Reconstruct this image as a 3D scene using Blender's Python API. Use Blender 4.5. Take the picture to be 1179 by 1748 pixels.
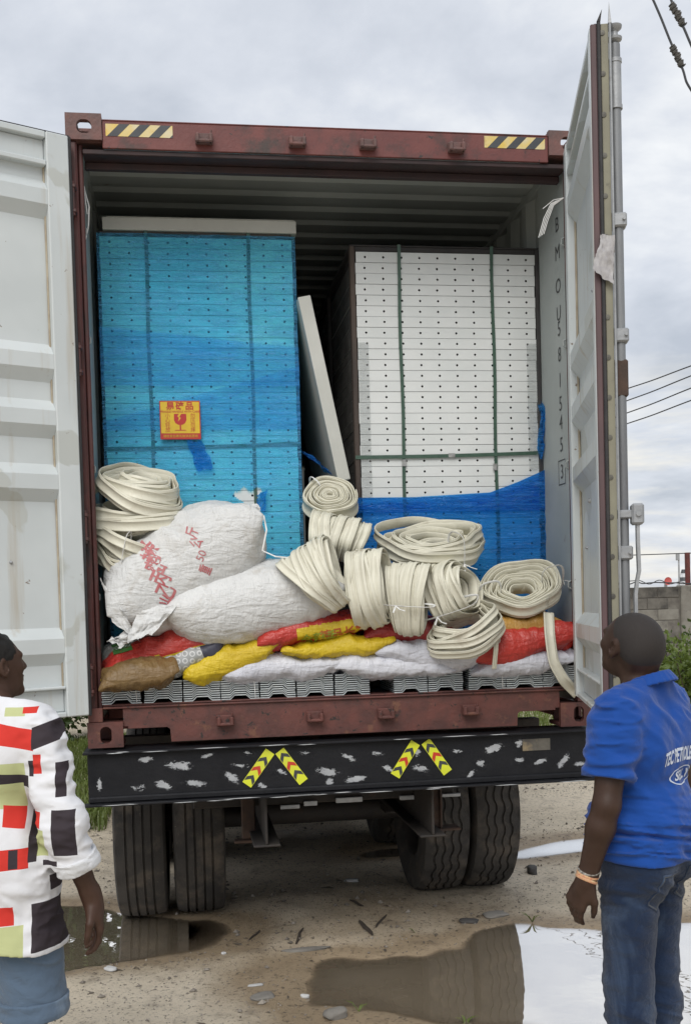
import bpy, bmesh, math, random
import numpy as np
from mathutils import Vector, Matrix
from mathutils.bvhtree import BVHTree

for _o in list(bpy.data.objects):
    bpy.data.objects.remove(_o)
SC = bpy.context.scene
COL = SC.collection
R = math.radians

# ------------------------------------------------------------------ camera
CAM_H = 1.75                       # eye height of the photographer
ZC = CAM_H - 0.635                 # underside of the container's corner castings
CAM_POS = np.array([-0.744, -5.076, CAM_H])
FPX, CXP, CYP, IMW, IMH = 1837.0, 590.0, 1099.0, 1179.0, 1748.0
_yaw, _pit, _rol = R(8.31), R(-2.11), R(-1.62)
_f = np.array([math.sin(_yaw) * math.cos(_pit), math.cos(_yaw) * math.cos(_pit), math.sin(_pit)])
_rt = np.array([math.cos(_yaw), -math.sin(_yaw), 0.0])
_up = np.cross(_rt, _f)
CA = _rt * math.cos(_rol) + _up * math.sin(_rol)
CB = np.cross(CA, _f)
cam_d = bpy.data.cameras.new("camera")
cam = bpy.data.objects.new("camera", cam_d)
COL.objects.link(cam)
cam.matrix_world = Matrix(((CA[0], CB[0], -_f[0], CAM_POS[0]), (CA[1], CB[1], -_f[1], CAM_POS[1]),
                           (CA[2], CB[2], -_f[2], CAM_POS[2]), (0, 0, 0, 1)))
cam_d.sensor_fit = 'HORIZONTAL'
cam_d.sensor_width = 36.0
cam_d.lens = 36.0 * FPX / IMW
cam_d.shift_x = (IMW / 2 - CXP) / IMW
cam_d.shift_y = (CYP - IMH / 2) / IMW
cam_d.clip_start = 0.05
cam_d.clip_end = 2000
SC.camera = cam

# ------------------------------------------------------------------ sky and sun
SUN_EL, SUN_AZ = R(46), R(200)      # high veiled sun, behind the photographer
world = bpy.data.worlds.new("World")
SC.world = world
world.use_nodes = True
wt = world.node_tree
wt.nodes.clear()
def _wn(t, **k):
    n = wt.nodes.new(t)
    for a, b in k.items():
        setattr(n, a, b)
    return n
w_out = _wn('ShaderNodeOutputWorld')
w_bg = _wn('ShaderNodeBackground')
w_bg.inputs['Strength'].default_value = 0.1
sky = _wn('ShaderNodeTexSky', sky_type='NISHITA', sun_disc=False)
sky.sun_elevation = SUN_EL
sky.sun_rotation = SUN_AZ
sky.dust_density = 3.0
w_tc = _wn('ShaderNodeTexCoord')
w_sep = _wn('ShaderNodeSeparateXYZ')
wt.links.new(w_tc.outputs['Generated'], w_sep.inputs[0])
# project the view direction on a cloud deck
w_add = _wn('ShaderNodeMath', operation='MAXIMUM')
w_add.inputs[1].default_value = 0.0
wt.links.new(w_sep.outputs['Z'], w_add.inputs[0])
w_add2 = _wn('ShaderNodeMath', operation='ADD')
w_add2.inputs[1].default_value = 0.22
wt.links.new(w_add.outputs[0], w_add2.inputs[0])
w_dx = _wn('ShaderNodeMath', operation='DIVIDE')
w_dy = _wn('ShaderNodeMath', operation='DIVIDE')
wt.links.new(w_sep.outputs['X'], w_dx.inputs[0]); wt.links.new(w_add2.outputs[0], w_dx.inputs[1])
wt.links.new(w_sep.outputs['Y'], w_dy.inputs[0]); wt.links.new(w_add2.outputs[0], w_dy.inputs[1])
w_cmb = _wn('ShaderNodeCombineXYZ')
wt.links.new(w_dx.outputs[0], w_cmb.inputs[0]); wt.links.new(w_dy.outputs[0], w_cmb.inputs[1])
w_cmb.inputs[2].default_value = 3.7
w_n1 = _wn('ShaderNodeTexNoise')
w_n1.inputs['Scale'].default_value = 1.7
w_n1.inputs['Detail'].default_value = 9
w_n1.inputs['Roughness'].default_value = 0.56
w_n1.inputs['Distortion'].default_value = 0.25
wt.links.new(w_cmb.outputs[0], w_n1.inputs['Vector'])
w_r1 = _wn('ShaderNodeValToRGB')
e = w_r1.color_ramp.elements
e[0].position = 0.36; e[0].color = (3.55, 3.85, 4.35, 1)
e[1].position = 0.64; e[1].color = (6.7, 6.8, 6.85, 1)
m_ = w_r1.color_ramp.elements.new(0.50); m_.color = (4.85, 5.1, 5.55, 1)
wt.links.new(w_n1.outputs['Fac'], w_r1.inputs['Fac'])
# thin, sunlit break in the clouds low over the yard wall
_gd = _f + CA * (1120 - CXP) / FPX - CB * (880 - CYP) / FPX
_gd = _gd / np.linalg.norm(_gd)
w_dot = _wn('ShaderNodeVectorMath', operation='DOT_PRODUCT')
w_dot.inputs[1].default_value = tuple(_gd)
w_nrm = _wn('ShaderNodeVectorMath', operation='NORMALIZE')
wt.links.new(w_tc.outputs['Generated'], w_nrm.inputs[0]); wt.links.new(w_nrm.outputs[0], w_dot.inputs[0])
w_gr = _wn('ShaderNodeValToRGB')
w_gr.color_ramp.elements[0].position = 0.988; w_gr.color_ramp.elements[0].color = (0, 0, 0, 1)
w_gr.color_ramp.elements[1].position = 1.0; w_gr.color_ramp.elements[1].color = (0.8, 0.8, 0.8, 1)
wt.links.new(w_dot.outputs['Value'], w_gr.inputs['Fac'])
w_n2 = _wn('ShaderNodeTexNoise')
w_n2.inputs['Scale'].default_value = 3.0; w_n2.inputs['Detail'].default_value = 8; w_n2.inputs['Roughness'].default_value = 0.6
w_st = _wn('ShaderNodeVectorMath', operation='MULTIPLY'); w_st.inputs[1].default_value = (2.0, 2.0, 12.0)
wt.links.new(w_nrm.outputs[0], w_st.inputs[0]); wt.links.new(w_st.outputs[0], w_n2.inputs['Vector'])
w_n2r = _wn('ShaderNodeValToRGB')
w_n2r.color_ramp.elements[0].position = 0.45; w_n2r.color_ramp.elements[1].position = 0.62
wt.links.new(w_n2.outputs['Fac'], w_n2r.inputs['Fac'])
w_gm = _wn('ShaderNodeMix', data_type='RGBA', blend_type='MULTIPLY'); w_gm.inputs[0].default_value = 1.0
wt.links.new(w_gr.outputs['Color'], w_gm.inputs[6]); wt.links.new(w_n2r.outputs['Color'], w_gm.inputs[7])
w_cl = _wn('ShaderNodeMix', data_type='RGBA'); w_cl.inputs[7].default_value = (6.6, 6.3, 5.6, 1)
wt.links.new(w_gm.outputs[2], w_cl.inputs[0]); wt.links.new(w_r1.outputs['Color'], w_cl.inputs[6])
w_mix = _wn('ShaderNodeMix', data_type='RGBA')
w_mix.inputs[0].default_value = 0.93
wt.links.new(sky.outputs['Color'], w_mix.inputs[6])
wt.links.new(w_cl.outputs[2], w_mix.inputs[7])
wt.links.new(w_mix.outputs[2], w_bg.inputs['Color'])
wt.links.new(w_bg.outputs[0], w_out.inputs['Surface'])

sun_d = bpy.data.lights.new("sun", 'SUN')
sun_d.energy = 1.5
sun_d.angle = R(38)
sun_d.color = (1.0, 0.97, 0.92)
sun = bpy.data.objects.new("sun", sun_d)
COL.objects.link(sun)
_sd = Vector((math.sin(SUN_AZ) * math.cos(SUN_EL), math.cos(SUN_AZ) * math.cos(SUN_EL), math.sin(SUN_EL)))
sun.rotation_euler = _sd.to_track_quat('Z', 'Y').to_euler()
sun.location = (-3, -8, 12)

SC.view_settings.view_transform = 'Standard'
SC.view_settings.look = 'None'
SC.view_settings.exposure = 0.60
SC.view_settings.gamma = 1.0
SC.view_settings.use_curve_mapping = False
SC.render.engine = 'CYCLES'
SC.cycles.max_bounces = 6
SC.cycles.transparent_max_bounces = 12
SC.cycles.diffuse_bounces = 4
SC.cycles.glossy_bounces = 3
SC.cycles.transmission_bounces = 3
SC.cycles.use_denoising = True

# ------------------------------------------------------------------ helpers
def _ray(x, y):
    return _f + CA * (x - CXP) / FPX - CB * (y - CYP) / FPX
def atY(x, y, Y):
    d = _ray(x, y)
    return CAM_POS + d * (Y - CAM_POS[1]) / d[1]
def atZ(x, y, Z):
    d = _ray(x, y)
    return CAM_POS + d * (Z - CAM_POS[2]) / d[2]
def atD(x, y, D):
    return CAM_POS + _ray(x, y) * D

def _hash(i, j, k):
    n = (i * 374761393 + j * 668265263 + k * 2147483647 + 1013904223) & 0xFFFFFFFF
    n = ((n ^ (n >> 13)) * 1274126177) & 0xFFFFFFFF
    n = (n ^ (n >> 16)) & 0xFFFFFF
    return n / float(0xFFFFFF)
def vnoise(x, y=0.0, z=0.0):
    x, y, z = np.broadcast_arrays(np.asarray(x, float), np.asarray(y, float), np.asarray(z, float))
    i, j, k = np.floor(x).astype(np.int64), np.floor(y).astype(np.int64), np.floor(z).astype(np.int64)
    a, b, c = x - i, y - j, z - k
    a, b, c = a * a * (3 - 2 * a), b * b * (3 - 2 * b), c * c * (3 - 2 * c)
    r = 0.0
    for di in (0, 1):
        for dj in (0, 1):
            for dk in (0, 1):
                w = (a if di else 1 - a) * (b if dj else 1 - b) * (c if dk else 1 - c)
                r = r + w * _hash(i + di, j + dj, k + dk)
    return r * 2 - 1
def fbm(x, y=0.0, z=0.0, o=4, g=0.5):
    s, a, f = 0.0, 1.0, 1.0
    for q in range(o):
        s = s + a * vnoise(np.asarray(x) * f + 17.3 * q, np.asarray(y) * f + 5.1 * q, np.asarray(z) * f)
        a *= g; f *= 2.03
    return s

# ---- materials
def new_mat(name):
    m = bpy.data.materials.new(name)
    m.use_nodes = True
    nt = m.node_tree
    return m, nt, nt.nodes['Principled BSDF']
def _coords(nt, stretch=(1, 1, 1)):
    tc = nt.nodes.new('ShaderNodeTexCoord')
    oi = nt.nodes.new('ShaderNodeObjectInfo')
    mul = nt.nodes.new('ShaderNodeVectorMath'); mul.operation = 'MULTIPLY_ADD'
    mul.inputs[1].default_value = (37.0, 51.0, 23.0)
    nt.links.new(oi.outputs['Random'], mul.inputs[0])
    mp = nt.nodes.new('ShaderNodeVectorMath'); mp.operation = 'MULTIPLY'
    mp.inputs[1].default_value = stretch
    nt.links.new(tc.outputs['Object'], mp.inputs[0])
    nt.links.new(mp.outputs[0], mul.inputs[2])
    return mul.outputs[0]
def noise(nt, vec, scale, detail=5, rough=0.55, dist=0.0):
    n = nt.nodes.new('ShaderNodeTexNoise')
    n.inputs['Scale'].default_value = scale
    n.inputs['Detail'].default_value = detail
    n.inputs['Roughness'].default_value = rough
    n.inputs['Distortion'].default_value = dist
    nt.links.new(vec, n.inputs['Vector'])
    return n.outputs['Fac']
def ramp(nt, fac, stops):
    r = nt.nodes.new('ShaderNodeValToRGB')
    el = r.color_ramp.elements
    while len(el) < len(stops):
        el.new(0.5)
    for q, (p, c) in zip(el, stops):
        q.position = p
        q.color = (c, c, c, 1) if isinstance(c, (int, float)) else (c[0], c[1], c[2], 1)
    nt.links.new(fac, r.inputs['Fac'])
    return r.outputs['Color']
def mixc(nt, fac, a, b, blend='MIX'):
    m = nt.nodes.new('ShaderNodeMix'); m.data_type = 'RGBA'; m.blend_type = blend
    for s, v in ((0, fac), (6, a), (7, b)):
        if isinstance(v, (int, float)):
            m.inputs[s].default_value = v if s == 0 else (v, v, v, 1)
        elif isinstance(v, tuple):
            m.inputs[s].default_value = (v[0], v[1], v[2], 1)
        else:
            nt.links.new(v, m.inputs[s])
    return m.outputs[2]
def bump(nt, bs, h, strength, dist=0.01):
    b = nt.nodes.new('ShaderNodeBump')
    b.inputs['Strength'].default_value = strength
    b.inputs['Distance'].default_value = dist
    nt.links.new(h, b.inputs['Height'])
    nt.links.new(b.outputs[0], bs.inputs['Normal'])
def creased(nt, vec, scale, detail=3, rough=.5, dist=.6):
    """height with sharp valley lines, as in crumpled sheet"""
    n = noise(nt, vec, scale, detail, rough, dist)
    a = nt.nodes.new('ShaderNodeMath'); a.operation = 'SUBTRACT'; a.inputs[1].default_value = .5
    nt.links.new(n, a.inputs[0])
    b = nt.nodes.new('ShaderNodeMath'); b.operation = 'ABSOLUTE'
    nt.links.new(a.outputs[0], b.inputs[0])
    c = nt.nodes.new('ShaderNodeMath'); c.operation = 'POWER'; c.inputs[1].default_value = .6
    nt.links.new(b.outputs[0], c.inputs[0])
    return c.outputs[0]
def pm(name, c1, c2=None, scale=6.0, rough=0.6, metal=0.0, bscale=None, bstr=0.2, dirt=None, dscale=3.0, dlo=0.5, dhi=0.7,
       stretch=(1, 1, 1), spec=0.5, bdist=0.01, fleck=None, fscale=45, flo=.66):
    """Plain painted or raw surface: two tones by noise, optional dirt patches, optional fine relief."""
    m, nt, bs = new_mat(name)
    v = _coords(nt, stretch)
    col = c1
    if c2 is not None:
        col = mixc(nt, ramp(nt, noise(nt, v, scale), [(0.35, 0.0), (0.65, 1.0)]), c1, c2)
    if dirt is not None:
        col = mixc(nt, ramp(nt, noise(nt, v, dscale, 8, 0.65), [(dlo, 0.0), (dhi, 1.0)]), col, dirt)
    if fleck is not None:
        col = mixc(nt, ramp(nt, noise(nt, v, fscale, 5, 0.7, .5), [(flo, 0.0), (flo + .03, 1.0)]), col, fleck)
    if isinstance(col, tuple):
        bs.inputs['Base Color'].default_value = (col[0], col[1], col[2], 1)
    else:
        nt.links.new(col, bs.inputs['Base Color'])
    bs.inputs['Roughness'].default_value = rough
    bs.inputs['Metallic'].default_value = metal
    bs.inputs['Specular IOR Level'].default_value = spec
    if bscale:
        bump(nt, bs, noise(nt, v, bscale, 6, 0.6), bstr, bdist)
    return m

# ---- objects
def empty(name, loc=(0, 0, 0), rotz=0.0):
    o = bpy.data.objects.new(name, None)
    COL.objects.link(o)
    o.location = loc
    o.rotation_euler = (0, 0, rotz)
    o.empty_display_size = 0.1
    return o
def tag(o, label=None, cat=None, group=None, kind=None):
    if label: o['label'] = label
    if cat: o['category'] = cat
    if group: o['group'] = group
    if kind: o['kind'] = kind
    return o
def thing(name, label, cat, loc=(0, 0, 0), rotz=0.0, group=None):
    return tag(empty(name, loc, rotz), label, cat, group)
def _root_matrix(p):
    m = Matrix.Identity(4)
    while p is not None:
        m = (Matrix.Translation(p.location) @ p.rotation_euler.to_matrix().to_4x4()) @ m if p.type == 'EMPTY' else m
        p = p.parent
    return m
def mesh(name, verts, faces, smooth=False, mats=None, midx=None):
    me = bpy.data.meshes.new(name)
    v = np.asarray(verts, dtype=np.float64).reshape(-1, 3)
    me.from_pydata(v.tolist(), [], faces.tolist() if isinstance(faces, np.ndarray) else faces)
    for m in (mats or []):
        me.materials.append(m)
    if midx is not None:
        me.polygons.foreach_set('material_index', np.asarray(midx, dtype=np.int32))
    if smooth:
        me.polygons.foreach_set('use_smooth', np.ones(len(me.polygons), dtype=bool))
    me.update()
    return me
def obj(name, me, mat=None, parent=None, local=False):
    """Link a mesh as one object. Vertices are world coordinates unless local (then relative to the parent)."""
    if mat is not None and not me.materials:
        me.materials.append(mat)
    o = bpy.data.objects.new(name, me)
    COL.objects.link(o)
    if parent is not None:
        o.parent = parent
        if not local:
            o.matrix_parent_inverse = _root_matrix(parent).inverted() if parent.type == 'EMPTY' else Matrix.Identity(4)
    return o

class MB:
    """Collects pieces of ONE part and links them as one mesh."""
    def __init__(self):
        self.v, self.f, self.m = [], [], []
    def add(self, verts, faces, mi=0):
        b = len(self.v)
        self.v += [tuple(map(float, p)) for p in verts]
        self.f += [tuple(int(i) + b for i in q) for q in faces]
        self.m += [mi] * len(faces)
        return self
    def box(self, x0, x1, y0, y1, z0, z1, bev=0.003, rot=None, mi=0, at=None):
        """Box with chamfered edges; rot is a 3x3 about its centre (or about `at`)."""
        lo = np.array([min(x0, x1), min(y0, y1), min(z0, z1)]); hi = np.array([max(x0, x1), max(y0, y1), max(z0, z1)])
        b = min(bev, 0.45 * float((hi - lo).min()))
        vs, idx = [], {}
        for sx in (0, 1):
            for sy in (0, 1):
                for sz in (0, 1):
                    s = (sx, sy, sz)
                    for ax in range(3):
                        p = [(hi[i] - b if s[i] else lo[i] + b) for i in range(3)]
                        p[ax] = hi[ax] if s[ax] else lo[ax]
                        idx[(s, ax)] = len(vs); vs.append(p)
        fs = []
        for ax in range(3):
            u, w = (ax + 1) % 3, (ax + 2) % 3
            for sgn in (0, 1):
                q = []
                for (a, c) in ((0, 0), (1, 0), (1, 1), (0, 1)):
                    s = [0, 0, 0]; s[ax] = sgn; s[u] = a; s[w] = c
                    q.append(idx[(tuple(s), ax)])
                fs.append(q if sgn else q[::-1])
        for ax in range(3):
            u, w = (ax + 1) % 3, (ax + 2) % 3
            for a in (0, 1):
                for c in (0, 1):
                    s0 = [0, 0, 0]; s0[u] = a; s0[w] = c; s1 = list(s0); s1[ax] = 1
                    q = [idx[(tuple(s0), u)], idx[(tuple(s1), u)], idx[(tuple(s1), w)], idx[(tuple(s0), w)]]
                    fs.append(q if (a == c) else q[::-1])
        for s in [(a, b_, c) for a in (0, 1) for b_ in (0, 1) for c in (0, 1)]:
            q = [idx[(s, 0)], idx[(s, 1)], idx[(s, 2)]]
            fs.append(q if (sum(s) % 2 == 1) else q[::-1])
        vs = np.array(vs)
        if rot is not None:
            c = (lo + hi) / 2 if at is None else np.array(at)
            vs = (vs - c) @ np.array(rot).T + c
        return self.add(vs, fs, mi)
    def tube(self, pts, r, n=8, caps=True, mi=0, flat=None):
        """Round bar along a polyline; r one radius or one per point."""
        P = np.array([list(p) for p in pts], float)
        rr = np.full(len(P), r) if np.isscalar(r) else np.array(r, float)
        T = np.gradient(P, axis=0)
        T /= np.linalg.norm(T, axis=1)[:, None] + 1e-12
        ref = np.array([0, 0, 1.0]) if abs(T[0][2]) < 0.9 else np.array([1.0, 0, 0])
        U = np.cross(T[0], ref); U /= np.linalg.norm(U)
        vs = []
        for i in range(len(P)):
            U = U - T[i] * (U @ T[i]); U /= np.linalg.norm(U) + 1e-12
            V = np.cross(T[i], U)
            for k in range(n):
                a = 2 * math.pi * k / n
                vs.append(P[i] + rr[i] * (U * math.cos(a) + V * math.sin(a) * (flat or 1.0)))
        fs = []
        for i in range(len(P) - 1):
            for k in range(n):
                a, b = i * n + k, i * n + (k + 1) % n
                fs.append((a, b, b + n, a + n))
        if caps:
            fs.append(tuple(range(n))[::-1]); fs.append(tuple((len(P) - 1) * n + k for k in range(n)))
        return self.add(vs, fs, mi)
    def lathe(self, prof, c, axis='x', n=32, mi=0):
        """prof: list of (distance along axis, radius)."""
        vs = []
        for (t, r) in prof:
            for k in range(n):
                a = 2 * math.pi * k / n
                u, w = r * math.cos(a), r * math.sin(a)
                vs.append((c[0] + t, c[1] + u, c[2] + w) if axis == 'x' else ((c[0] + u, c[1] + t, c[2] + w) if axis == 'y' else (c[0] + u, c[1] + w, c[2] + t)))
        fs = []
        for i in range(len(prof) - 1):
            for k in range(n):
                a, b = i * n + k, i * n + (k + 1) % n
                fs.append((a, b, b + n, a + n))
        return self.add(vs, fs, mi)
    def prism(self, poly, d0, d1, mi=0):
        """poly: 3D points of one outline; extruded from +d0 to +d1 (vectors)."""
        P = np.array([list(p) for p in poly], float); n = len(P)
        vs = list(P + np.array(d0)) + list(P + np.array(d1))
        fs = [tuple(range(n)), tuple(range(n, 2 * n))[::-1]] + [(i, i + n, (i + 1) % n + n, (i + 1) % n) for i in range(n)]
        return self.add(vs, fs, mi)
    def xf(self, M):
        v = np.array(self.v); M = np.array(M)
        self.v = [tuple(p) for p in (v @ M[:3, :3].T + M[:3, 3])]
        return self
    def build(self, name, mats, parent=None, local=False, smooth=False):
        ml = list(mats) if isinstance(mats, (list, tuple)) else [mats]
        me = mesh(name, self.v, self.f, False, ml, self.m)
        bm = bmesh.new(); bm.from_mesh(me)
        bmesh.ops.recalc_face_normals(bm, faces=bm.faces[:])
        bm.to_mesh(me); bm.free()
        if smooth:
            me.polygons.foreach_set('use_smooth', np.ones(len(me.polygons), dtype=bool))
            me.set_sharp_from_angle(angle=R(40))
        return obj(name, me, None, parent, local)

def copy_tree(o, parent=None):
    c = o.copy(); COL.objects.link(c); c.parent = parent
    for ch in list(o.children):
        copy_tree(ch, c)
    return c

def text_geo(s, size=1.0, cell=0.0, bold=0.0, spacing=1.0, sx=1.0, shear=0.0):
    """Flat letter shapes (x right, y up, centred), cut by a grid so that they can follow a curved surface."""
    cu = bpy.data.curves.new('lettering_tmp', 'FONT')
    cu.body = s; cu.size = size; cu.align_x = 'CENTER'; cu.align_y = 'CENTER'
    cu.offset = bold; cu.space_character = spacing; cu.resolution_u = 3; cu.shear = shear
    o = bpy.data.objects.new('lettering_tmp', cu); COL.objects.link(o)
    bpy.context.view_layer.update()
    me = bpy.data.meshes.new_from_object(o.evaluated_get(bpy.context.evaluated_depsgraph_get()))
    bm = bmesh.new(); bm.from_mesh(me)
    bpy.data.objects.remove(o); bpy.data.curves.remove(cu); bpy.data.meshes.remove(me)
    if cell > 0 and bm.verts:
        xs = [v.co.x for v in bm.verts]; ys = [v.co.y for v in bm.verts]
        for lo, hi, nrm in ((min(xs), max(xs), (1, 0, 0)), (min(ys), max(ys), (0, 1, 0))):
            t = lo + cell
            while t < hi:
                bmesh.ops.bisect_plane(bm, geom=bm.verts[:] + bm.edges[:] + bm.faces[:], plane_co=Vector(nrm) * t, plane_no=nrm)
                t += cell
    V = np.array([[v.co.x * sx, v.co.y] for v in bm.verts]) if bm.verts else np.zeros((0, 2))
    bm.verts.index_update()
    Fc = [tuple(v.index for v in f.verts) for f in bm.faces]
    bm.free()
    return V, Fc
# ================================================================== materials of the setting and the container
M = {}
M['maroon'] = pm('maroon_paint', (0.145, 0.040, 0.034), (0.115, 0.031, 0.028), 9, 0.55, bscale=60, bstr=0.15, dirt=(0.045, 0.028, 0.024), dscale=4.5, dlo=0.52, dhi=0.66, fleck=(0.030, 0.022, 0.020), fscale=22, flo=.63)
M['post'] = pm('dark_maroon_post', (0.105, 0.032, 0.028), (0.062, 0.024, 0.022), 10, 0.55, bscale=50, bstr=0.2, dirt=(0.022, 0.018, 0.017), dscale=6, dlo=0.50, dhi=0.62, stretch=(1, 1, .35))
M['seat'] = pm('shaded_door_seat', (0.042, 0.020, 0.020), (0.026, 0.016, 0.017), 8, 0.7, bscale=40, bstr=.2)  # shade under the header, put into the colour of the seat
M['maroon_worn'] = pm('worn_maroon_paint', (0.125, 0.042, 0.034), (0.075, 0.030, 0.026), 12, 0.6, bscale=40, bstr=0.3, dirt=(0.17, 0.075, 0.045), dscale=9, dlo=0.58, dhi=0.68, fleck=(0.028, 0.020, 0.018), fscale=20, flo=.60)
M['casting'] = pm('worn_casting_steel', (0.155, 0.068, 0.058), (0.095, 0.055, 0.050), 14, 0.6, bscale=50, bstr=0.35, dirt=(0.20, 0.09, 0.05), dscale=11, dlo=0.60, dhi=0.70)
M['grey_in'] = pm('grey_inner_paint', (0.34, 0.37, 0.365), (0.29, 0.32, 0.315), 3, 0.55, bscale=30, bstr=0.1, dirt=(0.16, 0.12, 0.09), dscale=5, dlo=0.66, dhi=0.76)
def door_paint():
    m, nt, bs = new_mat('chipped_white_door_paint')
    v = _coords(nt)
    a = mixc(nt, ramp(nt, noise(nt, v, 2.2, 3), [(0.4, 0.0), (0.6, 1.0)]), (0.545, 0.580, 0.585), (0.500, 0.535, 0.540))
    patch = ramp(nt, noise(nt, v, 1.5, 6, 0.45, 0.3), [(0.575, 0.0), (0.582, 1.0)])
    a = mixc(nt, patch, a, (0.445, 0.465, 0.445))
    streak = ramp(nt, noise(nt, _coords(nt, (9, 9, 0.5)), 1.3, 6, 0.6), [(0.56, 0.0), (0.80, 1.0)])
    a = mixc(nt, streak, a, (0.38, 0.33, 0.25))
    spot = ramp(nt, noise(nt, v, 26, 4, 0.6), [(0.70, 0.0), (0.735, 1.0)])
    a = mixc(nt, spot, a, (0.20, 0.155, 0.12))
    nt.links.new(a, bs.inputs['Base Color'])
    bs.inputs['Roughness'].default_value = 0.42
    bump(nt, bs, patch, 0.25, 0.002)
    return m
M['door'] = door_paint()
M['caulk'] = pm('yellowed_caulk', (.42, .37, .28), (.30, .25, .18), 14, .7)
M['rubber'] = pm('black_rubber', (0.020, 0.020, 0.022), (0.032, 0.031, 0.032), 20, 0.7, bscale=80, bstr=0.2)
M['rubber_strip'] = pm('worn_purple_rubber', (0.105, 0.060, 0.062), (0.070, 0.045, 0.048), 10, 0.65, stretch=(1, 1, .3))
M['khaki'] = pm('khaki_gasket', (0.235, 0.225, 0.165), (0.19, 0.18, 0.135), 7, 0.7, dirt=(0.10, 0.09, 0.07), dscale=14, dlo=.62, dhi=.75)
M['rod'] = pm('weathered_rod_steel', (.22, .23, .24), (.15, .155, .165), 10, .55, metal=.3, stretch=(1, 1, .2), bscale=60, bstr=.2, dirt=(.10, .08, .07), dscale=9, dlo=.58, dhi=.72)
M['rivet'] = pm('dull_rivet', (.12, .115, .095), (.075, .07, .06), 30, .5, metal=.3)
M['galv'] = pm('grey_galvanised_steel', (0.34, 0.35, 0.36), (0.26, 0.27, 0.28), 14, 0.5, metal=0.35, bscale=70, bstr=0.15, dirt=(0.16, 0.13, 0.11), dscale=9, dlo=.62, dhi=.74)
M['wood_floor'] = pm('dirty_plywood_floor', (0.09, 0.055, 0.038), (0.06, 0.038, 0.028), 5, 0.75, stretch=(6, .6, 1), bscale=30)
M['tape_yellow'] = pm('faded_yellow_tape', (0.62, 0.44, 0.09), (0.58, 0.53, 0.36), 9, 0.5, dirt=(0.32, 0.17, 0.05), dscale=10, dlo=.60, dhi=.74)
M['tape_black'] = pm('black_tape', (0.035, 0.038, 0.045), (0.05, 0.055, 0.06), 10, 0.5)
M['black_steel'] = pm('black_chassis_paint', (0.0085, 0.0092, 0.0118), (0.0135, 0.0142, 0.017), 8, 0.5, bscale=45, bstr=0.25, dirt=(0.04, 0.038, 0.038), dscale=5, dlo=.68, dhi=.85, spec=.22)
M['dark_steel'] = pm('grimy_axle_steel', (0.020, 0.018, 0.017), (0.032, 0.026, 0.022), 9, 0.75, bscale=35, bstr=0.3, dirt=(0.06, 0.035, 0.022), dscale=6, dlo=.6, dhi=.75)
M['rust'] = pm('rusty_plate', (0.075, 0.042, 0.028), (0.045, 0.030, 0.024), 14, 0.8, bscale=40, bstr=0.4)
M['tyre'] = pm('dusty_tyre_rubber', (0.030, 0.028, 0.026), (0.052, 0.047, 0.042), 6, 0.9, bscale=90, bstr=0.35, dirt=(0.135, 0.110, 0.085), dscale=5, dlo=.50, dhi=.76, fleck=(.16, .135, .105), fscale=60, flo=.66)
M['white_dab'] = pm('brushed_white_paint', (0.58, 0.60, 0.62), (0.42, 0.44, 0.46), 16, 0.6, bscale=60, bstr=.3)
M['refl_yellow'] = pm('reflective_yellow', (0.66, 0.70, 0.035), (0.60, 0.63, 0.05), 12, 0.35)
M['refl_red'] = pm('reflective_red', (0.50, 0.045, 0.025), None, 1, 0.35)
M['ink'] = pm('black_lettering', (0.03, 0.032, 0.035), (0.06, 0.062, 0.065), 30, 0.6)

# ================================================================== ground, puddles
PUD = [  # centre x, y, half-length, half-width, angle (deg), depth
    (1.58, -0.34, 1.80, 0.74, -7, 0.085),
    (-1.95, 1.02, 1.30, 0.62, -14, 0.085),
    (0.62, 2.35, 0.36, 0.16, 10, 0.035),
    (2.15, 2.25, 0.95, 0.20, 14, 0.04),
]
def pud_mask(x, y):
    d = np.full(np.shape(x), 9.0)
    for cx, cy, a, b, th, dep in PUD:
        c, s = math.cos(R(th)), math.sin(R(th))
        u = ((x - cx) * c + (y - cy) * s) / a; w = (-(x - cx) * s + (y - cy) * c) / b
        r = np.sqrt(u * u + w * w) + 0.16 * fbm(x * 2.1 + 3, y * 2.1, 0, 3)
        d = np.minimum(d, (r - 1.0) * min(a, b))
    return d
def ground_z(x, y):
    x = np.asarray(x, float); y = np.asarray(y, float)
    near = np.exp(-((x / 14) ** 2 + ((y - 2) / 16) ** 2))
    z = 0.020 * fbm(x * 0.8, y * 0.8, 1.5, 3) + 0.010 * fbm(x * 4.3, y * 4.3, 7.7, 4) + 0.004 * fbm(x * 17, y * 17, 2.2, 3)
    z = z * (0.35 + 0.65 * near) + 0.012
    # tyre ruts running along the truck
    for xr in (-0.9, 0.88):
        z = z - 0.016 * np.exp(-((x - xr) / 0.30) ** 2) * near
    d = pud_mask(x, y)
    dep = np.clip(-d / 0.22, 0, 1)
    lip = np.exp(-(d / 0.16) ** 2)
    z = z * np.clip(np.abs(d) / 0.30, 0.22, 1.0) - 0.07 * dep - 0.010 * lip
    return z
def graded(lo, hi, a, b, step, grow=1.35):
    core = list(np.arange(a, b + 1e-6, step))
    s, t = step, a
    left = []
    while t > lo:
        s *= grow; t -= s; left.append(t)
    s, t = step, core[-1]
    right = []
    while t < hi:
        s *= grow; t += s; right.append(t)
    return np.array(left[::-1] + core + right)
gx = graded(-500, 500, -3.4, 4.4, 0.025)
gy = graded(-300, 600, -2.2, 4.6, 0.028)
GX, GY = np.meshgrid(gx, gy, indexing='ij')
GZ = ground_z(GX, GY)
gi = np.arange(GX.size).reshape(GX.shape)
gfaces = np.stack([gi[:-1, :-1].ravel(), gi[1:, :-1].ravel(), gi[1:, 1:].ravel(), gi[:-1, 1:].ravel()], 1)
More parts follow.
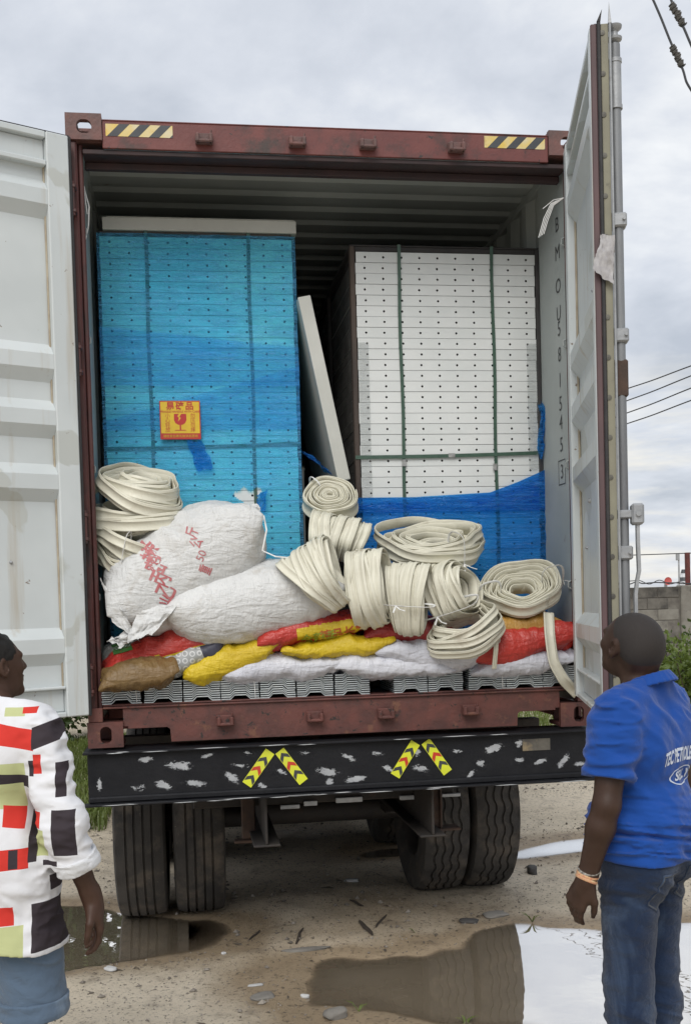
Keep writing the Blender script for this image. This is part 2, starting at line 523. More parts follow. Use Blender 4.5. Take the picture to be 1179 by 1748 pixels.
def ground_mat():
    m, nt, bs = new_mat('sandy_ground')
    tc = nt.nodes.new('ShaderNodeTexCoord')
    v = tc.outputs['Object']
    at = nt.nodes.new('ShaderNodeAttribute'); at.attribute_name = 'wet'
    n1 = noise(nt, v, 0.9, 6, 0.6)
    n2 = noise(nt, v, 5.0, 8, 0.65)
    n3 = noise(nt, v, 45, 8, 0.75)
    a = mixc(nt, ramp(nt, n1, [(0.38, 0.0), (0.62, 1.0)]), (0.67, 0.585, 0.46), (0.56, 0.485, 0.37))
    a = mixc(nt, ramp(nt, n2, [(0.54, 0.0), (0.74, 1.0)]), a, (0.33, 0.285, 0.225))
    a = mixc(nt, ramp(nt, n3, [(0.54, 0.0), (0.63, 1.0)]), a, (0.17, 0.145, 0.115))
    a = mixc(nt, ramp(nt, noise(nt, v, 80, 4, 0.6), [(0.66, 0.0), (0.72, 1.0)]), a, (0.50, 0.47, 0.42))
    # wet soil and the ground below the trailer are darker
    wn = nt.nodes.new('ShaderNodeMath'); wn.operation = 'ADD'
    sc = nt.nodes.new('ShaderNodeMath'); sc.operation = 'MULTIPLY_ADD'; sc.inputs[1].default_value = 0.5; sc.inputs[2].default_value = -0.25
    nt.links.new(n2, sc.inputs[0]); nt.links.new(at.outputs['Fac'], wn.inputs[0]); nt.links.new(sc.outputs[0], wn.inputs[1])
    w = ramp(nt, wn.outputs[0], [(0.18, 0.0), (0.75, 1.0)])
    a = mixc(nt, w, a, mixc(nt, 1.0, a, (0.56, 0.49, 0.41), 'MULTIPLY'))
    nt.links.new(a, bs.inputs['Base Color'])
    rr = ramp(nt, w, [(0.0, 0.92), (1.0, 0.48)])
    nt.links.new(rr, bs.inputs['Roughness'])
    hm = mixc(nt, 0.5, noise(nt, v, 26, 8, 0.75), noise(nt, v, 120, 5, 0.75))
    bump(nt, bs, hm, 0.95, 0.018)
    return m
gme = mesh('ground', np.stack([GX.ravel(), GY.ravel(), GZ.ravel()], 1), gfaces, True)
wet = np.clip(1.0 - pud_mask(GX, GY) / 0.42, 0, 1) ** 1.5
under = np.exp(-(np.clip(np.abs(GX) - 0.9, 0, 9) / 0.35) ** 2) * np.clip((GY + 0.4) / 0.8, 0, 1) * np.clip((5.2 - GY) / 1.5, 0, 1)  # footprint of the trailer, given the same darker, smoother tone
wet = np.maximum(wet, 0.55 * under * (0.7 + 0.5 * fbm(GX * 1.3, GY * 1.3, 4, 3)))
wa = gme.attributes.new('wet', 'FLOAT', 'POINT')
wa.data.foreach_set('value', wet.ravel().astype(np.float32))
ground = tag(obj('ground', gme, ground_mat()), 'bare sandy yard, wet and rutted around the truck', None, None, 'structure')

def water_mat():
    m, nt, bs = new_mat('muddy_puddle_water')
    tc = nt.nodes.new('ShaderNodeTexCoord')
    v = tc.outputs['Object']
    nt.links.new(mixc(nt, ramp(nt, noise(nt, v, 1.6, 4), [(.35, 0.), (.65, 1.)]), (0.46, 0.375, 0.265), (0.54, 0.44, 0.315)), bs.inputs['Base Color'])
    bs.inputs['Roughness'].default_value = 0.25
    bs.inputs['Specular IOR Level'].default_value = 0.2
    gl = nt.nodes.new('ShaderNodeBsdfGlossy'); gl.inputs['Roughness'].default_value = 0.012
    gl.inputs['Color'].default_value = (0.97, 0.97, 0.97, 1)
    b = nt.nodes.new('ShaderNodeBump'); b.inputs['Strength'].default_value = 0.05; b.inputs['Distance'].default_value = 0.01
    nt.links.new(noise(nt, v, 9, 2, 0.4), b.inputs['Height'])
    nt.links.new(b.outputs[0], gl.inputs['Normal'])
    lw = nt.nodes.new('ShaderNodeLayerWeight'); lw.inputs['Blend'].default_value = 0.55
    mx = nt.nodes.new('ShaderNodeMixShader')
    nt.links.new(ramp(nt, lw.outputs['Facing'], [(0.2, 0.08), (0.66, 0.73), (0.9, 0.95)]), mx.inputs[0])
    nt.links.new(bs.outputs[0], mx.inputs[1]); nt.links.new(gl.outputs[0], mx.inputs[2])
    # the shallow rim lets the wet sand through
    at = nt.nodes.new('ShaderNodeAttribute'); at.attribute_name = 'depth'
    tr = nt.nodes.new('ShaderNodeBsdfTransparent')
    m2 = nt.nodes.new('ShaderNodeMixShader')
    nt.links.new(ramp(nt, at.outputs['Fac'], [(0.0, 0.0), (0.35, 0.75), (1.0, 1.0)]), m2.inputs[0])
    nt.links.new(tr.outputs[0], m2.inputs[1]); nt.links.new(mx.outputs[0], m2.inputs[2])
    nt.links.new(m2.outputs[0], nt.nodes['Material Output'].inputs['Surface'])
    return m
M['water'] = water_mat()
for cx, cy, a, b, th, dep in PUD:
    st = 0.03 if a > .5 else .02
    ra = max(a, b) * 1.35
    hx_, hy_ = a * 1.32, b * 1.5 + a * abs(math.sin(R(th))) * 1.1
    xs_, ys_ = np.arange(cx - hx_, cx + hx_, st), np.arange(cy - hy_, cy + hy_, st)
    XX, YY = np.meshgrid(xs_, ys_, indexing='ij')
    WL = -0.0185
    dd = WL - ground_z(XX, YY)
    ii = np.arange(XX.size).reshape(XX.shape)
    q = np.stack([ii[:-1, :-1], ii[1:, :-1], ii[1:, 1:], ii[:-1, 1:]], -1).reshape(-1, 4)
    near = (pud_mask(XX, YY).ravel()[q].min(1) < 0.12)
    q = q[near & (dd.ravel()[q].max(1) > -0.004)]
    used = np.unique(q); mp = -np.ones(XX.size, int); mp[used] = np.arange(len(used))
    me = mesh('puddle', np.stack([XX.ravel(), YY.ravel(), np.full(XX.size, WL)], 1)[used], mp[q], True)
    me.attributes.new('depth', 'FLOAT', 'POINT').data.foreach_set('value', np.clip(dd.ravel()[used] / 0.022, 0, 1).astype(np.float32))
    tag(obj('puddle', me, M['water']), None, None, None, 'structure')

# ================================================================== shipping container
CL = 12.19
cont = thing('shipping_container', 'open maroon steel shipping container with grey interior on a trailer', 'container', (0, 0, ZC))
WX = 1.219
def zc(z): return ZC + z

# corner castings: hollow box with an oval hole through the front plate
def casting(sx, ztop, hole):
    x0, x1 = (-WX, -WX + 0.162) if sx < 0 else (WX - 0.162, WX)
    z0, z1 = (ztop - 0.118, ztop)
    y0, y1 = 0.0, 0.178
    mb = MB()
    n = 24
    cx, cz = (x0 + x1) / 2 + (0.002 if sx < 0 else 0.012), (z0 + z1) / 2
    ax, az = hole
    hol = []
    rr = min(ax, az) * 0.92
    for k in range(n):
        t = 2 * math.pi * (k + 0.5) / n
        qx, qz = math.cos(t), math.sin(t)
        hol.append((cx + math.copysign(max(ax - rr, 0), qx) + rr * qx, cz + math.copysign(max(az - rr, 0), qz) + rr * qz))
    out = []
    for (hx, hz) in hol:
        dx, dz = hx - cx, hz - cz
        s = min(((x1 if dx > 0 else x0) - cx) / dx if abs(dx) > 1e-9 else 9, ((z1 if dz > 0 else z0) - cz) / dz if abs(dz) > 1e-9 else 9)
        out.append([cx + dx * s, cz + dz * s])
    for (qx, qz) in ((x0, z0), (x1, z0), (x1, z1), (x0, z1)):      # snap the nearest rim point to each corner
        i = min(range(n), key=lambda j: (out[j][0] - qx) ** 2 + (out[j][1] - qz) ** 2)
        out[i] = [qx, qz]
    yf, yb = y0, y0 + 0.028
    V = [(p[0], yf, p[1]) for p in out] + [(p[0], yf, p[1]) for p in hol] + [(p[0], yb, p[1]) for p in hol] + [(p[0], yb, p[1]) for p in out]
    Fq = []
    for i in range(n):
        j = (i + 1) % n
        Fq += [(i, j, n + j, n + i), (n + i, n + j, 2 * n + j, 2 * n + i), (2 * n + i, 2 * n + j, 3 * n + j, 3 * n + i), (3 * n + i, 3 * n + j, j, i)]
    mb.add(V, Fq)
    # the other walls of the casting, the outer side pierced as well
    if ztop > ZC + 1:
        mb.box(x0, x1, yb + .0005, yb + .030, z1 - 0.02, z1, 0.004)
        mb.box(x0, x1, y1 - .022, y1, z1 - 0.02, z1, 0.004)
        mb.box(x0, cx - .036, yb + .0305, y1 - .0225, z1 - 0.02, z1, 0.004)
        mb.box(cx + .036, x1, yb + .0305, y1 - .0225, z1 - 0.02, z1, 0.004)
    else:
        mb.box(x0, x1, yb + .0005, y1, z1 - 0.02, z1, 0.004)
    mb.box(x0, x1, yb + .0005, y1, z0, z0 + 0.02, 0.004)
    xo = x0 if sx < 0 else x1
    xi = xo + 0.02 * (1 if sx < 0 else -1)
    mb.box(xo, xi, yb + .0005, yb + 0.035, z0 + .021, z1 - .021, 0.003)
    mb.box(xo, xi, y1 - 0.035, y1, z0 + .021, z1 - .021, 0.003)
    mb.box(xo, xi, yb + .036, y1 - .036, z0 + .021, z0 + 0.034, 0.003)
    if ztop < ZC + 1:
        mb.box(x0 + .02, x1 - .02, y1 - 0.02, y1, z0 + .021, z1 - .021, 0.003)
    return mb
casting(-1, zc(2.896), (0.034, 0.031)).build('corner_casting', M['casting'], cont)
casting(1, zc(2.896), (0.034, 0.031)).build('corner_casting', M['casting'], cont)
casting(-1, zc(0.118), (0.026, 0.039)).build('corner_casting', M['maroon_worn'], cont)
casting(1, zc(0.118), (0.026, 0.039)).build('corner_casting', M['maroon_worn'], cont)

# rear corner posts: J-section steel with hinge lugs
for sx in (-1, 1):
    mb = MB()
    mb.box(sx * 1.214, sx * 1.172, 0.012, 0.140, zc(0.119), zc(2.777), 0.008)
    mb.box(sx * 1.171, sx * 1.150, 0.050, 0.075, zc(0.119), zc(2.777), 0.005)
    mb.build('corner_post', M['post'], cont)
    for zz in (0.32, 1.02, 1.78, 2.50):
        mb = MB()
        for dz in (-0.055, 0.055):
            mb.box(sx * 1.212, sx * 1.178, -0.040, 0.011, zc(zz + dz) - 0.009, zc(zz + dz) + 0.009, 0.004)
        mb.tube([(sx * 1.192, -0.028, zc(zz) - 0.075), (sx * 1.192, -0.028, zc(zz) + 0.075)], 0.009, 10)
        mb.build('hinge_lug', M['post'], cont)
# header
mb = MB()
mb.box(-WX + 0.163, WX - 0.163, 0.010, 0.022, zc(2.745), zc(2.868), 0.003)
mb.box(-WX + 0.163, WX - 0.163, 0.010, 0.120, zc(2.8685), zc(2.876), 0.003)
mb.build('door_header', M['maroon'], cont)
mb = MB()
mb.box(-1.147, 1.147, 0.0225, 0.130, zc(2.722), zc(2.744), 0.003)
mb.box(-1.147, 1.147, 0.110, 0.145, zc(2.690), zc(2.7215), 0.004)
mb.build('header_seat', M['seat'], cont)
# sill with fork-pocket notches near the castings
mb = MB()
zt, zb_ = zc(0.178), zc(0.014)
poly = [(-1.056, zt), (1.056, zt), (1.056, zc(0.095)), (1.034, zc(0.095)), (1.034, zc(0.084)), (0.855, zc(0.084)), (0.842, zc(0.074)), (0.838, zb_),
        (-0.838, zb_), (-0.842, zc(0.074)), (-0.855, zc(0.084)), (-1.034, zc(0.084)), (-1.034, zc(0.095)), (-1.056, zc(0.095))]
mb.prism([(x, 0.014, z) for x, z in poly], (0, 0, 0), (0, 0.010, 0))
mb.box(-1.147, 1.147, 0.002, 0.16, zc(0.1785), zc(0.187), 0.003)
mb.box(-1.147, 1.147, 0.035, 0.16, zc(0.1875), zc(0.196), 0.003)
mb.box(-0.835, 0.835, 0.0245, 0.10, zc(0.014), zc(0.024), 0.003)
for sx in (-1, 1):
    mb.box(sx * 1.214, sx * 1.1475, 0.004, 0.011, zc(0.119), zc(0.185), 0.003)
mb.build('door_sill', M['maroon_worn'], cont)
# cam keepers
def keeper(x, z, up):
    mb = MB()
    mb.box(x - 0.040, x + 0.040, -0.012, 0.0095 if up else .0135, z - 0.028, z + 0.020, 0.004)
    for s in (-1, 1):
        mb.box(x + s * 0.040, x + s * 0.020, -0.040, -0.0125, z - 0.030, z + 0.012, 0.006)
    mb.box(x - 0.036, x + 0.036, -0.038, -0.0125, z - 0.030, z - 0.014, 0.005)
    mb.tube([(x + 0.030, -0.018, z + 0.012), (x + 0.034, -0.02, z + 0.030)], 0.005, 6)
    return mb
for x in (-0.596, -0.165, 0.168, 0.596):
    keeper(x, zc(2.800), True).build('cam_keeper', M['casting'], cont)
for x in (-0.586, -0.162, 0.181, 0.598):
    keeper(x, zc(0.110), False).build('cam_keeper', M['maroon_worn'], cont)
# hazard tape on the header
def tape(x0, x1, z0, z1, first):
    root = MB(); y = 0.0085
    root.add([(x0, y, z0), (x1, y, z0), (x1, y, z1), (x0, y, z1)], [(0, 1, 2, 3)])
    t = root.build('hazard_tape', M['tape_yellow'], cont)
    w = 0.047; s = z1 - z0
    x = x0 + first
    while x < x1 + s:
        pts = [(x, z0), (x + w, z0), (x + w + s, z1), (x + s, z1)]
        # clip to the tape
        def clip(P, lim, sgn):
            out = []
            for i in range(len(P)):
                a, b = P[i], P[(i + 1) % len(P)]
                ia, ib = sgn * (a[0] - lim) <= 0, sgn * (b[0] - lim) <= 0
                if ia: out.append(a)
                if ia != ib:
                    k = (lim - a[0]) / (b[0] - a[0]); out.append((lim, a[1] + k * (b[1] - a[1])))
            return out
        pts = clip(clip(pts, x1, 1), x0, -1) if pts else pts
        if len(pts) >= 3:
            mb = MB(); mb.add([(p[0], y - 0.0006, p[1]) for p in pts], [tuple(range(len(pts)))])
            mb.build('stripe', M['tape_black'], t)
        x += 2 * w
tape(-1.040, -0.738, zc(2.800), zc(2.855), 0.006)
tape(0.738, 1.040, zc(2.806), zc(2.861), 0.015)

# corrugated side walls, roof, front wall, floor
def corrugated_side(sx):
    mb = MB(); per, dep = 0.278, 0.036
    xs, ys = [], []
    y = 0.142
    prof = []
    while y < CL - 0.10:
        for dy, d in ((0.0, 0.0), (0.072, 0.0), (0.140, dep), (0.210, dep)):
            if y + dy < CL - 0.10: prof.append((y + dy, d))
        y += per
    prof.append((CL - 0.10, 0))
    prof = [(0.0765, 0.0), (0.45, 0.0)] + [p for p in prof if p[0] > 0.46]
    V, Fq = [], []
    for yy, d in prof:
        xi = sx * (1.164 + d * 0.85)
        V += [(xi, yy, zc(0.12)), (xi, yy, zc(2.80)), (xi + sx * 0.003, yy, zc(2.80)), (xi + sx * 0.003, yy, zc(0.12))]
    for i in range(len(prof) - 1):
        a, b = 4 * i, 4 * i + 4
        Fq += [(a, b, b + 1, a + 1), (a + 2, b + 2, b + 3, a + 3)]
    mb.add(V, Fq)
    mb.build('side_wall', [M['grey_in']], cont)
    mb = MB()
    mb.box(sx * 1.215, sx * 1.160, 0.18, CL - 0.18, zc(2.801), zc(2.862), 0.006)
    mb.build('top_rail', M['grey_in'], cont)
    mb = MB()
    mb.box(sx * 1.215, sx * 1.160, 0.18, CL - 0.18, zc(0.010), zc(0.119), 0.006)
    mb.build('bottom_rail', M['maroon'], cont)
for sx in (-1, 1):
    corrugated_side(sx)
V, Fq = [], []
prof = []
y = 0.146
while y < CL:
    for dy, d in ((0.0, 0.0), (0.10, 0.0), (0.125, 0.02), (0.185, 0.02)):
        if y + dy < CL: prof.append((y + dy, d))
    y += 0.209
for yy, d in prof:
    z = zc(2.835) + d
    V += [(-1.20, yy, z), (1.20, yy, z)]
Fq = [(2 * i, 2 * i + 1, 2 * i + 3, 2 * i + 2) for i in range(len(prof) - 1)]
mb = MB(); mb.add(V, Fq)
mb.box(-1.147, 1.147, 0.1465, 0.42, zc(2.826), zc(2.832), 0.002)
mb.build('roof', M['grey_in'], cont)
mb = MB(); mb.box(-1.20, 1.20, CL - 0.06, CL, zc(0.02), zc(2.86), 0.004); mb.build('front_wall', M['grey_in'], cont)
for k in range(7):
    mb = MB(); x0 = -1.146 + k * 0.3275
    mb.box(x0, x0 + 0.3255, 0.1605, CL - 0.07, zc(0.160), zc(0.188), 0.002)
    mb.build('floor_board', M['wood_floor'], cont)
for k in range(20):
    mb = MB(); yy = 0.5 + k * 0.6
    mb.box(-1.159, 1.159, yy, yy + 0.06, zc(0.03), zc(0.158), 0.004)
    mb.build('cross_member', M['maroon'], cont)

# doors: hinged leaf with frame, ridged panel, gasket; local frame s along the leaf, n towards its inner side
DZ0, DZ1 = 0.160, 2.766
DW = 1.172
RIDGES = [2.475, 1.750, 1.500, 1.215, 0.480]
def door(hx, ang, side, hy=-0.034, DW=1.172):
    """ang: direction of the leaf from its hinge, measured from the +/-x axis towards the viewer."""
    sg = -1 if side == 'left' else 1
    ex = np.array([sg * math.cos(ang), -math.sin(ang), 0.0])
    en = np.array([-math.sin(ang) * sg, -math.cos(ang), 0.0]) * (1 if side == 'left' else 1)
    if side == 'left':
        en = np.array([math.sin(ang), -math.cos(ang), 0.0])       # towards viewer
    else:
        en = np.array([-math.sin(ang), -math.cos(ang), 0.0])
    O = np.array([hx, hy, ZC])
    Mx = np.eye(4); Mx[:3, 0] = ex; Mx[:3, 1] = en; Mx[:3, 2] = (0, 0, 1); Mx[:3, 3] = O
    def fin(mb, name, mat, parent, smooth=False):
        return mb.xf(Mx).build(name, mat, parent, False, smooth)
    # ridged panel
    prof = [(DZ1 - 0.125, 0.0)]
    for rz in RIDGES:
        prof += [(rz + 0.085, 0.0), (rz + 0.035, 0.040), (rz - 0.030, 0.040), (rz - 0.085, 0.0)]
    prof.append((DZ0 + 0.125, 0.0))
    mb = MB(); V, Fq = [], []
    s0, s1 = 0.115, DW - 0.062
    for z, d in prof:
        V += [(s0, -0.022 + d, z), (s1, -0.022 + d, z), (s1, -0.025 + d, z), (s0, -0.025 + d, z)]
    for i in range(len(prof) - 1):
        a, b = 4 * i, 4 * i + 4
        Fq += [(a, a + 1, b + 1, b), (a + 3, b + 3, b + 2, a + 2)]
    mb.add(V, Fq)
    panel = fin(mb, 'door', M['door'], cont)
    # frame
    mb = MB()
    mb.box(0.012, 0.1145, -0.030, 0.022, DZ0, DZ1, 0.005)
    mb.box(DW - 0.0615, DW, -0.030, 0.022, DZ0, DZ1, 0.005)
    fin(mb, 'stile', M['door'], panel)
    mb = MB()
    mb.box(0.115, DW - 0.062, -0.030, 0.018, DZ1 - 0.030, DZ1, 0.004)
    mb.box(0.115, DW - 0.062, -0.030, -0.012, DZ1 - 0.126, DZ1 - 0.0305, 0.004)
    mb.box(0.115, DW - 0.062, -0.030, 0.018, DZ1 - 0.150, DZ1 - 0.1265, 0.004)
    fin(mb, 'rail', M['door'], panel)
    mb = MB()
    mb.box(0.115, DW - 0.062, -0.030, 0.018, DZ0, DZ0 + 0.022, 0.004)
    mb.box(0.115, DW - 0.062, -0.030, -0.014, DZ0 + 0.0225, DZ0 + 0.126, 0.004)
    mb.box(0.115, DW - 0.062, -0.030, 0.018, DZ0 + 0.1265, DZ0 + 0.140, 0.004)
    fin(mb, 'rail', M['door'], panel)
    mb = MB(); mb.tube([(0.1165, -0.018, DZ1 - .13), (0.1170, -0.016, 1.4), (0.1165, -0.018, DZ0 + .13)], 0.0055, 6)
    fin(mb, 'caulk', M['caulk'], panel)
    # gasket round the hinge side
    mb = MB()
    mb.box(-0.004, 0.011, -0.010, 0.014, DZ0 - 0.004, DZ1 + 0.003, 0.004)
    mb.box(-0.002, 0.010, -0.030, -0.012, DZ0 - 0.004, DZ1 + 0.003, 0.004)
    fin(mb, 'gasket', M['rubber'], panel)
    mb = MB()
    mb.box(0.0, DW, -0.014, 0.006, DZ1 + 0.0005, DZ1 + 0.010, 0.003)
    fin(mb, 'gasket', M['rubber'], panel)
    if side == 'right':
        e0 = DW
        mb = MB(); mb.box(e0 + .0005, e0 + 0.010, -0.004, 0.020, DZ0, DZ1 + 0.004, 0.005)
        fin(mb, 'edge_strip', M['rubber_strip'], panel)
        mb = MB(); mb.box(e0 + .0005, e0 + 0.014, -0.018, -0.0045, DZ0, DZ1 + 0.012, 0.004)
        mb.add([(e0 + .004, -0.018, DZ1 + .010), (e0 + .014, -0.018, DZ1 + .010), (e0 + .014, -0.004, DZ1 + .010), (e0 + .004, -0.004, DZ1 + .010), (e0 + 0.016, -0.024, DZ1 + 0.052)],
               [(0, 1, 4), (1, 2, 4), (2, 3, 4), (3, 0, 4)])
        fin(mb, 'gasket', M['rubber'], panel)
        mb = MB(); mb.box(e0 + .0005, e0 + 0.005, -0.047, -0.0185, DZ0, DZ1 + 0.004, 0.002)
        fin(mb, 'gasket_strip', M['khaki'], panel)
        for k in range(17):
            z = DZ1 - 0.030 - k * 0.150
            mb = MB()
            mb.lathe([(0.0, 0.0001), (0.0, 0.0105), (0.0025, 0.0100), (0.003, 0.0001)], (e0 + 0.0052, -0.024, z), 'x', 12)
            fin(mb, 'rivet', M['rivet'], panel)
        mb = MB(); mb.box(e0 + .0005, e0 + 0.016, -0.056, -0.0475, DZ0, DZ1 + 0.006, 0.003)
        mb.add([(e0, -0.058, DZ1), (e0 + .016, -0.058, DZ1), (e0 + .016, -0.046, DZ1), (e0, -0.046, DZ1), (e0 + 0.010, -0.050, DZ1 + 0.082)],
               [(0, 1, 4), (1, 2, 4), (2, 3, 4), (3, 0, 4)])
        fin(mb, 'gasket', M['galv'], panel)
        # outer skin, lock rods with guides, cams and handles on the outer side
        for sr in (e0 - 0.030, e0 - 0.62):
            rod = MB()
            rod.lathe([(0.10, 0.0195), (DZ1 - 0.06, 0.0195)], (sr, -0.074, 0), 'z', 16)
            rod = fin(rod, 'lock_rod', M['rod'], panel, True)
            cm = MB()
            zt = DZ1
            cm.lathe([(zt - 0.30, 0.0001), (zt - 0.30, 0.025), (zt - 0.285, 0.025), (zt - 0.284, 0.0225), (zt - 0.13, 0.0225), (zt - 0.129, 0.025), (zt - 0.115, 0.025),
                      (zt - 0.114, 0.014), (zt - 0.085, 0.014), (zt - 0.08, 0.018), (zt - 0.07, 0.013), (zt - 0.055, 0.012), (zt - 0.045, 0.026), (zt - 0.036, 0.028), (zt - 0.030, 0.013),
                      (zt - 0.014, 0.012), (zt - 0.002, 0.026), (zt + 0.008, 0.028), (zt + 0.010, 0.0001)], (sr, -0.074, 0), 'z', 16)
            fin(cm, 'cam_head', M['galv'], rod, True)
            for z in (2.05, 1.62, 0.80, 0.32):
                g = MB(); g.box(sr - 0.030, sr + 0.030, -0.104, -0.0305, z - 0.026, z + 0.026, 0.006)
                g.tube([(sr + 0.030, -0.092, z), (sr + 0.040, -0.092, z)], 0.006, 6)
                fin(g, 'rod_guide', M['galv'], rod)
        g = MB(); g.box(e0 - 0.040, e0 - 0.010, -0.100, -0.0305, 1.39, 1.53, 0.006)
        fin(g, 'catch_plate', M['rust'], panel)
        # handle hub and hanging handle
        h = MB()
        h.box(e0 - 0.052, e0 + 0.012, -0.146, -0.100, 0.905, 0.985, 0.008)
        h.box(e0 - 0.040, e0 + 0.000, -0.112, -0.0305, 0.930, 0.962, 0.005)
        h.tube([(e0 + 0.010, -0.124, 0.945), (e0 + 0.020, -0.124, 0.945)], 0.010, 10)
        hub = fin(h, 'handle_hub', M['galv'], panel)
        h = MB()
        P = [(0.0, -0.124, 0.93), (0.001, -0.124, 0.84), (0.003, -0.126, 0.73), (0.002, -0.118, 0.69), (0.0, -0.112, 0.64), (0.0, -0.112, 0.36)]
        prev = None; V, Fq = [], []
        for (a, b, c) in P:
            w = 0.018 if c > 0.7 else 0.016
            V += [(e0 - 0.02 + a - w, b - 0.006, c), (e0 - 0.02 + a + w, b - 0.006, c), (e0 - 0.02 + a + w, b + 0.006, c), (e0 - 0.02 + a - w, b + 0.006, c)]
        for i in range(len(P) - 1):
            a = 4 * i
            Fq += [(a + k, a + (k + 1) % 4, a + 4 + (k + 1) % 4, a + 4 + k) for k in range(4)]
        Fq += [(3, 2, 1, 0), tuple(4 * (len(P) - 1) + k for k in range(4))]
        h.add(V, Fq)
        fin(h, 'door_handle', M['galv'], panel)
    else:
        for sr in (DW - 0.10, DW - 0.62):
            rod = MB(); rod.lathe([(0.06, 0.0165), (DZ1 + 0.05, 0.0165)], (sr, -0.072, 0), 'z', 14)
            fin(rod, 'lock_rod', M['galv'], panel, True)
    for (s, z, r) in ((0.47, 1.06, 0.012), (0.75, 1.9, 0.010), (0.33, 0.86, 0.008)):
        mb = MB(); mb.lathe([(0.0, r), (0.008, r * 0.7), (0.012, 0.0001)], (s, -0.022, z), 'y', 10)
        fin(mb, 'bolt', M['galv'], panel)
    return panel, Mx
DWR = 1.148
LEFT_DOOR, LMX = door(-1.2, R(26.2), 'left')
RIGHT_DOOR, RMX = door(1.130, R(105.0), 'right', -0.056, 1.148)
# outer skins of both doors (maroon outside)
# container number stencilled down the right inner wall
for ch, py in zip('BMOU5815453', (384, 432, 489, 536, 562, 606, 650, 690, 722, 760, 806)):
    p = atY(949 + (py - 384) * 0.010, py, 0.205)
    V2, F2 = text_geo(ch, 0.105)
    mb = MB()
    mb.add([(1.1620, 0.205 - 0.9 * v[0], p[2] + v[1]) for v in V2], F2)
    mb.build('stencil_character', M['ink'], cont)
    if py == 806:
        fr = MB()
        for (a, b, c, d) in ((-.050, .050, .058, .063), (-.050, .050, -.063, -.058), (-.050, -.045, -.058, .058), (.045, .050, -.058, .058)):
            fr.add([(1.1620, 0.205 - a, p[2] + c), (1.1620, 0.205 - b, p[2] + c), (1.1620, 0.205 - b, p[2] + d), (1.1620, 0.205 - a, p[2] + d)], [(0, 1, 2, 3)])
        fr.build('stencil_frame', M['ink'], cont)
for sx in (-1, 1):
    for z in (0.7, 1.3, 1.9, 2.4):
        mb = MB(); mb.tube([(sx * 1.163, 0.110, zc(z) - .02), (sx * 1.150, 0.110, zc(z) - .012), (sx * 1.150, 0.110, zc(z) + .012), (sx * 1.163, 0.110, zc(z) + .02)], 0.005, 6)
        mb.build('lashing_ring', M['grey_in'], cont)

# ================================================================== trailer
trl = thing('trailer', 'black container trailer with chevron strips on its rear beam and dual tyres', 'trailer', (0, 1.4, 0))
BZ0, BZ1 = zc(-0.262), zc(-0.012)
mb = MB()
mb.box(-1.222, 1.225, -0.030, -0.018, BZ0 + 0.03, BZ1 - 0.012, 0.003)
mb.box(-1.240, 1.235, -0.060, 0.185, BZ1 - 0.0115, BZ1, 0.003)
mb.box(-1.240, 1.235, -0.075, -0.0185, BZ0, BZ0 + 0.011, 0.003)
mb.box(-1.222, 1.225, -0.045, -0.0305, BZ0 + 0.0115, BZ0 + 0.040, 0.010)
mb.box(-1.222, -1.212, -0.0175, 0.10, BZ0 + 0.03, BZ1 - 0.012, 0.003)
mb.box(1.212, 1.222, -0.0175, 0.10, BZ0 + 0.03, BZ1 - 0.012, 0.003)
beam = mb.build('rear_beam', M['black_steel'], trl)
rng = random.Random(4)
def dab_mat():
    m, nt, bs = new_mat('brushed_white_dab')
    at = nt.nodes.new('ShaderNodeAttribute'); at.attribute_name = 'rim'
    n = noise(nt, _coords(nt, (1, 1, 2.0)), 42, 7, .8, .6)
    sb = nt.nodes.new('ShaderNodeMath'); sb.operation = 'MULTIPLY_ADD'; sb.inputs[1].default_value = -0.50; sb.inputs[2].default_value = 0.26
    nt.links.new(at.outputs['Fac'], sb.inputs[0])
    ad = nt.nodes.new('ShaderNodeMath'); ad.operation = 'ADD'
    nt.links.new(sb.outputs[0], ad.inputs[0]); nt.links.new(n, ad.inputs[1])
    al = ramp(nt, ad.outputs[0], [(.47, 0.), (.52, 1.)])
    nt.links.new(al, bs.inputs['Alpha'])
    nt.links.new(mixc(nt, noise(nt, _coords(nt), 25), (.24, .25, .27), (.48, .50, .52)), bs.inputs['Base Color'])
    bs.inputs['Roughness'].default_value = .6
    return m
M['dab'] = dab_mat()
def dab(px, py, w, h, ang):
    """a brushed dab of white paint that breaks up towards its rim"""
    p = atY(px, py, -0.0315)
    n = 22; ca, sa = math.cos(ang), math.sin(ang)
    k_ = rng.uniform(.75, 1.35); w, h = w * k_, h * k_; thin = rng.uniform(0, .42)
    vs, rim, fs = [(p[0], -0.0316, p[2])], [thin], []
    for j, rr in enumerate((.5, 1.0, 1.35)):
        for k in range(n):
            t = 2 * math.pi * k / n
            u, v = w * rr * math.cos(t), h * rr * math.sin(t)
            vs.append((p[0] + u * ca - v * sa, -0.0316, min(max(p[2] + u * sa + v * ca, BZ0 + .042), BZ1 - .014))); rim.append(rr / 1.35 + thin)
    for k in range(n):
        fs.append((0, 1 + k, 1 + (k + 1) % n))
        for j in (0, 1):
            a, b = 1 + j * n + k, 1 + j * n + (k + 1) % n
            fs.append((a, b, b + n, a + n))
    me = mesh('paint_dab', vs, fs)
    me.attributes.new('rim', 'FLOAT', 'POINT').data.foreach_set('value', np.array(rim, np.float32))
    obj('paint_dab', me, M['dab'], beam)
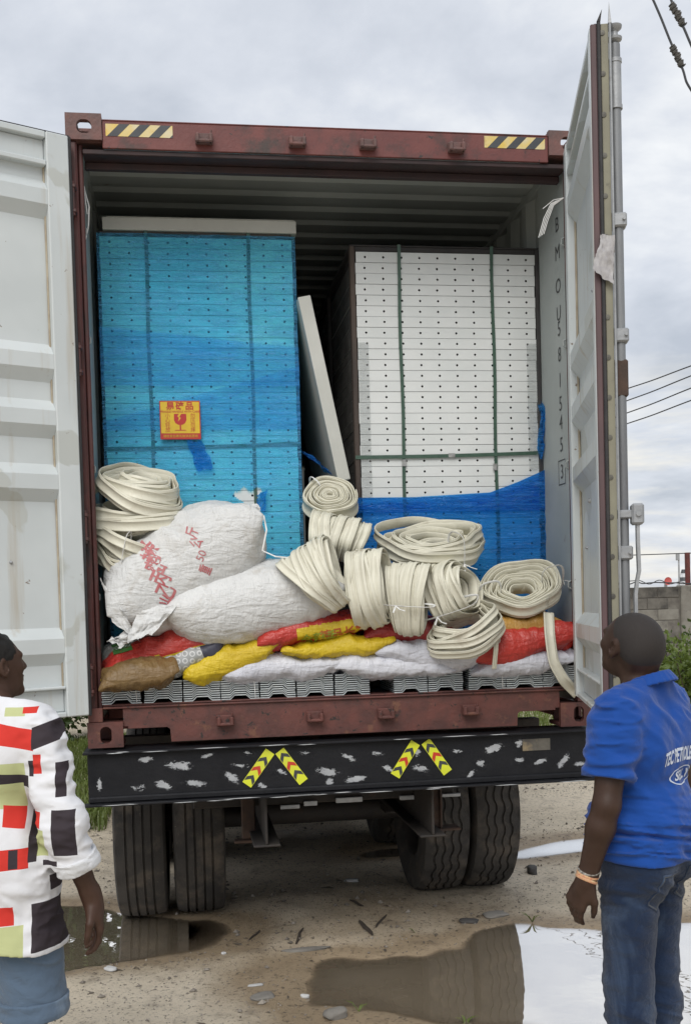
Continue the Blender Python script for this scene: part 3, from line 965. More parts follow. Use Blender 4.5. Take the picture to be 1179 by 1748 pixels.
for d in [(248, 1297, .040, .014, .1), (305, 1307, .062, .020, -.12), (352, 1291, .048, .015, .25), (236, 1346, .040, .020, .15), (278, 1340, .036, .017, -.4), (334, 1338, .052, .016, -.1),
          (396, 1328, .048, .022, -.6), (422, 1286, .040, .017, -.35), (410, 1307, .055, .013, -.15), (450, 1345, .030, .012, -.8), (480, 1318, .045, .018, -.3), (520, 1286, .040, .014, -.1), (558, 1318, .045, .015, -.2),
          (595, 1293, .052, .016, -.45), (562, 1336, .022, .016, .3), (607, 1330, .050, .015, .1), (643, 1286, .042, .015, -.2), (662, 1312, .036, .013, -.5), (718, 1312, .044, .018, -.3), (780, 1282, .040, .016, -.15), (712, 1284, .024, .02, .9),
          (820, 1303, .028, .016, -.2), (803, 1322, .040, .017, .8), (842, 1278, .036, .014, .25), (886, 1268, .042, .034, .6), (887, 1298, .042, .018, .1), (922, 1300, .040, .014, .25), (962, 1298, .036, .012, .8), (990, 1304, .040, .012, 0), (170, 1340, .012, .030, .0)]:
    dab(d[0], d[1], d[2] * 1.25, d[3] * 1.3, d[4])
# worn paint along both flange edges
for k in range(26):
    x = rng.uniform(-1.2, 1.15); l = rng.uniform(.03, .09)
    mb = MB(); top = k % 3 == 0
    z = BZ1 - rng.uniform(.002, .009) if top else BZ0 + rng.uniform(.002, .009)
    y = -0.0606 if top else -0.0756
    mb.add([(x - l, y, z), (x - l * .3, y, z - .0018), (x + l, y, z - .0005), (x + l * .4, y, z + .0018), (x - l * .5, y, z + .0012)], [(0, 1, 2, 3, 4)])
    mb.build('paint_dab', M['white_dab'], beam)
# faded label plate
mb = MB(); p = atY(915, 1271, -0.0312)
mb.box(p[0] - .070, p[0] + .070, -.0335, -.0308, p[2] - .030, p[2] + .028, .001); mb.build('worn_plate', pm('worn_plate', (0.13, 0.12, 0.10), (0.06, 0.055, 0.05), 12, .7, dirt=(.30, .23, .13), dscale=10), beam)
# chevron reflectors
def chevron(px0, py0, px1, py1):
    a = atY(px0, py0, -0.0325); b = atY(px1, py1, -0.0325)
    A, B = np.array([a[0], a[2]]), np.array([b[0], b[2]])
    d = (B - A); L = np.linalg.norm(d); d /= L; nrm = np.array([-d[1], d[0]]); w = 0.0245
    def P(t, s, y): q = A + d * t + nrm * s; return (q[0], y, q[1])
    mb = MB(); mb.prism([P(0, -w, 0), P(0, w, 0), P(L, w, 0), P(L, -w, 0)], (0, -0.0345, 0), (0, -0.0310, 0))
    st = mb.build('reflector_strip', M['refl_yellow'], beam)
    sgn = 1 if d[1] > 0 else -1
    pitch = 0.052
    k = 0; t = 0.012
    while t < L - 0.015:
        th, pk = 0.022, 0.022
        up = [P(t, -w * .92, 0), P(t + pk, 0, 0), P(t, w * .92, 0), P(t + th, w * .92, 0), P(t + th + pk, 0, 0), P(t + th, -w * .92, 0)]
        if sgn < 0:
            up = [P(t + pk, -w * .92, 0), P(t, 0, 0), P(t + pk, w * .92, 0), P(t + th + pk, w * .92, 0), P(t + th, 0, 0), P(t + th + pk, -w * .92, 0)]
        if t + th + pk < L:
            mb = MB()
            mb.add([(q[0], -0.0350, q[2]) for q in up], [(0, 1, 4, 5), (1, 2, 3, 4)])
            mb.build('chevron', M['refl_red'] if k % 3 == 1 else M['tape_black'], beam)
        k += 1; t += pitch
chevron(421, 1340, 461, 1283); chevron(477, 1282, 518, 1335)
chevron(674, 1325, 709, 1268); chevron(726, 1266, 764, 1319)
# main rails, cross members, landing structure
for sx in (-1, 1):
    mb = MB()
    mb.box(sx * 0.40, sx * 0.412, 0.02, 11.6, 0.60 + .012, BZ1 - .013, 0.004)
    mb.box(sx * 0.34, sx * 0.47, 0.02, 11.6, 0.60, 0.6115, 0.004)
    mb.box(sx * 0.34, sx * 0.47, 0.19, 11.6, BZ1 - .0125, BZ1 - .002, 0.004)
    mb.build('chassis_rail', M['dark_steel'], trl)
for yy in (0.7, 2.2, 3.6, 5.2, 7.0, 9.0, 11.0):
    mb = MB(); mb.box(-1.18, 1.18, yy, yy + .08, BZ1 - .14, BZ1 - .02, .004); mb.build('cross_beam', M['dark_steel'], trl)
# under-run bar behind the beam with pale plates
mb = MB(); mb.box(-0.75, 0.62, 0.46, 0.54, 0.72, 0.80, 0.006); mb.build('under_run_bar', M['dark_steel'], trl)
for (px, py, w, h) in ((495, 1378, .05, .010), (530, 1372, .035, .012), (596, 1366, .07, .013), (700, 1362, .055, .011), (770, 1358, .05, .008)):
    p = atY(px, py, 0.44); mb = MB(); mb.box(p[0] - w, p[0] + w, .44, .4585, p[2] - h, p[2] + h, .002); mb.build('number_plate_strip', M['white_dab'], trl)
# hanging brackets
mb = MB(); p = atY(424, 1400, 0.36)
mb.box(p[0] - .035, p[0] + .035, .36, .372, p[2] - .10, BZ0 + .06, .010); mb.box(p[0] - .075, p[0] + .075, .34, .40, p[2] - .115, p[2] - .1005, .004)
mb.build('lamp_bracket', M['rust'], trl)
mb = MB(); p = atY(752, 1385, 0.40)
mb.box(p[0] - .008, p[0] + .004, .38, .46, p[2] - .085, BZ0 + .06, .003)
mb.prism([(p[0] - .16, .40, BZ0 + .02), (p[0] - .009, .40, BZ0 + .02), (p[0] - .009, .40, p[2] - .10), (p[0] - .03, .40, p[2] - .10)], (0, 0, 0), (0, .01, 0))
mb.box(p[0] - .05, p[0] + .10, .37, .47, p[2] - .10, p[2] - .0855, .004)
mb.build('mudguard_bracket', M['rust'], trl)
# wheels: tyre with grooves (one mesh), rim, nuts
TR = 0.515
def tyre_me(rib):
    w = 0.137
    prof = []
    prof += [(-0.095, 0.285), (-0.118, 0.30), (-0.140, 0.36), (-0.143, 0.42), (-0.138, 0.47), (-0.128, TR - .016)]
    edges = [-0.118, -0.066, -0.060, -0.024, -0.018, 0.018, 0.024, 0.060, 0.066, 0.118]
    for i, e in enumerate(edges):
        crown = TR - 0.010 * (abs(e) / 0.12) ** 2
        if i in (0, 9): prof.append((e, crown))
        else:
            pass
    cr = lambda e: TR - 0.010 * (abs(e) / 0.12) ** 2
    prof = prof[:6] + [(-0.118, cr(.118))]
    for g in (-0.070, -0.024, 0.024, 0.070):
        prof += [(g - .0065, cr(g)), (g - .0045, cr(g) - .013), (g + .0045, cr(g) - .013), (g + .0065, cr(g))]
    prof += [(0.118, cr(.118))]
    prof += [(0.128, TR - .016), (0.138, 0.47), (0.143, 0.42), (0.140, 0.36), (0.118, 0.30), (0.095, 0.285)]
    n = 96
    vs, fs = [], []
    for i, (t, r) in enumerate(prof):
        inner = 7 <= i < len(prof) - 7
        for k in range(n):
            a = 2 * math.pi * k / n
            zz = 0.0
            if rib and inner:
                zz = 0.0065 * (1 if (k // 2) % 2 else -1)          # zigzag grooves
            rr_ = r
            if (not rib) and i in (6, len(prof) - 7) and k % 6 < 1: rr_ -= .012
            if rib and (i in (6, len(prof) - 7)) and k % 4 < 1: rr_ -= .016
            vs.append((t + zz, rr_ * math.cos(a), rr_ * math.sin(a)))
    for i in range(len(prof) - 1):
        for k in range(n):
            a, b = i * n + k, i * n + (k + 1) % n
            fs.append((a, b, b + n, a + n))
    return mesh('tyre', vs, fs, True, [M['tyre']])
ME_T = {True: tyre_me(True), False: tyre_me(False)}
for q in ME_T.values(): q.set_sharp_from_angle(angle=R(35))
mb = MB()
mb.lathe([(-0.10, 0.30), (-0.11, 0.288), (-0.09, 0.27), (-0.05, 0.262), (0.05, 0.262), (0.055, 0.20), (0.045, 0.13), (0.06, 0.11), (0.06, 0.0001)], (0, 0, 0), 'x', 40)
for k in range(10):
    a = 2 * math.pi * k / 10
    mb.tube([(0.05, .165 * math.cos(a), .165 * math.sin(a)), (0.075, .165 * math.cos(a), .165 * math.sin(a))], .015, 6)
_r = mb.build('rim', M['dark_steel'], None, True, True); ME_RIM = _r.data; bpy.data.objects.remove(_r)
ax_y = [1.36, 2.68, 4.0]
for ia, ya in enumerate(ax_y):
    for (xa, flip, rib) in ((-1.045, 1, False), (-0.722, -1, False), (0.690, 1, True), (0.992, -1, True)):
        gz = float(np.min(ground_z(np.linspace(xa - .12, xa + .12, 5), np.full(5, ya))))
        dy = -0.07 if xa < 0 else 0.04
        w = empty('wheel'); w.parent = trl
        w.location = (xa, ya + dy - 1.4, max(gz, -0.02) + TR - 0.012); w.rotation_euler = (rng.uniform(0, 6), 0, 0)
        t = obj('tyre', ME_T[rib], None, w, True)
        r_ = obj('rim', ME_RIM, None, w, True); r_.scale = (flip, 1, 1)
    mb = MB(); mb.tube([(-1.0, ya, 0.5), (1.0, ya, 0.5)], 0.065, 14); mb.build('axle', M['dark_steel'], trl, False, True)
    for sx in (-1, 1):
        mb = MB()
        for k in range(5):
            mb.box(sx * .46, sx * .37, ya - .55 + .08 * k, ya + .55 - .08 * k, .585 - .016 * k - .014, .585 - .016 * k, .002)
        mb.build('leaf_spring', M['dark_steel'], trl)
        mb = MB(); mb.lathe([(0, .0001), (0, .075), (.14, .085), (.15, .06), (.19, .055), (.19, .0001)], (sx * .30, ya + .14, .60), 'y', 16); mb.build('brake_chamber', M['dark_steel'], trl, False, True)
mb = MB(); mb.box(-.9, -.5, 10.8, 11.0, 0.1, BZ1 - .02, .01); mb.box(.5, .9, 10.8, 11.0, 0.1, BZ1 - .02, .01); mb.build('landing_leg', M['dark_steel'], trl)
# ================================================================== cargo: panel bundles
FZ = ZC + 0.1965                    # loading level inside the container
def white_panel_mat():
    m, nt, bs = new_mat('white_powder_coat')
    v = _coords(nt)
    a = mixc(nt, ramp(nt, noise(nt, v, 3.0, 3), [(0.4, 0.0), (0.6, 1.0)]), (0.66, 0.68, 0.675), (0.61, 0.635, 0.63))
    a = mixc(nt, ramp(nt, noise(nt, _coords(nt, (1, 1, 7)), 7, 6, 0.7), [(0.66, 0.0), (0.80, 1.0)]), a, (0.42, 0.42, 0.40))
    nt.links.new(a, bs.inputs['Base Color']); bs.inputs['Roughness'].default_value = 0.45
    return m
M['panel'] = white_panel_mat()
M['panel_hole'] = pm('dark_hole_metal', (0.05, 0.05, 0.052), None, 1, 0.7)  # hole walls coloured dark to stand for the unlit hollow inside
M['panel_side'] = pm('dark_panel_ends', (0.19, 0.185, 0.175), (0.11, 0.105, 0.10), 7, 0.7, bscale=30)  # panel ends in a darker tone than the coated fronts
M['strap'] = pm('green_strapping', (0.055, 0.105, 0.075), (0.040, 0.080, 0.058), 25, 0.35)
M['seal'] = pm('bright_strap_seal', (0.50, 0.50, 0.49), (0.3, 0.3, 0.29), 40, 0.35, metal=.6)
M['edge_board'] = pm('brown_edge_board', (0.075, 0.056, 0.045), (0.048, 0.037, 0.032), 10, 0.8, stretch=(1, 1, .2), bscale=40, bstr=.3)
M['edge_dark'] = pm('dark_edge_board', (0.045, 0.042, 0.042), (0.03, 0.029, 0.030), 10, 0.8, bscale=40)
M['cream_panel'] = pm('off_white_panel', (0.50, 0.505, 0.47), (0.44, 0.445, 0.41), 4, 0.5, dirt=(.28, .26, .22), dscale=6, dlo=.62, dhi=.8)

def panel_me(w, pitch, depth, nh, gap=0.0025):
    """one perforated panel seen from its edge: x across, y into the container, z up from its underside"""
    mb = MB(); h = pitch - gap; y0 = 0.0
    cell = w / nh if nh else w
    hr = 0.0062; hd = 0.045; n = 8
    for i in range(nh):
        cx = -w / 2 + cell * (i + .5); cz = h / 2
        x0, x1 = cx - cell / 2, cx + cell / 2
        sq = [(x1, cz), (x1, h), (cx, h), (x0, h), (x0, cz), (x0, 0), (cx, 0), (x1, 0)]
        ci = [(cx + hr * math.cos(k * math.pi / 4), cz + hr * math.sin(k * math.pi / 4)) for k in range(8)]
        V = [(a, y0, b) for a, b in sq] + [(a, y0, b) for a, b in ci] + [(a, hd, b) for a, b in ci]
        mb.add(V, [(k, (k + 1) % 8, 8 + (k + 1) % 8, 8 + k) for k in range(8)])
        mb.add(V, [(8 + k, 8 + (k + 1) % 8, 16 + (k + 1) % 8, 16 + k) for k in range(8)] + [tuple(range(16, 24))], 1)
    a, b = -w / 2, w / 2
    mb.add([(a, y0, 0), (b, y0, 0), (b, y0, h), (a, y0, h), (a, depth, 0), (b, depth, 0), (b, depth, h), (a, depth, h)], [(3, 2, 6, 7), (0, 4, 5, 1), (4, 7, 6, 5)])
    mb.add([(a, y0, 0), (b, y0, 0), (b, y0, h), (a, y0, h), (a, depth, 0), (b, depth, 0), (b, depth, h), (a, depth, h)], [(0, 3, 7, 4), (1, 5, 6, 2)], 2)
    o = mb.build('panel', [M['panel'], M['panel_hole'], M['panel_side']], None, True)
    me = o.data; bpy.data.objects.remove(o); return me

def strap_v(root, x, y, z0, z1, w=0.0175, over=1.0, sway=.003):
    mb = MB()
    zs = np.linspace(z0, z1, 14)
    V, Fq = [], []
    for i, z in enumerate(zs):
        o = sway * math.sin(i * 1.3 + x * 9)
        V += [(x - w / 2 + o, y, z), (x + w / 2 + o, y, z), (x + w / 2 + o, y + .0012, z), (x - w / 2 + o, y + .0012, z)]
    for i in range(len(zs) - 1):
        a = 4 * i
        Fq += [(a + k, a + (k + 1) % 4, a + 4 + (k + 1) % 4, a + 4 + k) for k in range(4)]
    mb.add(V, Fq)
    mb.add([(x - w / 2, y, z1), (x + w / 2, y, z1), (x + w / 2, y + over, z1 + .001), (x - w / 2, y + over, z1 + .001)], [(0, 1, 2, 3)])
    return mb.build('strap', M['strap'], root)
def strap_h(root, x0, x1, y, z0, z1, w=0.019):
    mb = MB(); V, Fq = [], []
    xs = np.linspace(x0, x1, 12)
    for i, x in enumerate(xs):
        z = z0 + (z1 - z0) * i / 11.0 - .004 * math.sin(math.pi * i / 11.0)
        V += [(x, y, z - w / 2), (x, y, z + w / 2), (x, y + .0012, z + w / 2), (x, y + .0012, z - w / 2)]
    for i in range(len(xs) - 1):
        a = 4 * i
        Fq += [(a + k, a + (k + 1) % 4, a + 4 + (k + 1) % 4, a + 4 + k) for k in range(4)]
    mb.add(V, Fq); return mb.build('strap', M['strap'], root)

def film_mat(name, tint, body, dens, base=0.06, span=0.3, rough=0.2, bs_=.9):
    """thin stretch film: tinted transmission where it is pulled flat, milky colour where it bunches into creases, with light streaks painted along them"""
    m, nt, bs = new_mat(name)
    n1 = noise(nt, _coords(nt, (1.0, 1.0, 7.0)), 6.0, 8, 0.66, 1.4)
    n2 = noise(nt, _coords(nt, (1.3, 1.0, 13.0)), 9.0, 6, 0.65, 2.0)
    n3 = noise(nt, _coords(nt, (1, 1, 1)), 1.9, 4, 0.5, 0.4)
    tr = nt.nodes.new('ShaderNodeBsdfTransparent')
    nt.links.new(mixc(nt, ramp(nt, n3, [(0.40, 0.0), (0.62, 1.0)]), tint, dens), tr.inputs['Color'])
    bs.inputs['Base Color'].default_value = (*body, 1); bs.inputs['Roughness'].default_value = rough
    bs.inputs['Specular IOR Level'].default_value = 0.7
    cr = creased(nt, _coords(nt, (1.0, 1.0, 8.0)), 4.5, 5, .6, 1.8)
    bump(nt, bs, mixc(nt, 0.6, mixc(nt, 0.5, n1, n2), cr), bs_, 0.03)
    crease = ramp(nt, cr, [(0.05, 1.0), (0.20, 0.35), (0.42, 0.0)])
    fac = mixc(nt, 0.5, ramp(nt, n1, [(0.42, base), (0.68, base + span)]), mixc(nt, crease, (base,) * 3, (base + span,) * 3))
    mx = nt.nodes.new('ShaderNodeMixShader')
    nt.links.new(fac, mx.inputs[0]); nt.links.new(tr.outputs[0], mx.inputs[1]); nt.links.new(bs.outputs[0], mx.inputs[2])
    nt.links.new(mx.outputs[0], nt.nodes['Material Output'].inputs['Surface'])
    return m
M['film_blue'] = film_mat('blue_stretch_film', (0.44, 0.93, 1.0), (0.15, 0.56, 1.0), (0.33, 0.84, 1.0), base=.08, span=.55)
M['film_thin'] = film_mat('blue_stretch_film_second_wrap', (0.84, 0.95, 1.0), (0.08, 0.42, 0.95), (0.76, 0.91, 1.0), base=.02, span=.50)
M['film_deep'] = film_mat('deep_blue_film', (0.24, 0.66, 0.95), (0.03, 0.26, 0.74), (0.16, 0.52, 0.92), base=.10, span=.6)
M['film_clear'] = film_mat('clear_film', (0.93, 0.94, 0.94), (0.66, 0.68, 0.68), (0.90, 0.91, 0.91), base=.10, span=.30)

SY = 0.50                            # front of both bundles
# ---- left bundle, wrapped in blue film
Lx0, Lx1 = -1.128, -0.142
zt = atY(330, 405, SY)[2]
PITCH = 0.0556
nl = int((zt - FZ - 0.02) / PITCH)
bl = thing('panel_bundle', 'tall bundle of perforated white panels wrapped in blue stretch film', 'panel bundle', ((Lx0 + Lx1) / 2, SY, FZ), group='strapped panel bundles in the container')
PL = panel_me(Lx1 - Lx0 - .02, PITCH, 2.3, 10)
zb0 = zt - nl * PITCH
for k in range(nl):
    o = obj('panel', PL, None, bl, True)
    o.location = (random.Random(k).uniform(-.0025, .0025), random.Random(k + 70).uniform(0, .002), zb0 + k * PITCH - FZ)
mb = MB(); mb.box(Lx0 + .03, Lx1 - .03, SY + .02, SY + 2.2, FZ, zb0 - .001, .004); mb.build('skid', M['edge_board'], bl)
mb = MB(); mb.box(Lx0 + .01, Lx1 - .01, SY + .004, SY + 2.3, zt + .0005, zt + .027, .003); mb.build('cover_board', M['edge_board'], bl)
def film_sheet(name, mat, root, X0, X1, zlow, ztop, y, seed, nu=110, nv=150, amp=.006, side=None):
    """wrapped sheet with pulled horizontal folds; ztop may be a function of u"""
    us = np.linspace(0, 1, nu); vs = np.linspace(0, 1, nv)
    U, Vv = np.meshgrid(us, vs, indexing='ij')
    top = np.vectorize(ztop)(U) if callable(ztop) else np.full(U.shape, ztop)
    X = X0 + (X1 - X0) * U
    Z = zlow + (top - zlow) * Vv
    slant = fbm(U * 1.1 + seed, Vv * 2.0, seed, 2) * 0.16
    f1 = fbm((U + 0) * 2.2, (Z + slant) * 16, seed, 4)
    f2 = 1 - np.abs(fbm(U * 1.6 + 5, (Z + slant * 1.5) * 30, seed + 3, 3))
    Y = y - amp * (0.6 + f1) - amp * 0.7 * np.clip(f2 - .55, 0, 1)
    Y = np.minimum(Y, y - .0015)
    vts = np.stack([X.ravel(), Y.ravel(), Z.ravel()], 1)
    ii = np.arange(U.size).reshape(U.shape)
    fc = np.stack([ii[:-1, :-1].ravel(), ii[1:, :-1].ravel(), ii[1:, 1:].ravel(), ii[:-1, 1:].ravel()], 1)
    return obj(name, mesh(name, vts, fc, True), mat, root)
strap_v(bl, atY(255, 600, SY)[0], SY - .004, FZ + .02, zt + .028)
strap_v(bl, atY(429, 600, SY)[0], SY - .004, FZ + .02, zt + .028)
strap_h(bl, Lx0, Lx1, SY - .0055, atY(175, 767, SY)[2], atY(510, 757, SY)[2])
zl = FZ + .05
# the film leaves a torn gap low on the right where bare panel shows
hx, hz = atY(428, 853, SY)[0], atY(428, 853, SY)[2]
fl = film_sheet('film', M['film_blue'], bl, Lx0 - .004, Lx1 + .006, zl, zt + .012, SY - .0065, 2.0, 210, 300)
bm = bmesh.new(); bm.from_mesh(fl.data)
def in_gap(p):
    dx, dz = p.x - hx, p.z - hz
    return abs(dx + .02 * math.sin(dz * 60)) < .058 + dz * .25 and -.062 < dz + .012 * math.sin(p.x * 90) < .052
bmesh.ops.delete(bm, geom=[f for f in bm.faces if in_gap(f.calc_center_median())], context='FACES')
bm.to_mesh(fl.data); bm.free()
# denser second wrap over the middle band, side wrap, curled flap at the torn gap
film_sheet('film', M['film_thin'], bl, Lx0 - .006, Lx1 + .008, atY(300, 660, SY)[2], lambda u: atY(300, 560, SY)[2] - .10 * u, SY - .020, 6.0, 90, 60, .006)
film_sheet('film', M['film_thin'], bl, Lx0 - .006, Lx1 + .008, atY(300, 735, SY)[2], lambda u: atY(300, 720, SY)[2] + .28 * u, SY - .014, 9.0, 90, 50, .006)
for sx, xx in ((-1, Lx0 - .005), (1, Lx1 + .007)):
    V = [(xx, SY - .008, zl), (xx, SY + 2.3, zl), (xx, SY + 2.3, zt + .012), (xx, SY - .008, zt + .012)]
    obj('film', mesh('film', V, [(0, 1, 2, 3)]), M['film_blue'], bl)
def rag(name, pts, mat, root, seed, thick=.004, n=14, crumple=.012):
    """small crumpled scrap spanned between four corner points"""
    A, B, C_, D_ = [np.array(p, float) for p in pts]
    us = np.linspace(0, 1, n); U, W = np.meshgrid(us, us, indexing='ij')
    P = (A[None, None] * ((1 - U) * (1 - W))[..., None] + B * (U * (1 - W))[..., None] + C_ * (U * W)[..., None] + D_ * ((1 - U) * W)[..., None])
    P[..., 1] += crumple * fbm(U * 4 + seed, W * 4, seed, 3)
    P[..., 0] += crumple * .6 * fbm(U * 3, W * 5 + seed, seed + 9, 3)
    P[..., 2] += crumple * .6 * fbm(U * 5, W * 3 + seed, seed + 4, 3)
    ii = np.arange(n * n).reshape(n, n)
    fc = np.stack([ii[:-1, :-1].ravel(), ii[1:, :-1].ravel(), ii[1:, 1:].ravel(), ii[:-1, 1:].ravel()], 1)
    o = obj(name, mesh(name, P.reshape(-1, 3), fc, True), mat, root)
    return o
a = lambda px, py, dy=-.02: atY(px, py, SY + dy)
rag('film_flap', [a(318, 752), a(345, 752, -.03), a(365, 800, -.035), a(338, 806, -.02)], M['film_deep'], bl, 3.0)
rag('film_flap', [a(440, 845), a(456, 832, -.03), a(452, 872, -.035), a(436, 870, -.02)], M['film_deep'], bl, 8.0)
# fragile sticker on the film
M['stk_yellow'] = pm('yellow_sticker', (0.66, 0.45, 0.020), (0.60, 0.40, 0.02), 20, 0.4, bscale=25, bstr=.2)
M['stk_red'] = pm('red_print', (0.42, 0.022, 0.018), None, 1, 0.45)
s0, s1 = atY(274, 750, SY - .026), atY(341, 684, SY - .026)
sx0, sx1, sz0, sz1, sy = s0[0], s1[0], s0[2], s1[2], SY - .027
mb = MB(); mb.box(sx0, sx1, sy, sy + .0015, sz0, sz1, .0004)
stk = mb.build('fragile_sticker', M['stk_red'], bl)
sw, sh = sx1 - sx0, sz1 - sz0
mb = MB(); mb.add([(sx0 + .005, sy - .0006, sz0 + sh * .155), (sx1 - .005, sy - .0006, sz0 + sh * .155), (sx1 - .005, sy - .0006, sz1 - .005), (sx0 + .005, sy - .0006, sz1 - .005)], [(0, 1, 2, 3)])
mb.build('sticker_field', M['stk_yellow'], stk)
def flat_text(s, x, z, y, size, mat, parent, **k):
    V2, F2 = text_geo(s, size, **k)
    mb = MB(); mb.add([(x + v[0], y, z + v[1]) for v in V2], F2)
    return mb.build('lettering', mat, parent)
yy = sy - .0012; cx_ = (sx0 + sx1) / 2
flat_text('易碎品', cx_, sz1 - sh * .150, yy, sh * .22, M['stk_red'], stk, bold=.0012, spacing=1.25)
flat_text('FRAGILE HANDLE WITH CARE', cx_, sz1 - sh * .285, yy, sh * .075, M['stk_red'], stk, bold=.0003)
for i, ch in enumerate('小心轻放'):
    flat_text(ch, sx0 + sw * .19, sz1 - sh * (.395 + .122 * i), yy, sh * .135, M['stk_red'], stk)
for i, ch in enumerate('勿压勿摔'):
    flat_text(ch, sx1 - sw * .19, sz1 - sh * (.395 + .122 * i), yy, sh * .135, M['stk_red'], stk)
flat_text('请检查包裹先验货后签收', cx_, sz0 + sh * .078, yy, sh * .082, M['stk_yellow'], stk)
# wine-glass mark with a crack
gz = lambda t: sz0 + sh * t
gx = lambda t: cx_ + sw * t
mb = MB()
mb.add([(gx(-.15), yy, gz(.66)), (gx(-.155), yy, gz(.50)), (gx(-.12), yy, gz(.42)), (gx(-.05), yy, gz(.375)), (gx(.05), yy, gz(.375)), (gx(.12), yy, gz(.42)), (gx(.155), yy, gz(.50)), (gx(.15), yy, gz(.66)),
        (gx(.03), yy, gz(.66)), (gx(-.02), yy, gz(.58)), (gx(.02), yy, gz(.55)), (gx(-.06), yy, gz(.46)), (gx(-.03), yy, gz(.56)), (gx(-.07), yy, gz(.60)), (gx(-.03), yy, gz(.66))],
       [(0, 1, 2, 11, 12, 13, 14), (2, 3, 4, 11), (4, 5, 6, 7, 8, 9, 10, 11)])
mb.add([(gx(-.018), yy, gz(.375)), (gx(.018), yy, gz(.375)), (gx(.018), yy, gz(.245)), (gx(-.018), yy, gz(.245))], [(0, 1, 2, 3)])
mb.add([(gx(-.15), yy, gz(.225)), (gx(.15), yy, gz(.225)), (gx(.12), yy, gz(.245)), (gx(-.12), yy, gz(.245))], [(0, 1, 2, 3)])
mb.build('glass_symbol', M['stk_red'], stk)

# ---- right bundle, bare above and blue film below
Rx0, Rx1 = 0.178, 1.140
zr = atY(750, 431, SY)[2]
nr = int((zr - FZ - 0.02) / PITCH)
br = thing('panel_bundle', 'tall bundle of perforated white panels with green straps, bare above dark blue film', 'panel bundle', ((Rx0 + Rx1) / 2, SY, FZ), group='strapped panel bundles in the container')
PR = panel_me(Rx1 - Rx0, PITCH, 2.3, 10)
zb1 = zr - nr * PITCH
for k in range(nr):
    o = obj('panel', PR, None, br, True)
    o.location = (random.Random(k + 7).uniform(-.003, .003), random.Random(k + 90).uniform(0, .003), zb1 + k * PITCH - FZ)
mb = MB(); mb.box(Rx0 + .03, Rx1 - .03, SY + .02, SY + 2.2, FZ, zb1 - .001, .004); mb.build('skid', M['edge_board'], br)
mb = MB(); mb.box(Rx0 - .030, Rx0 - .004, SY - .004, SY + .05, FZ, zr + .026, .004); mb.build('edge_board', M['edge_board'], br)
mb = MB(); mb.box(Rx1 + .004, Rx1 + .026, SY - .004, SY + .05, FZ, zr + .026, .004); mb.build('edge_board', M['edge_dark'], br)
mb = MB(); mb.box(Rx0 - .030, Rx1 + .026, SY - .002, SY + 2.3, zr + .0265, zr + .034, .003); mb.box(Rx0 - .003, Rx1 + .003, SY + .004, SY + 2.3, zr + .001, zr + .026, .003); mb.build('cover_board', M['edge_dark'], br)
for yb in (0.95, 1.65, 2.35):
    mb = MB(); mb.box(Rx0 - .028, Rx0 - .004, SY + yb - .04, SY + yb, FZ, zr + .025, .004); mb.build('edge_board', M['edge_dark'], br)
strap_v(br, atY(684, 600, SY)[0], SY - .006, FZ + .02, zr + .036)
strap_v(br, atY(842, 600, SY)[0], SY - .006, FZ + .02, zr + .036)
strap_h(br, Rx0 - .030, Rx1 + .026, SY - .0085, atY(610, 781, SY)[2], atY(922, 773, SY)[2])
for (px, py, w, h) in ((771, 777, .018, .011), (690, 790, .011, .018), (845, 797, .011, .018)):
    p = atY(px, py, SY - .012); mb = MB(); mb.box(p[0] - w, p[0] + w, p[1], p[1] + .003, p[2] - h, p[2] + h, .001); mb.build('strap_seal', M['seal'], br)
def ftop(u):
    pts = [(0, 851), (.3, 850), (.5, 846), (.7, 842), (.85, 824), (1.0, 803)]
    py = np.interp(u, [q[0] for q in pts], [q[1] for q in pts])
    return atY(610 + 312 * u, py, SY)[2]
film_sheet('film', M['film_deep'], br, Rx0 - .034, Rx1 + .030, FZ + .05, ftop, SY - .012, 14.0, 110, 70, .009)
film_sheet('film', M['film_deep'], br, Rx0 - .034, Rx1 + .030, ftop(.3) - .075, lambda u: ftop(u) + .002, SY - .022, 21.0, 110, 26, .006)
film_sheet('clear_film', M['film_clear'], br, Rx0 - .001, Rx0 + .055, ftop(0), zr - .47, SY - .004, 31.0, 14, 60, .003)
film_sheet('clear_film', M['film_clear'], br, Rx1 - .055, Rx1 + .001, ftop(1), zr - .47, SY - .004, 37.0, 14, 60, .003)
p = lambda px, py, dy: atY(px, py, SY + dy)
rag('film_flap', [p(922, 690, -.03), p(930, 688, -.04), p(928, 780, -.04), p(920, 782, -.03)], M['film_deep'], br, 5.0, crumple=.02)
# blue film bridging the gap behind the leaning panel
rag('film_flap', [p(513, 765, .02), p(516, 775, .02), p(566, 812, .06), p(560, 800, .06)], M['film_deep'], bl, 15.0, crumple=.02)

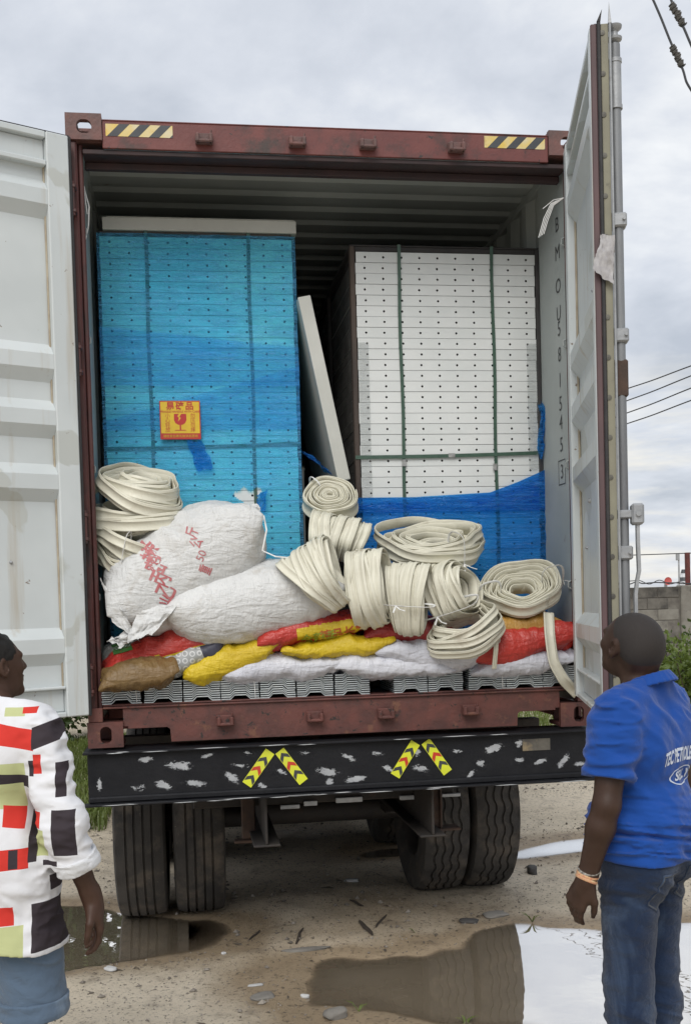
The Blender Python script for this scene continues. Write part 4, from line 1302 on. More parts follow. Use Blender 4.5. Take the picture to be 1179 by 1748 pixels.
# ---- loose panels: one lying on top of the wrapped bundle, leaning ones in the gap
o0 = atY(172, 398, SY + .02); o1 = atY(504, 381, SY + .02)
lp = MB(); zt2 = zt + .0285
lp.box(o0[0] + .01, o1[0], SY - .012, SY + 1.9, zt2, zt2 + .062, .003)
lp.box(o0[0] + .03, o1[0] - .01, SY - .010, SY + 1.9, zt2 + .0625, zt2 + .066, .001)
tag(lp.build('spare_formwork', M['cream_panel']), 'off-white panel lying flat on top of the blue wrapped bundle', 'panel', None, 'thing')
def slab(name, label, A, B, w, t, y0, y1, mat):
    """slab standing on its edge; A bottom, B top in the x-z plane"""
    A, B = np.array(A, float), np.array(B, float)
    d = (B - A) / np.linalg.norm(B - A); n = np.array([d[1], -d[0]])
    mb = MB()
    P = [A, A + n * t, B + n * t, B]
    mb.prism([(q[0], y0, q[1]) for q in P], (0, 0, 0), (0, y1 - y0, 0))
    o = mb.build(name, mat); md = o.modifiers.new('bevel', 'BEVEL'); md.width = .004; md.segments = 2
    return tag(o, label, 'panel', None, 'thing')
YL = 0.40
A_ = atY(577, 822, YL); B_ = atY(508, 507, YL)
slab('leaning_formwork', 'off-white slab leaning diagonally in the gap between the two bundles', (A_[0], A_[2]), (B_[0], B_[2]), .6, .066, YL, YL + .9, M['cream_panel'])
A2 = atY(562, 838, YL + .4); B2 = atY(516, 560, YL + .4)
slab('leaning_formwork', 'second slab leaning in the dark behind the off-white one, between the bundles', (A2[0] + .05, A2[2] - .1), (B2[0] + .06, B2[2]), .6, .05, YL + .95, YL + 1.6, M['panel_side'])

# ---- galvanised channel plates in stacks along the threshold
M['zinc'] = pm('zinc_plate', (0.56, 0.60, 0.61), (0.42, 0.46, 0.475), 30, 0.32, metal=0.3, bscale=60, bstr=.15)
def plate_me():
    xs = [(-.092, 0), (-.048, 0), (-.028, .019), (.028, .019), (.048, 0), (.092, 0)]
    t = .0052; V, Fq = [], []
    pr = []
    for i, (x, z) in enumerate(xs):
        pr.append((x, z))
    m = len(pr)
    for yy in (0.0, 0.40):
        V += [(x, yy, z) for x, z in pr] + [(x, yy, z + t) for x, z in pr]
    for i in range(m - 1):
        Fq += [(i, i + 1, m + i + 1, m + i), (2 * m + i, 3 * m + i, 3 * m + i + 1, 2 * m + i + 1), (m + i, m + i + 1, 3 * m + i + 1, 3 * m + i), (i, 2 * m + i, 2 * m + i + 1, i + 1)]
    Fq += [(0, m, 3 * m, 2 * m), (m - 1, 3 * m - 1, 4 * m - 1, 2 * m - 1)]
    me = mesh('channel_plate', V, Fq, False, [M['zinc']])
    bm = bmesh.new(); bm.from_mesh(me); bmesh.ops.recalc_face_normals(bm, faces=bm.faces[:]); bm.to_mesh(me); bm.free()
    return me
ME_PL = plate_me()
M['twine'] = pm('white_twine', (0.74, 0.74, 0.73), (0.64, 0.64, 0.62), 60, .6)
spans = [(173, 241), (246, 312), (313, 377), (377, 443), (444, 505), (507, 570), (572, 632), (672, 730), (731, 791), (800, 864), (864, 927), (927, 986)]
ords = ['first', 'second', 'third', 'fourth', 'fifth', 'sixth', 'seventh']
for i, (a_, b_) in enumerate(spans):
    p0, p1 = atY(a_, 1195, .045), atY(b_, 1195, .045)
    cx_ = (p0[0] + p1[0]) / 2
    if i < 7:
        lab = 'stack of zinc channel plates, %s from the post under the blue bundle' % ords[i]
    else:
        lab = 'stack of zinc channel plates, %s after the gap in the row' % ords[i - 7]
    st = thing('plate_stack', lab, 'plate stack', (cx_, .045, FZ), R(random.Random(i).uniform(-1.2, 1.2)), 'stacks of zinc channel plates along the sill')
    n = 10 if i not in (8,) else 9
    sc = (p1[0] - p0[0] - .004) / .184
    for k in range(n):
        rk = random.Random(i * 31 + k)
        o = obj('channel_plate', ME_PL, None, st, True)
        o.location = (rk.uniform(-.0015, .0015), rk.uniform(-.006, .006), k * 0.0106)
        o.scale = (sc, 1, 1)
    if i in (0, 3, 9):
        mb = MB(); x = .088 * sc - .02
        hh = n * 0.0106 + .01
        mb.tube([(x, -.010, hh), (x + .004, -.013, hh * .5), (x + .006, -.010, .004), (x + .03, -.012, .003)], .0016, 5)
        mb.tube([(x, -.010, hh), (x + .002, .1, hh + .002), (x + .004, .42, hh)], .0016, 5)
        mb.build('tie_wire', M['twine'], st, True)

# ================================================================== sacks
def poly_mat(name, c, c2, dirt, rough=.5, fine=1.0, dlo=.52, dhi=.80, wrinkle=.55):
    m, nt, bs = new_mat(name)
    v = _coords(nt)
    a = mixc(nt, ramp(nt, noise(nt, v, 4, 4), [(.35, 0.), (.65, 1.)]), c, c2)
    a = mixc(nt, ramp(nt, noise(nt, v, 6, 8, .68, .5), [(dlo, 0.), (dhi, 1.)]), a, dirt)
    nt.links.new(a, bs.inputs['Base Color'])
    bs.inputs['Roughness'].default_value = rough
    w1 = noise(nt, _coords(nt, (1.0, 1, 3.2)), 7, 4, .5, 1.5)
    w2 = noise(nt, _coords(nt, (3.4, 1, 1.2)), 9, 4, .5, 1.0)
    cr = mixc(nt, .45, creased(nt, _coords(nt, (1.0, 1, 2.4)), 6.5, 3, .5, 1.2), creased(nt, _coords(nt, (2.6, 1, 1.0)), 10, 3, .5, .9))
    b0 = nt.nodes.new('ShaderNodeBump'); b0.inputs['Strength'].default_value = wrinkle * .8; b0.inputs['Distance'].default_value = .02
    nt.links.new(cr, b0.inputs['Height'])
    b1 = nt.nodes.new('ShaderNodeBump'); b1.inputs['Strength'].default_value = wrinkle; b1.inputs['Distance'].default_value = .03
    nt.links.new(mixc(nt, .4, w1, w2), b1.inputs['Height']); nt.links.new(b0.outputs[0], b1.inputs['Normal'])
    nt.links.new(b1.outputs[0], bs.inputs['Normal'])
    return m
M['sack_white'] = poly_mat('dusty_white_sack', (.60, .605, .60), (.545, .55, .545), (.36, .325, .275))
M['sack_clean'] = poly_mat('white_woven_sack', (.60, .61, .66), (.52, .53, .59), (.40, .39, .40), dlo=.68, dhi=.9)
M['sack_yellow'] = poly_mat('yellow_woven_sack', (.60, .44, .012), (.54, .38, .015), (.32, .22, .03), dlo=.62, dhi=.85)
M['sack_brown'] = poly_mat('brown_woven_sack', (.185, .115, .042), (.15, .088, .032), (.085, .055, .028), dlo=.5)
M['sack_red'] = poly_mat('red_printed_sack', (.46, .042, .030), (.40, .032, .026), (.22, .035, .025), .38, dlo=.62)
M['sack_dkred'] = poly_mat('dark_red_sack', (.33, .030, .030), (.27, .026, .026), (.15, .03, .025), .42)
M['sack_tan'] = poly_mat('orange_tan_sack', (.47, .27, .065), (.42, .23, .055), (.25, .13, .04), .45)
M['print_red'] = pm('faded_red_print', (.40, .085, .095), (.47, .20, .20), 30, .6)
M['stitch'] = pm('seam_stitch', (.18, .12, .03), None, 1, .8)

def pillow(L, W, T, seed, nu=110, nv=64, eu=2.7, ev=3.6, pw=.50, pv=.46, pinch=.07, wr=.018, ear=.045, bend=0.0, flat=.9, lump=.026):
    """stuffed sack: x length, y width, z thickness; closed surface with gathered ends"""
    u = np.linspace(-1, 1, nu); v = np.linspace(-1, 1, nv)
    u = np.sign(u) * (1 - (1 - np.abs(u)) ** 1.25); v = np.sign(v) * (1 - (1 - np.abs(v)) ** 1.35)
    U, V = np.meshgrid(u, v, indexing='ij')
    tu = np.clip(1 - np.abs(U) ** eu, 0, 1) ** pw; tv = np.clip(1 - np.abs(V) ** ev, 0, 1) ** pv
    th = T / 2 * tu * tv
    X = L / 2 * U * (1 - pinch * (1 - V ** 2) * U ** 2) ; Y = W / 2 * V * (1 - pinch * (1 - U ** 2) * V ** 2)
    Y = Y * (1 - .16 * np.abs(U) ** 6)
    res = []
    for s in (1, -1):
        edge_u = np.abs(U) ** 3; edge_v = np.abs(V) ** 4
        g = (1 - np.abs(fbm(V * 7 + seed, U * 1.2, seed * 1.7 + s, 3))) * edge_u
        g2 = (1 - np.abs(fbm(U * 9 + seed, V * 1.3, seed * 2.3 + s, 3))) * edge_v
        lum = lump * fbm(X * 6 + seed, Y * 6, seed + s * 3.1, 3) * tu * tv
        wk = wr * ((1 - np.abs(fbm(X * 14 + seed + Y * 6, Y * 9 - X * 4, seed + 8 + s, 3))) - .6)
        z = s * th * (1.0 if s > 0 else flat) + (lum + wk * (0.3 + tu * tv)) * (tu * tv > .02) * 1.0 * s + (wr * 1.3 * (g - .5) * edge_u + wr * .9 * (g2 - .5) * edge_v) * s * np.sqrt(tu * tv + 1e-9)
        mid = ear * np.abs(U) ** 4 * fbm(V * 2 + seed * 3, U, seed, 2) + .010 * np.abs(V) ** 4 * fbm(U * 2.4 + seed, 3.3, seed, 2)
        z = z + mid + bend * (U ** 2)
        res.append(np.stack([X, Y, z], -1))
    top, bot = res
    ii = np.arange(nu * nv).reshape(nu, nv)
    verts = np.concatenate([top.reshape(-1, 3), bot.reshape(-1, 3)])
    q = np.stack([ii[:-1, :-1].ravel(), ii[1:, :-1].ravel(), ii[1:, 1:].ravel(), ii[:-1, 1:].ravel()], 1)
    q2 = q[:, ::-1] + nu * nv
    # weld the rim
    rim = np.zeros((nu, nv), bool); rim[0] = rim[-1] = True; rim[:, 0] = rim[:, -1] = True
    rid = ii[rim]
    mp = np.arange(2 * nu * nv); mp[rid + nu * nv] = rid
    verts[rid] = (verts[rid] + verts[rid + nu * nv]) / 2
    faces = np.concatenate([q, mp[q2]])
    return verts, faces
def place(v, c, tilt=0., yaw=0., pitch=0., roll=0.):
    """pitch about the length axis, tilt in the x-z plane, yaw about z"""
    m = (Matrix.Rotation(yaw, 3, 'Z') @ Matrix.Rotation(-tilt, 3, 'Y') @ Matrix.Rotation(pitch, 3, 'X'))
    return v @ np.array(m).T + np.array(c)
def compact(v, f):
    used = np.unique(f); mp = -np.ones(len(v), int); mp[used] = np.arange(len(used))
    return v[used], mp[f]
def sack(label, px, py, wpx, hpx, Y, depth, mat, seed, tilt=0., yaw=0., pitch=0., group='grain and cement sacks', cat='sack', mats=None, midx=None, **k):
    c = atY(px, py, Y); sc = FPX / float((c - CAM_POS) @ _f)
    L, T = wpx / sc, hpx / sc
    v, f = pillow(L, depth, T, seed, **k)
    lv = v
    fc = lv[f].mean(1)
    v = place(v, c, R(tilt), R(yaw), R(pitch))
    mi = midx(fc / np.array([L / 2, depth / 2, T / 2])) if midx is not None else None
    v, f = compact(v, f)
    root = thing('sack', label, cat, (c[0], c[1], FZ), 0, group)
    b = obj('bag', mesh('bag', v, f, True, mats or [mat], mi), None, root)
    return root, b, c, sc
def bvh_of(o):
    me = o.data
    return BVHTree.FromPolygons([v.co[:] for v in me.vertices], [p.vertices[:] for p in me.polygons])
def project_print(name, V2, F2, origin, ux, uy, bvh, mat, parent, off=.0022, dirv=(0, 1, 0)):
    """lay flat lettering on a curved surface along dirv"""
    d = Vector(dirv).normalized(); out = []; ok = []
    for v in V2:
        p = Vector(origin) + Vector(ux) * float(v[0]) + Vector(uy) * float(v[1])
        h = bvh.ray_cast(p - d * 1.0, d, 3.0)
        if h[0] is None: out.append(p); ok.append(False)
        else:
            nn = h[1] if h[1].dot(d) < 0 else -h[1]
            out.append(h[0] + nn * off); ok.append(True)
    F3 = [q for q in F2 if all(ok[i] for i in q)]
    return obj(name, mesh(name, [tuple(p) for p in out], F3, True), mat, parent)
def seam(bag, x0, x1, y0, y1, mat, parent, n=26, sag=0.0):
    """stitched seam traced across the front of a bag between two picture-plane points"""
    bv = bvh_of(bag); pts = []
    for i in range(n):
        t = i / (n - 1.)
        px, py = x0 + (x1 - x0) * t, y0 + (y1 - y0) * t + sag * math.sin(math.pi * t)
        d = Vector(_ray(px, py)).normalized()
        h = bv.ray_cast(Vector(CAM_POS), d, 20)
        if h[0] is not None: pts.append(h[0] - d * .001)
    if len(pts) > 3:
        mb = MB(); mb.tube(pts, .0022, 5); mb.build('seam', mat, parent)

# lowest course
sack('brown woven sack at the corner post, lowest of the sacks', 240, 1156, 136, 54, .11, .40, M['sack_brown'], 3.1, tilt=7)
_, b, _, _ = sack('plain white sack, first one along the threshold, beside the brown sack', 478, 1138, 216, 52, .20, .44, M['sack_clean'], 5.2, tilt=3)
_, b, _, _ = sack('flat white sack with a knotted corner, middle of the threshold', 664, 1136, 208, 50, .18, .42, M['sack_clean'], 6.4, tilt=-4)
sack('white sack under the red sack, next to the open door post', 880, 1130, 194, 48, .20, .44, M['sack_clean'], 7.7, tilt=5)
# second course
def rings_idx(q): return (q[:, 0] > .45).astype(int)
def ring_mat():
    m, nt, bs = new_mat('grey_ring_print_sack')
    tc = nt.nodes.new('ShaderNodeTexCoord')
    mp = nt.nodes.new('ShaderNodeVectorMath'); mp.operation = 'MULTIPLY'; mp.inputs[1].default_value = (30, 0, 30)
    nt.links.new(tc.outputs['Object'], mp.inputs[0])
    vo = nt.nodes.new('ShaderNodeTexVoronoi'); vo.voronoi_dimensions = '3D'; vo.inputs['Scale'].default_value = 1.0; vo.inputs['Randomness'].default_value = .25
    nt.links.new(mp.outputs[0], vo.inputs['Vector'])
    r = ramp(nt, vo.outputs['Distance'], [(.26, 0.), (.30, 1.), (.40, 1.), (.44, 0.)])
    nt.links.new(mixc(nt, r, (.30, .31, .31), (.55, .56, .56)), bs.inputs['Base Color']); bs.inputs['Roughness'].default_value = .5
    return m
sack('grey sack printed with small rings and a navy end', 316, 1126, 140, 52, .17, .36, None, 9.1, tilt=20, mats=[ring_mat(), pm('navy_print', (.03, .032, .055), (.045, .045, .07), 8, .5)], midx=rings_idx)
_, b, _, _ = sack('yellow woven sack slanting up beside the ring-printed sack', 396, 1125, 176, 60, .17, .40, M['sack_yellow'], 11.3, tilt=17)
seam(b, 335, 1158, 470, 1106, M['stitch'], b, sag=6)
_, b, _, _ = sack('yellow woven sack lying flat under the red lettered sack', 570, 1104, 194, 46, .17, .42, M['sack_yellow'], 12.9, tilt=3)
seam(b, 488, 1113, 650, 1103, M['stitch'], b, sag=9)
sack('plump white sack under the strip coils, above the knotted one', 722, 1116, 188, 60, .17, .42, M['sack_clean'], 14.0, tilt=-9)
_, b, _, _ = sack('bright red printed sack with a bagged end by the door', 878, 1099, 198, 68, .17, .42, M['sack_red'], 15.5, tilt=11)
rootr = b
seam(b, 800, 1130, 955, 1095, M['stitch'], b, sag=4)
# upper course
def rice_idx(q):
    n = np.zeros(len(q), int)
    n[q[:, 1] < -.30] = 1
    n[(q[:, 1] < -.80) & (q[:, 2] < 0.15)] = 2
    return n
_, b, c_, sc_ = sack('red, yellow and pale grey rice sack tucked under the lettered white bag', 282, 1098, 236, 56, .25, .50, None, 17.1, tilt=14, pitch=14, mats=[poly_mat('pale_grey_print', (.42, .43, .42), (.36, .37, .36), (.26, .25, .24)), M['sack_red'], M['sack_yellow']], midx=rice_idx)
bv = bvh_of(b)
M['green_print'] = pm('green_print', (.06, .19, .045), (.05, .15, .04), 8, .5)
g = atY(208, 1106, .0)
uu, vv = np.meshgrid(np.linspace(-.045, .045, 12), np.linspace(-.024, .024, 8), indexing='ij'); V2 = np.stack([uu.ravel(), vv.ravel()], 1)
ig = np.arange(96).reshape(12, 8); F2 = np.stack([ig[:-1, :-1].ravel(), ig[1:, :-1].ravel(), ig[1:, 1:].ravel(), ig[:-1, 1:].ravel()], 1).tolist()
project_print('printed_block', V2, F2, g, (.97, 0, .24), (-.24, 0, .97), bv, M['green_print'], b, off=.003, dirv=_ray(208, 1106))
V2, F2 = text_geo('POTATO', .022, .01); g = atY(208, 1106, .0)
project_print('lettering', V2, F2, g, (.97, 0, .24), (-.24, 0, .97), bv, M['panel'], b, off=.0055, dirv=_ray(208, 1106))
def red_idx(q):
    n = np.zeros(len(q), int); n[(q[:, 1] < -.70) & (q[:, 2] < .42) & (q[:, 0] > -.35)] = 1
    return n
_, b, _, _ = sack('red rice sack with a yellow band of Chinese lettering', 534, 1076, 204, 50, .17, .44, None, 19.4, tilt=8, mats=[M['sack_red'], M['sack_yellow']], midx=red_idx)
bv = bvh_of(b)
M['print_orange'] = pm('orange_red_print', (.42, .07, .02), None, 1, .5)
M['print_olive'] = pm('olive_print', (.24, .30, .03), None, 1, .5)
for s, px, py, mt in (('金稻香', 545, 1091, 'print_olive'), ('精品长粒香', 597, 1080, 'print_orange')):
    V2, F2 = text_geo(s, .058, .012, bold=.0012)
    project_print('lettering', V2, F2, atY(px, py, .0), (.985, 0, .14), (-.14, 0, .985), bv, M[mt], b, dirv=_ray(px, py))
sack('dark red sack half hidden under the strip coils', 690, 1080, 160, 54, .20, .42, M['sack_dkred'], 22.0, tilt=-5)
sack('orange tan sack on top of the red one, below the open coil', 878, 1070, 130, 54, .21, .40, M['sack_tan'], 24.7, tilt=6)
# red plastic bag at the end of the red sack
M['bag_red'] = pm('glossy_red_plastic', (.52, .035, .025), (.44, .03, .022), 9, .25, bscale=22, bstr=.8, bdist=.02)
c = atY(955, 1088, .12); v, f = pillow(.16, .16, .19, 41., 40, 30, 2.2, 2.2, .5, .5, wr=.02, lump=.03)
v, f = compact(place(v, c, R(60), R(20)), f)
tag(obj('plastic_bag', mesh('plastic_bag', v, f, True), M['bag_red']), 'crumpled red plastic bag stuffed at the end of the red sack', 'bag')

# the two big white sacks
_, b1, c1, s1_ = sack('big white sack with red Chinese lettering leaning on the blue bundle', 318, 968, 306, 176, .17, .46, M['sack_white'], 31.2, tilt=31, eu=3.4, ev=2.4, pw=.55, pv=.5, wr=.012, lump=.03, nu=120, nv=80, flat=1., group='big white sacks')
bv1 = bvh_of(b1)
ang = R(30)
ux, uz = np.array([math.cos(ang), 0, math.sin(ang)]), np.array([-math.sin(ang), 0, math.cos(ang)])
# lettering reads across the sack: columns stand at right angles to its length
rd_ = R(-70)
col_dir = np.array([-math.sin(R(-20)), 0, math.cos(R(-20))])
def column(s, pxs, pys, size, rot, **k):
    for ch, x_, y_ in zip(s, pxs, pys):
        V2, F2 = text_geo(ch, size, .018, **k)
        a_ = R(rot)
        project_print('lettering', V2, F2, atY(x_, y_, -.1), (math.cos(a_), 0, math.sin(a_)), (-math.sin(a_), 0, math.cos(a_)), bv1, M['print_red'], b1, dirv=_ray(x_, y_))
column('条封密丙乙光', [256, 262, 268, 276, 285, 293], [936, 952, 969, 989, 1010, 1030], .108, 64, bold=.0022, sx=.55)
column('斤公', [329, 336], [909, 927], .066, 66, bold=.001, sx=.7)
V2, F2 = text_geo('50', .052, .018); a_ = R(66)
project_print('lettering', V2, F2, atY(344, 949, -.1), (math.cos(a_), 0, math.sin(a_)), (-math.sin(a_), 0, math.cos(a_)), bv1, M['print_red'], b1, dirv=_ray(344, 949))
column('重', [352], [973], .066, 66, bold=.001, sx=.6)
# ragged mouth of that sack hanging down at its lower end, loose corner at the upper end
q = lambda px, py, y: atY(px, py, y)
rag('sack_flap', [q(170, 985, .04), q(205, 1040, -.05), q(238, 1094, -.06), q(190, 1060, -.02)], M['sack_white'], b1, 2.2, n=22, crumple=.014)
rag('sack_flap', [q(232, 1040, -.04), q(305, 1030, -.06), q(262, 1082, -.08), q(218, 1096, -.06)], M['sack_white'], b1, 6.1, n=22, crumple=.014)
rag('sack_flap', [q(400, 862, .10), q(438, 862, .08), q(452, 885, .05), q(425, 900, .03)], M['sack_white'], b1, 9.1, n=18, crumple=.02)
_, b2, _, _ = sack('big plain white sack lying across the middle, dusty and creased', 432, 1028, 308, 138, .14, .46, M['sack_white'], 36.6, tilt=9, eu=2.7, ev=2.4, pw=.5, pv=.5, wr=.012, lump=.028, nu=120, nv=80, flat=1., group='big white sacks')
mb = MB(); pts = [q(450, 880, .02), q(455, 905, -.02), q(448, 940, -.04), q(470, 950, -.06), q(500, 953, -.03)]
mb.tube(pts, .004, 6, flat=.4)
tag(mb.build('twine', M['twine']), 'white plastic twine lying between the two big white sacks', 'twine')
# loose sheet of white sacking under the lettered bag
rg = rag('sack_scrap', [q(182, 1094, .02), q(212, 1076, -.03), q(240, 1090, -.05), q(205, 1104, -.04)], M['sack_white'], None, 12.2, n=20, crumple=.02)
tag(rg, 'torn scrap of white sacking lying over the rice sack at the post', 'sacking')

# ================================================================== coils of white rubber strip
M['strip'] = poly_mat('cream_rubber_strip', (.68, .66, .55), (.60, .58, .475), (.38, .33, .25), .5, dlo=.56, dhi=.82, wrinkle=.10)
def ribbon(P, Wd, w=.048, t=.0045):
    """strip with rounded lips along both edges swept along P; Wd: unit width vectors"""
    P = np.array(P); Wd = np.array(Wd)
    T = np.gradient(P, axis=0); T /= np.linalg.norm(T, axis=1)[:, None] + 1e-12
    Wd = Wd - T * (Wd * T).sum(1)[:, None]; Wd /= np.linalg.norm(Wd, axis=1)[:, None] + 1e-12
    N = np.cross(T, Wd)
    h = w / 2
    prof = [(-h, .0), (-h + .0015, .0058), (-h + .007, .0062), (-h + .009, .0018), (h - .016, .0018), (h - .014, .0046), (h - .009, .0046), (h - .008, .0014), (h - .003, .0030), (h, .0), (h - .002, -.0026), (-h + .002, -.0026)]
    m = len(prof); n = len(P)
    V = (P[:, None, :] + Wd[:, None, :] * np.array([a[0] for a in prof])[None, :, None] + N[:, None, :] * np.array([a[1] for a in prof])[None, :, None]).reshape(-1, 3)
    i = np.arange(n - 1)[:, None] * m; k = np.arange(m)[None, :]; k2 = (k + 1) % m
    F4 = np.stack([(i + k).ravel(), (i + k2).ravel(), (i + m + k2).ravel(), (i + m + k).ravel()], 1).tolist()
    F4.append(tuple(range(m))[::-1]); F4.append(tuple((n - 1) * m + q for q in range(m)))
    return V, F4
def coil(label, c, axis, up, rx, ry, turns, rin=.45, spread=.02, tilt=.05, seed=1, w=.048, wob=.075, seg=44, tie=(), twist=0.0, squash=0.0, droop=0.0, pinch=0.0, dome=0.0, pphase=0.0):
    """wound strip: axis = winding axis, rx/ry outer radii across it, spread = axial scatter of the turns,
    pinch gathers the turns on one side, dome lifts the inner turns along the axis"""
    rg = np.random.RandomState(seed)
    ax = np.array(axis, float); ax /= np.linalg.norm(ax)
    v = np.array(up, float); v -= ax * (v @ ax); v /= np.linalg.norm(v)
    u = np.cross(v, ax)
    n = int(turns * seg)
    th = np.linspace(0, turns * 2 * math.pi, n) + rg.uniform(0, 6.28)
    kt = np.linspace(0, turns, n)
    def smooth(a):
        x = np.clip(kt + .5, 0, len(a) - 1.001)
        i = np.floor(x).astype(int); fr = x - i; fr = fr * fr * (3 - 2 * fr)
        return a[i] * (1 - fr) + a[np.minimum(i + 1, len(a) - 1)] * fr
    N = int(turns) + 3
    base = np.linspace(0, 1, N)
    rr = rin + (1 - rin) * smooth(np.clip(base + rg.uniform(-.06, .06, N), 0, 1.05))
    # successive turns are laid side by side, back and forth across the width
    lay = np.array([((k * 0.618 + rg.uniform(-.08, .08)) % 1.0) * 2 - 1 for k in range(N)])
    off = smooth(lay) * spread
    tx, ty = smooth(rg.uniform(-1, 1, N)) * tilt, smooth(rg.uniform(-1, 1, N)) * tilt
    ph = rg.uniform(0, 6.28, 4)
    lob = 1 + wob * np.sin(2 * th + ph[0]) * .6 + wob * np.sin(3 * th + ph[1]) * .5 + wob * .5 * np.sin(5 * th + ph[3] + smooth(rg.uniform(-1, 1, N)))
    a = rx * rr * lob * np.cos(th); b = ry * rr * lob * np.sin(th)
    if squash: b = np.where(b < 0, b * (1 - squash), b)
    if pinch: off = off * (1 - pinch * (.5 - .5 * np.sin(th + pphase)))
    z = off + a * tx + b * ty + dome * (1 - rr)
    P = np.array(c)[None] + a[:, None] * u[None] + b[:, None] * v[None] + z[:, None] * ax[None]
    if droop: P[:, 2] -= droop * np.clip((np.abs(a) / rx), 0, 1) ** 2
    Wd = ax[None] + (tx * 1.0)[:, None] * (-u)[None] + (ty * 1.0)[:, None] * (-v)[None]
    tw = twist + .18 * smooth(rg.uniform(-1, 1, N))
    Wd = Wd + (tw * np.sin(th * 1.0 + ph[2]))[:, None] * (np.cos(th)[:, None] * u[None] + np.sin(th)[:, None] * v[None])
    V, Fq = ribbon(P, Wd, w)
    root = thing('strip_coil', label, 'coil', tuple(c), 0, 'coils of white rubber strip')
    obj('strip', mesh('strip', V, Fq, True, [M['strip']]), None, root)
    rin = max(rin, .58)
    for ta in tie:
        ca, sa = math.cos(ta), math.sin(ta)
        ctr = np.array(c) + u * rx * ca * (1 + rin) / 2 + v * ry * sa * (1 - (squash if sa < 0 else 0)) * (1 + rin) / 2
        if droop: ctr[2] -= droop * abs(ca) ** 2
        rad = u * rx * ca + v * ry * sa; rl = np.linalg.norm(rad); rad /= rl
        hr, ha = rl * (1 - rin) / 2 + .014, spread + w / 2 + .012 + rl * tilt * .6
        pts = []
        for k in range(21):
            q = 2 * math.pi * k / 20
            cq, sq = math.cos(q), math.sin(q)
            pts.append(ctr + rad * hr * math.copysign(abs(cq) ** .6, cq) + ax * ha * math.copysign(abs(sq) ** .6, sq))
        mb = MB(); mb.tube(pts, .0055, 6, flat=.4)
        kn = ctr + rad * hr + ax * ha * -.3
        mb.tube([kn, kn + rad * .018 + np.array([.02, -.01, -.012]), kn + rad * .02 + np.array([.045, -.012, -.02])], .0045, 6, flat=.5)
        mb.tube([kn, kn + rad * .016 + np.array([-.012, -.01, -.028])], .0045, 6, flat=.5)
        mb.build('tie', M['twine'], root)
    return root
def strip_piece(pts, name, label, w=.05, root=None, side=(1, 0, 0)):
    P = np.array([list(p) for p in pts], float)
    # smooth the polyline
    t = np.linspace(0, len(P) - 1, 60)
    Q = np.stack([np.interp(t, np.arange(len(P)), P[:, i]) for i in range(3)], 1)
    for _ in range(12): Q[1:-1] = (Q[:-2] + 2 * Q[1:-1] + Q[2:]) / 4
    V, Fq = ribbon(Q, np.tile(np.array(side, float), (len(Q), 1)), w)
    o = obj(name, mesh(name, V, Fq, True, [M['strip']]), None, root)
    return o
CD = -_f                              # towards the camera
def W3(px, py, y): return atY(px, py, y)
# heap on the left
coil('strip coil at the top of the heap by the corner post', W3(241, 838, .20), (.20, -.34, 1), (0, 1, 0), .222, .21, 20, .30, .042, .26, 3, wob=.08, w=.058, dome=.05)
coil('strip coil in the middle of the heap by the corner post', W3(236, 884, .22), (-.14, -.20, 1), (0, 1, 0), .225, .21, 15, .58, .048, .24, 8, wob=.08, w=.058)
coil('tied strip coil at the bottom of the heap by the corner post', W3(230, 940, .22), (.22, -.35, 1), (0, 1, 0), .205, .21, 16, .58, .060, .26, 12, wob=.08, w=.054, tie=(-1.75,))
# heap on the right
coil('oval spiral strip roll standing in the gap below the leaning slab', W3(563, 852, .36), (-.15, -.80, .62), (.1, 0, 1), .142, .132, 15, .08, .010, .03, 21, w=.085, wob=.06, tie=(2.4,))
coil('strip coil on its side just under the oval roll', W3(580, 918, .22), (.93, -.30, -.25), (0, 0, 1), .14, .108, 24, .66, .150, .15, 25, w=.046, pinch=.25)
coil('strip coil flopped over the end of the big plain sack', W3(548, 984, -.06), (.80, -.36, .52), (0, 0, 1), .14, .170, 26, .62, .110, .20, 29, w=.050, pinch=.55, pphase=.4)
coil('strip coil standing upright beside the flopped one, with a loose end', W3(630, 1005, -.02), (.93, -.34, .14), (0, 0, 1), .13, .185, 26, .62, .112, .17, 33, w=.052, pinch=.45)
coil('narrow strip coil tied round its waist, in the middle', W3(698, 1024, -.04), (.92, -.36, -.08), (0, 0, 1), .11, .172, 22, .62, .088, .20, 37, w=.046, pinch=.30, tie=(3.3,))
coil('lumpy strip coil crossed by a white tie', W3(772, 1008, .02), (.72, -.60, .24), (0, 0, 1), .17, .158, 26, .50, .105, .20, 41, w=.050, pinch=.4, tie=(3.9,))
coil('wide flat strip coil resting on the others against the blue film', W3(737, 930, .22), (-.06, -.42, 1), (0, 1, 0), .285, .22, 24, .30, .050, .17, 45, w=.054, wob=.09, tie=(-1.2,), dome=-.02)
coil('low strip coil drooping over the dark red sack', W3(793, 1074, -.02), (-.30, -.55, 1), (0, 1, 0), .198, .17, 20, .50, .062, .24, 49, w=.044, wob=.09)
coil('open round strip coil next to the door with a trailing end', W3(890, 1003, .12), (-.20, -.70, .78), (0, .7, 1), .208, .185, 24, .26, .030, .10, 53, w=.066, wob=.08, tie=(.2, 3.3), dome=-.07)
o = strip_piece([W3(936, 1046, .02), W3(938, 1085, -.04), W3(944, 1130, -.06), W3(962, 1162, -.055), W3(986, 1186, .0)], 'loose_strip', '', .054)
tag(o, 'loose end of white strip hanging past the red sack to the sill', 'strip')
o = strip_piece([W3(836, 1048, -.09), W3(847, 1075, -.10), W3(846, 1110, -.09), W3(843, 1142, -.06)], 'loose_strip', '', .024)
tag(o, 'thin white strip end dangling in front of the red sack', 'strip')
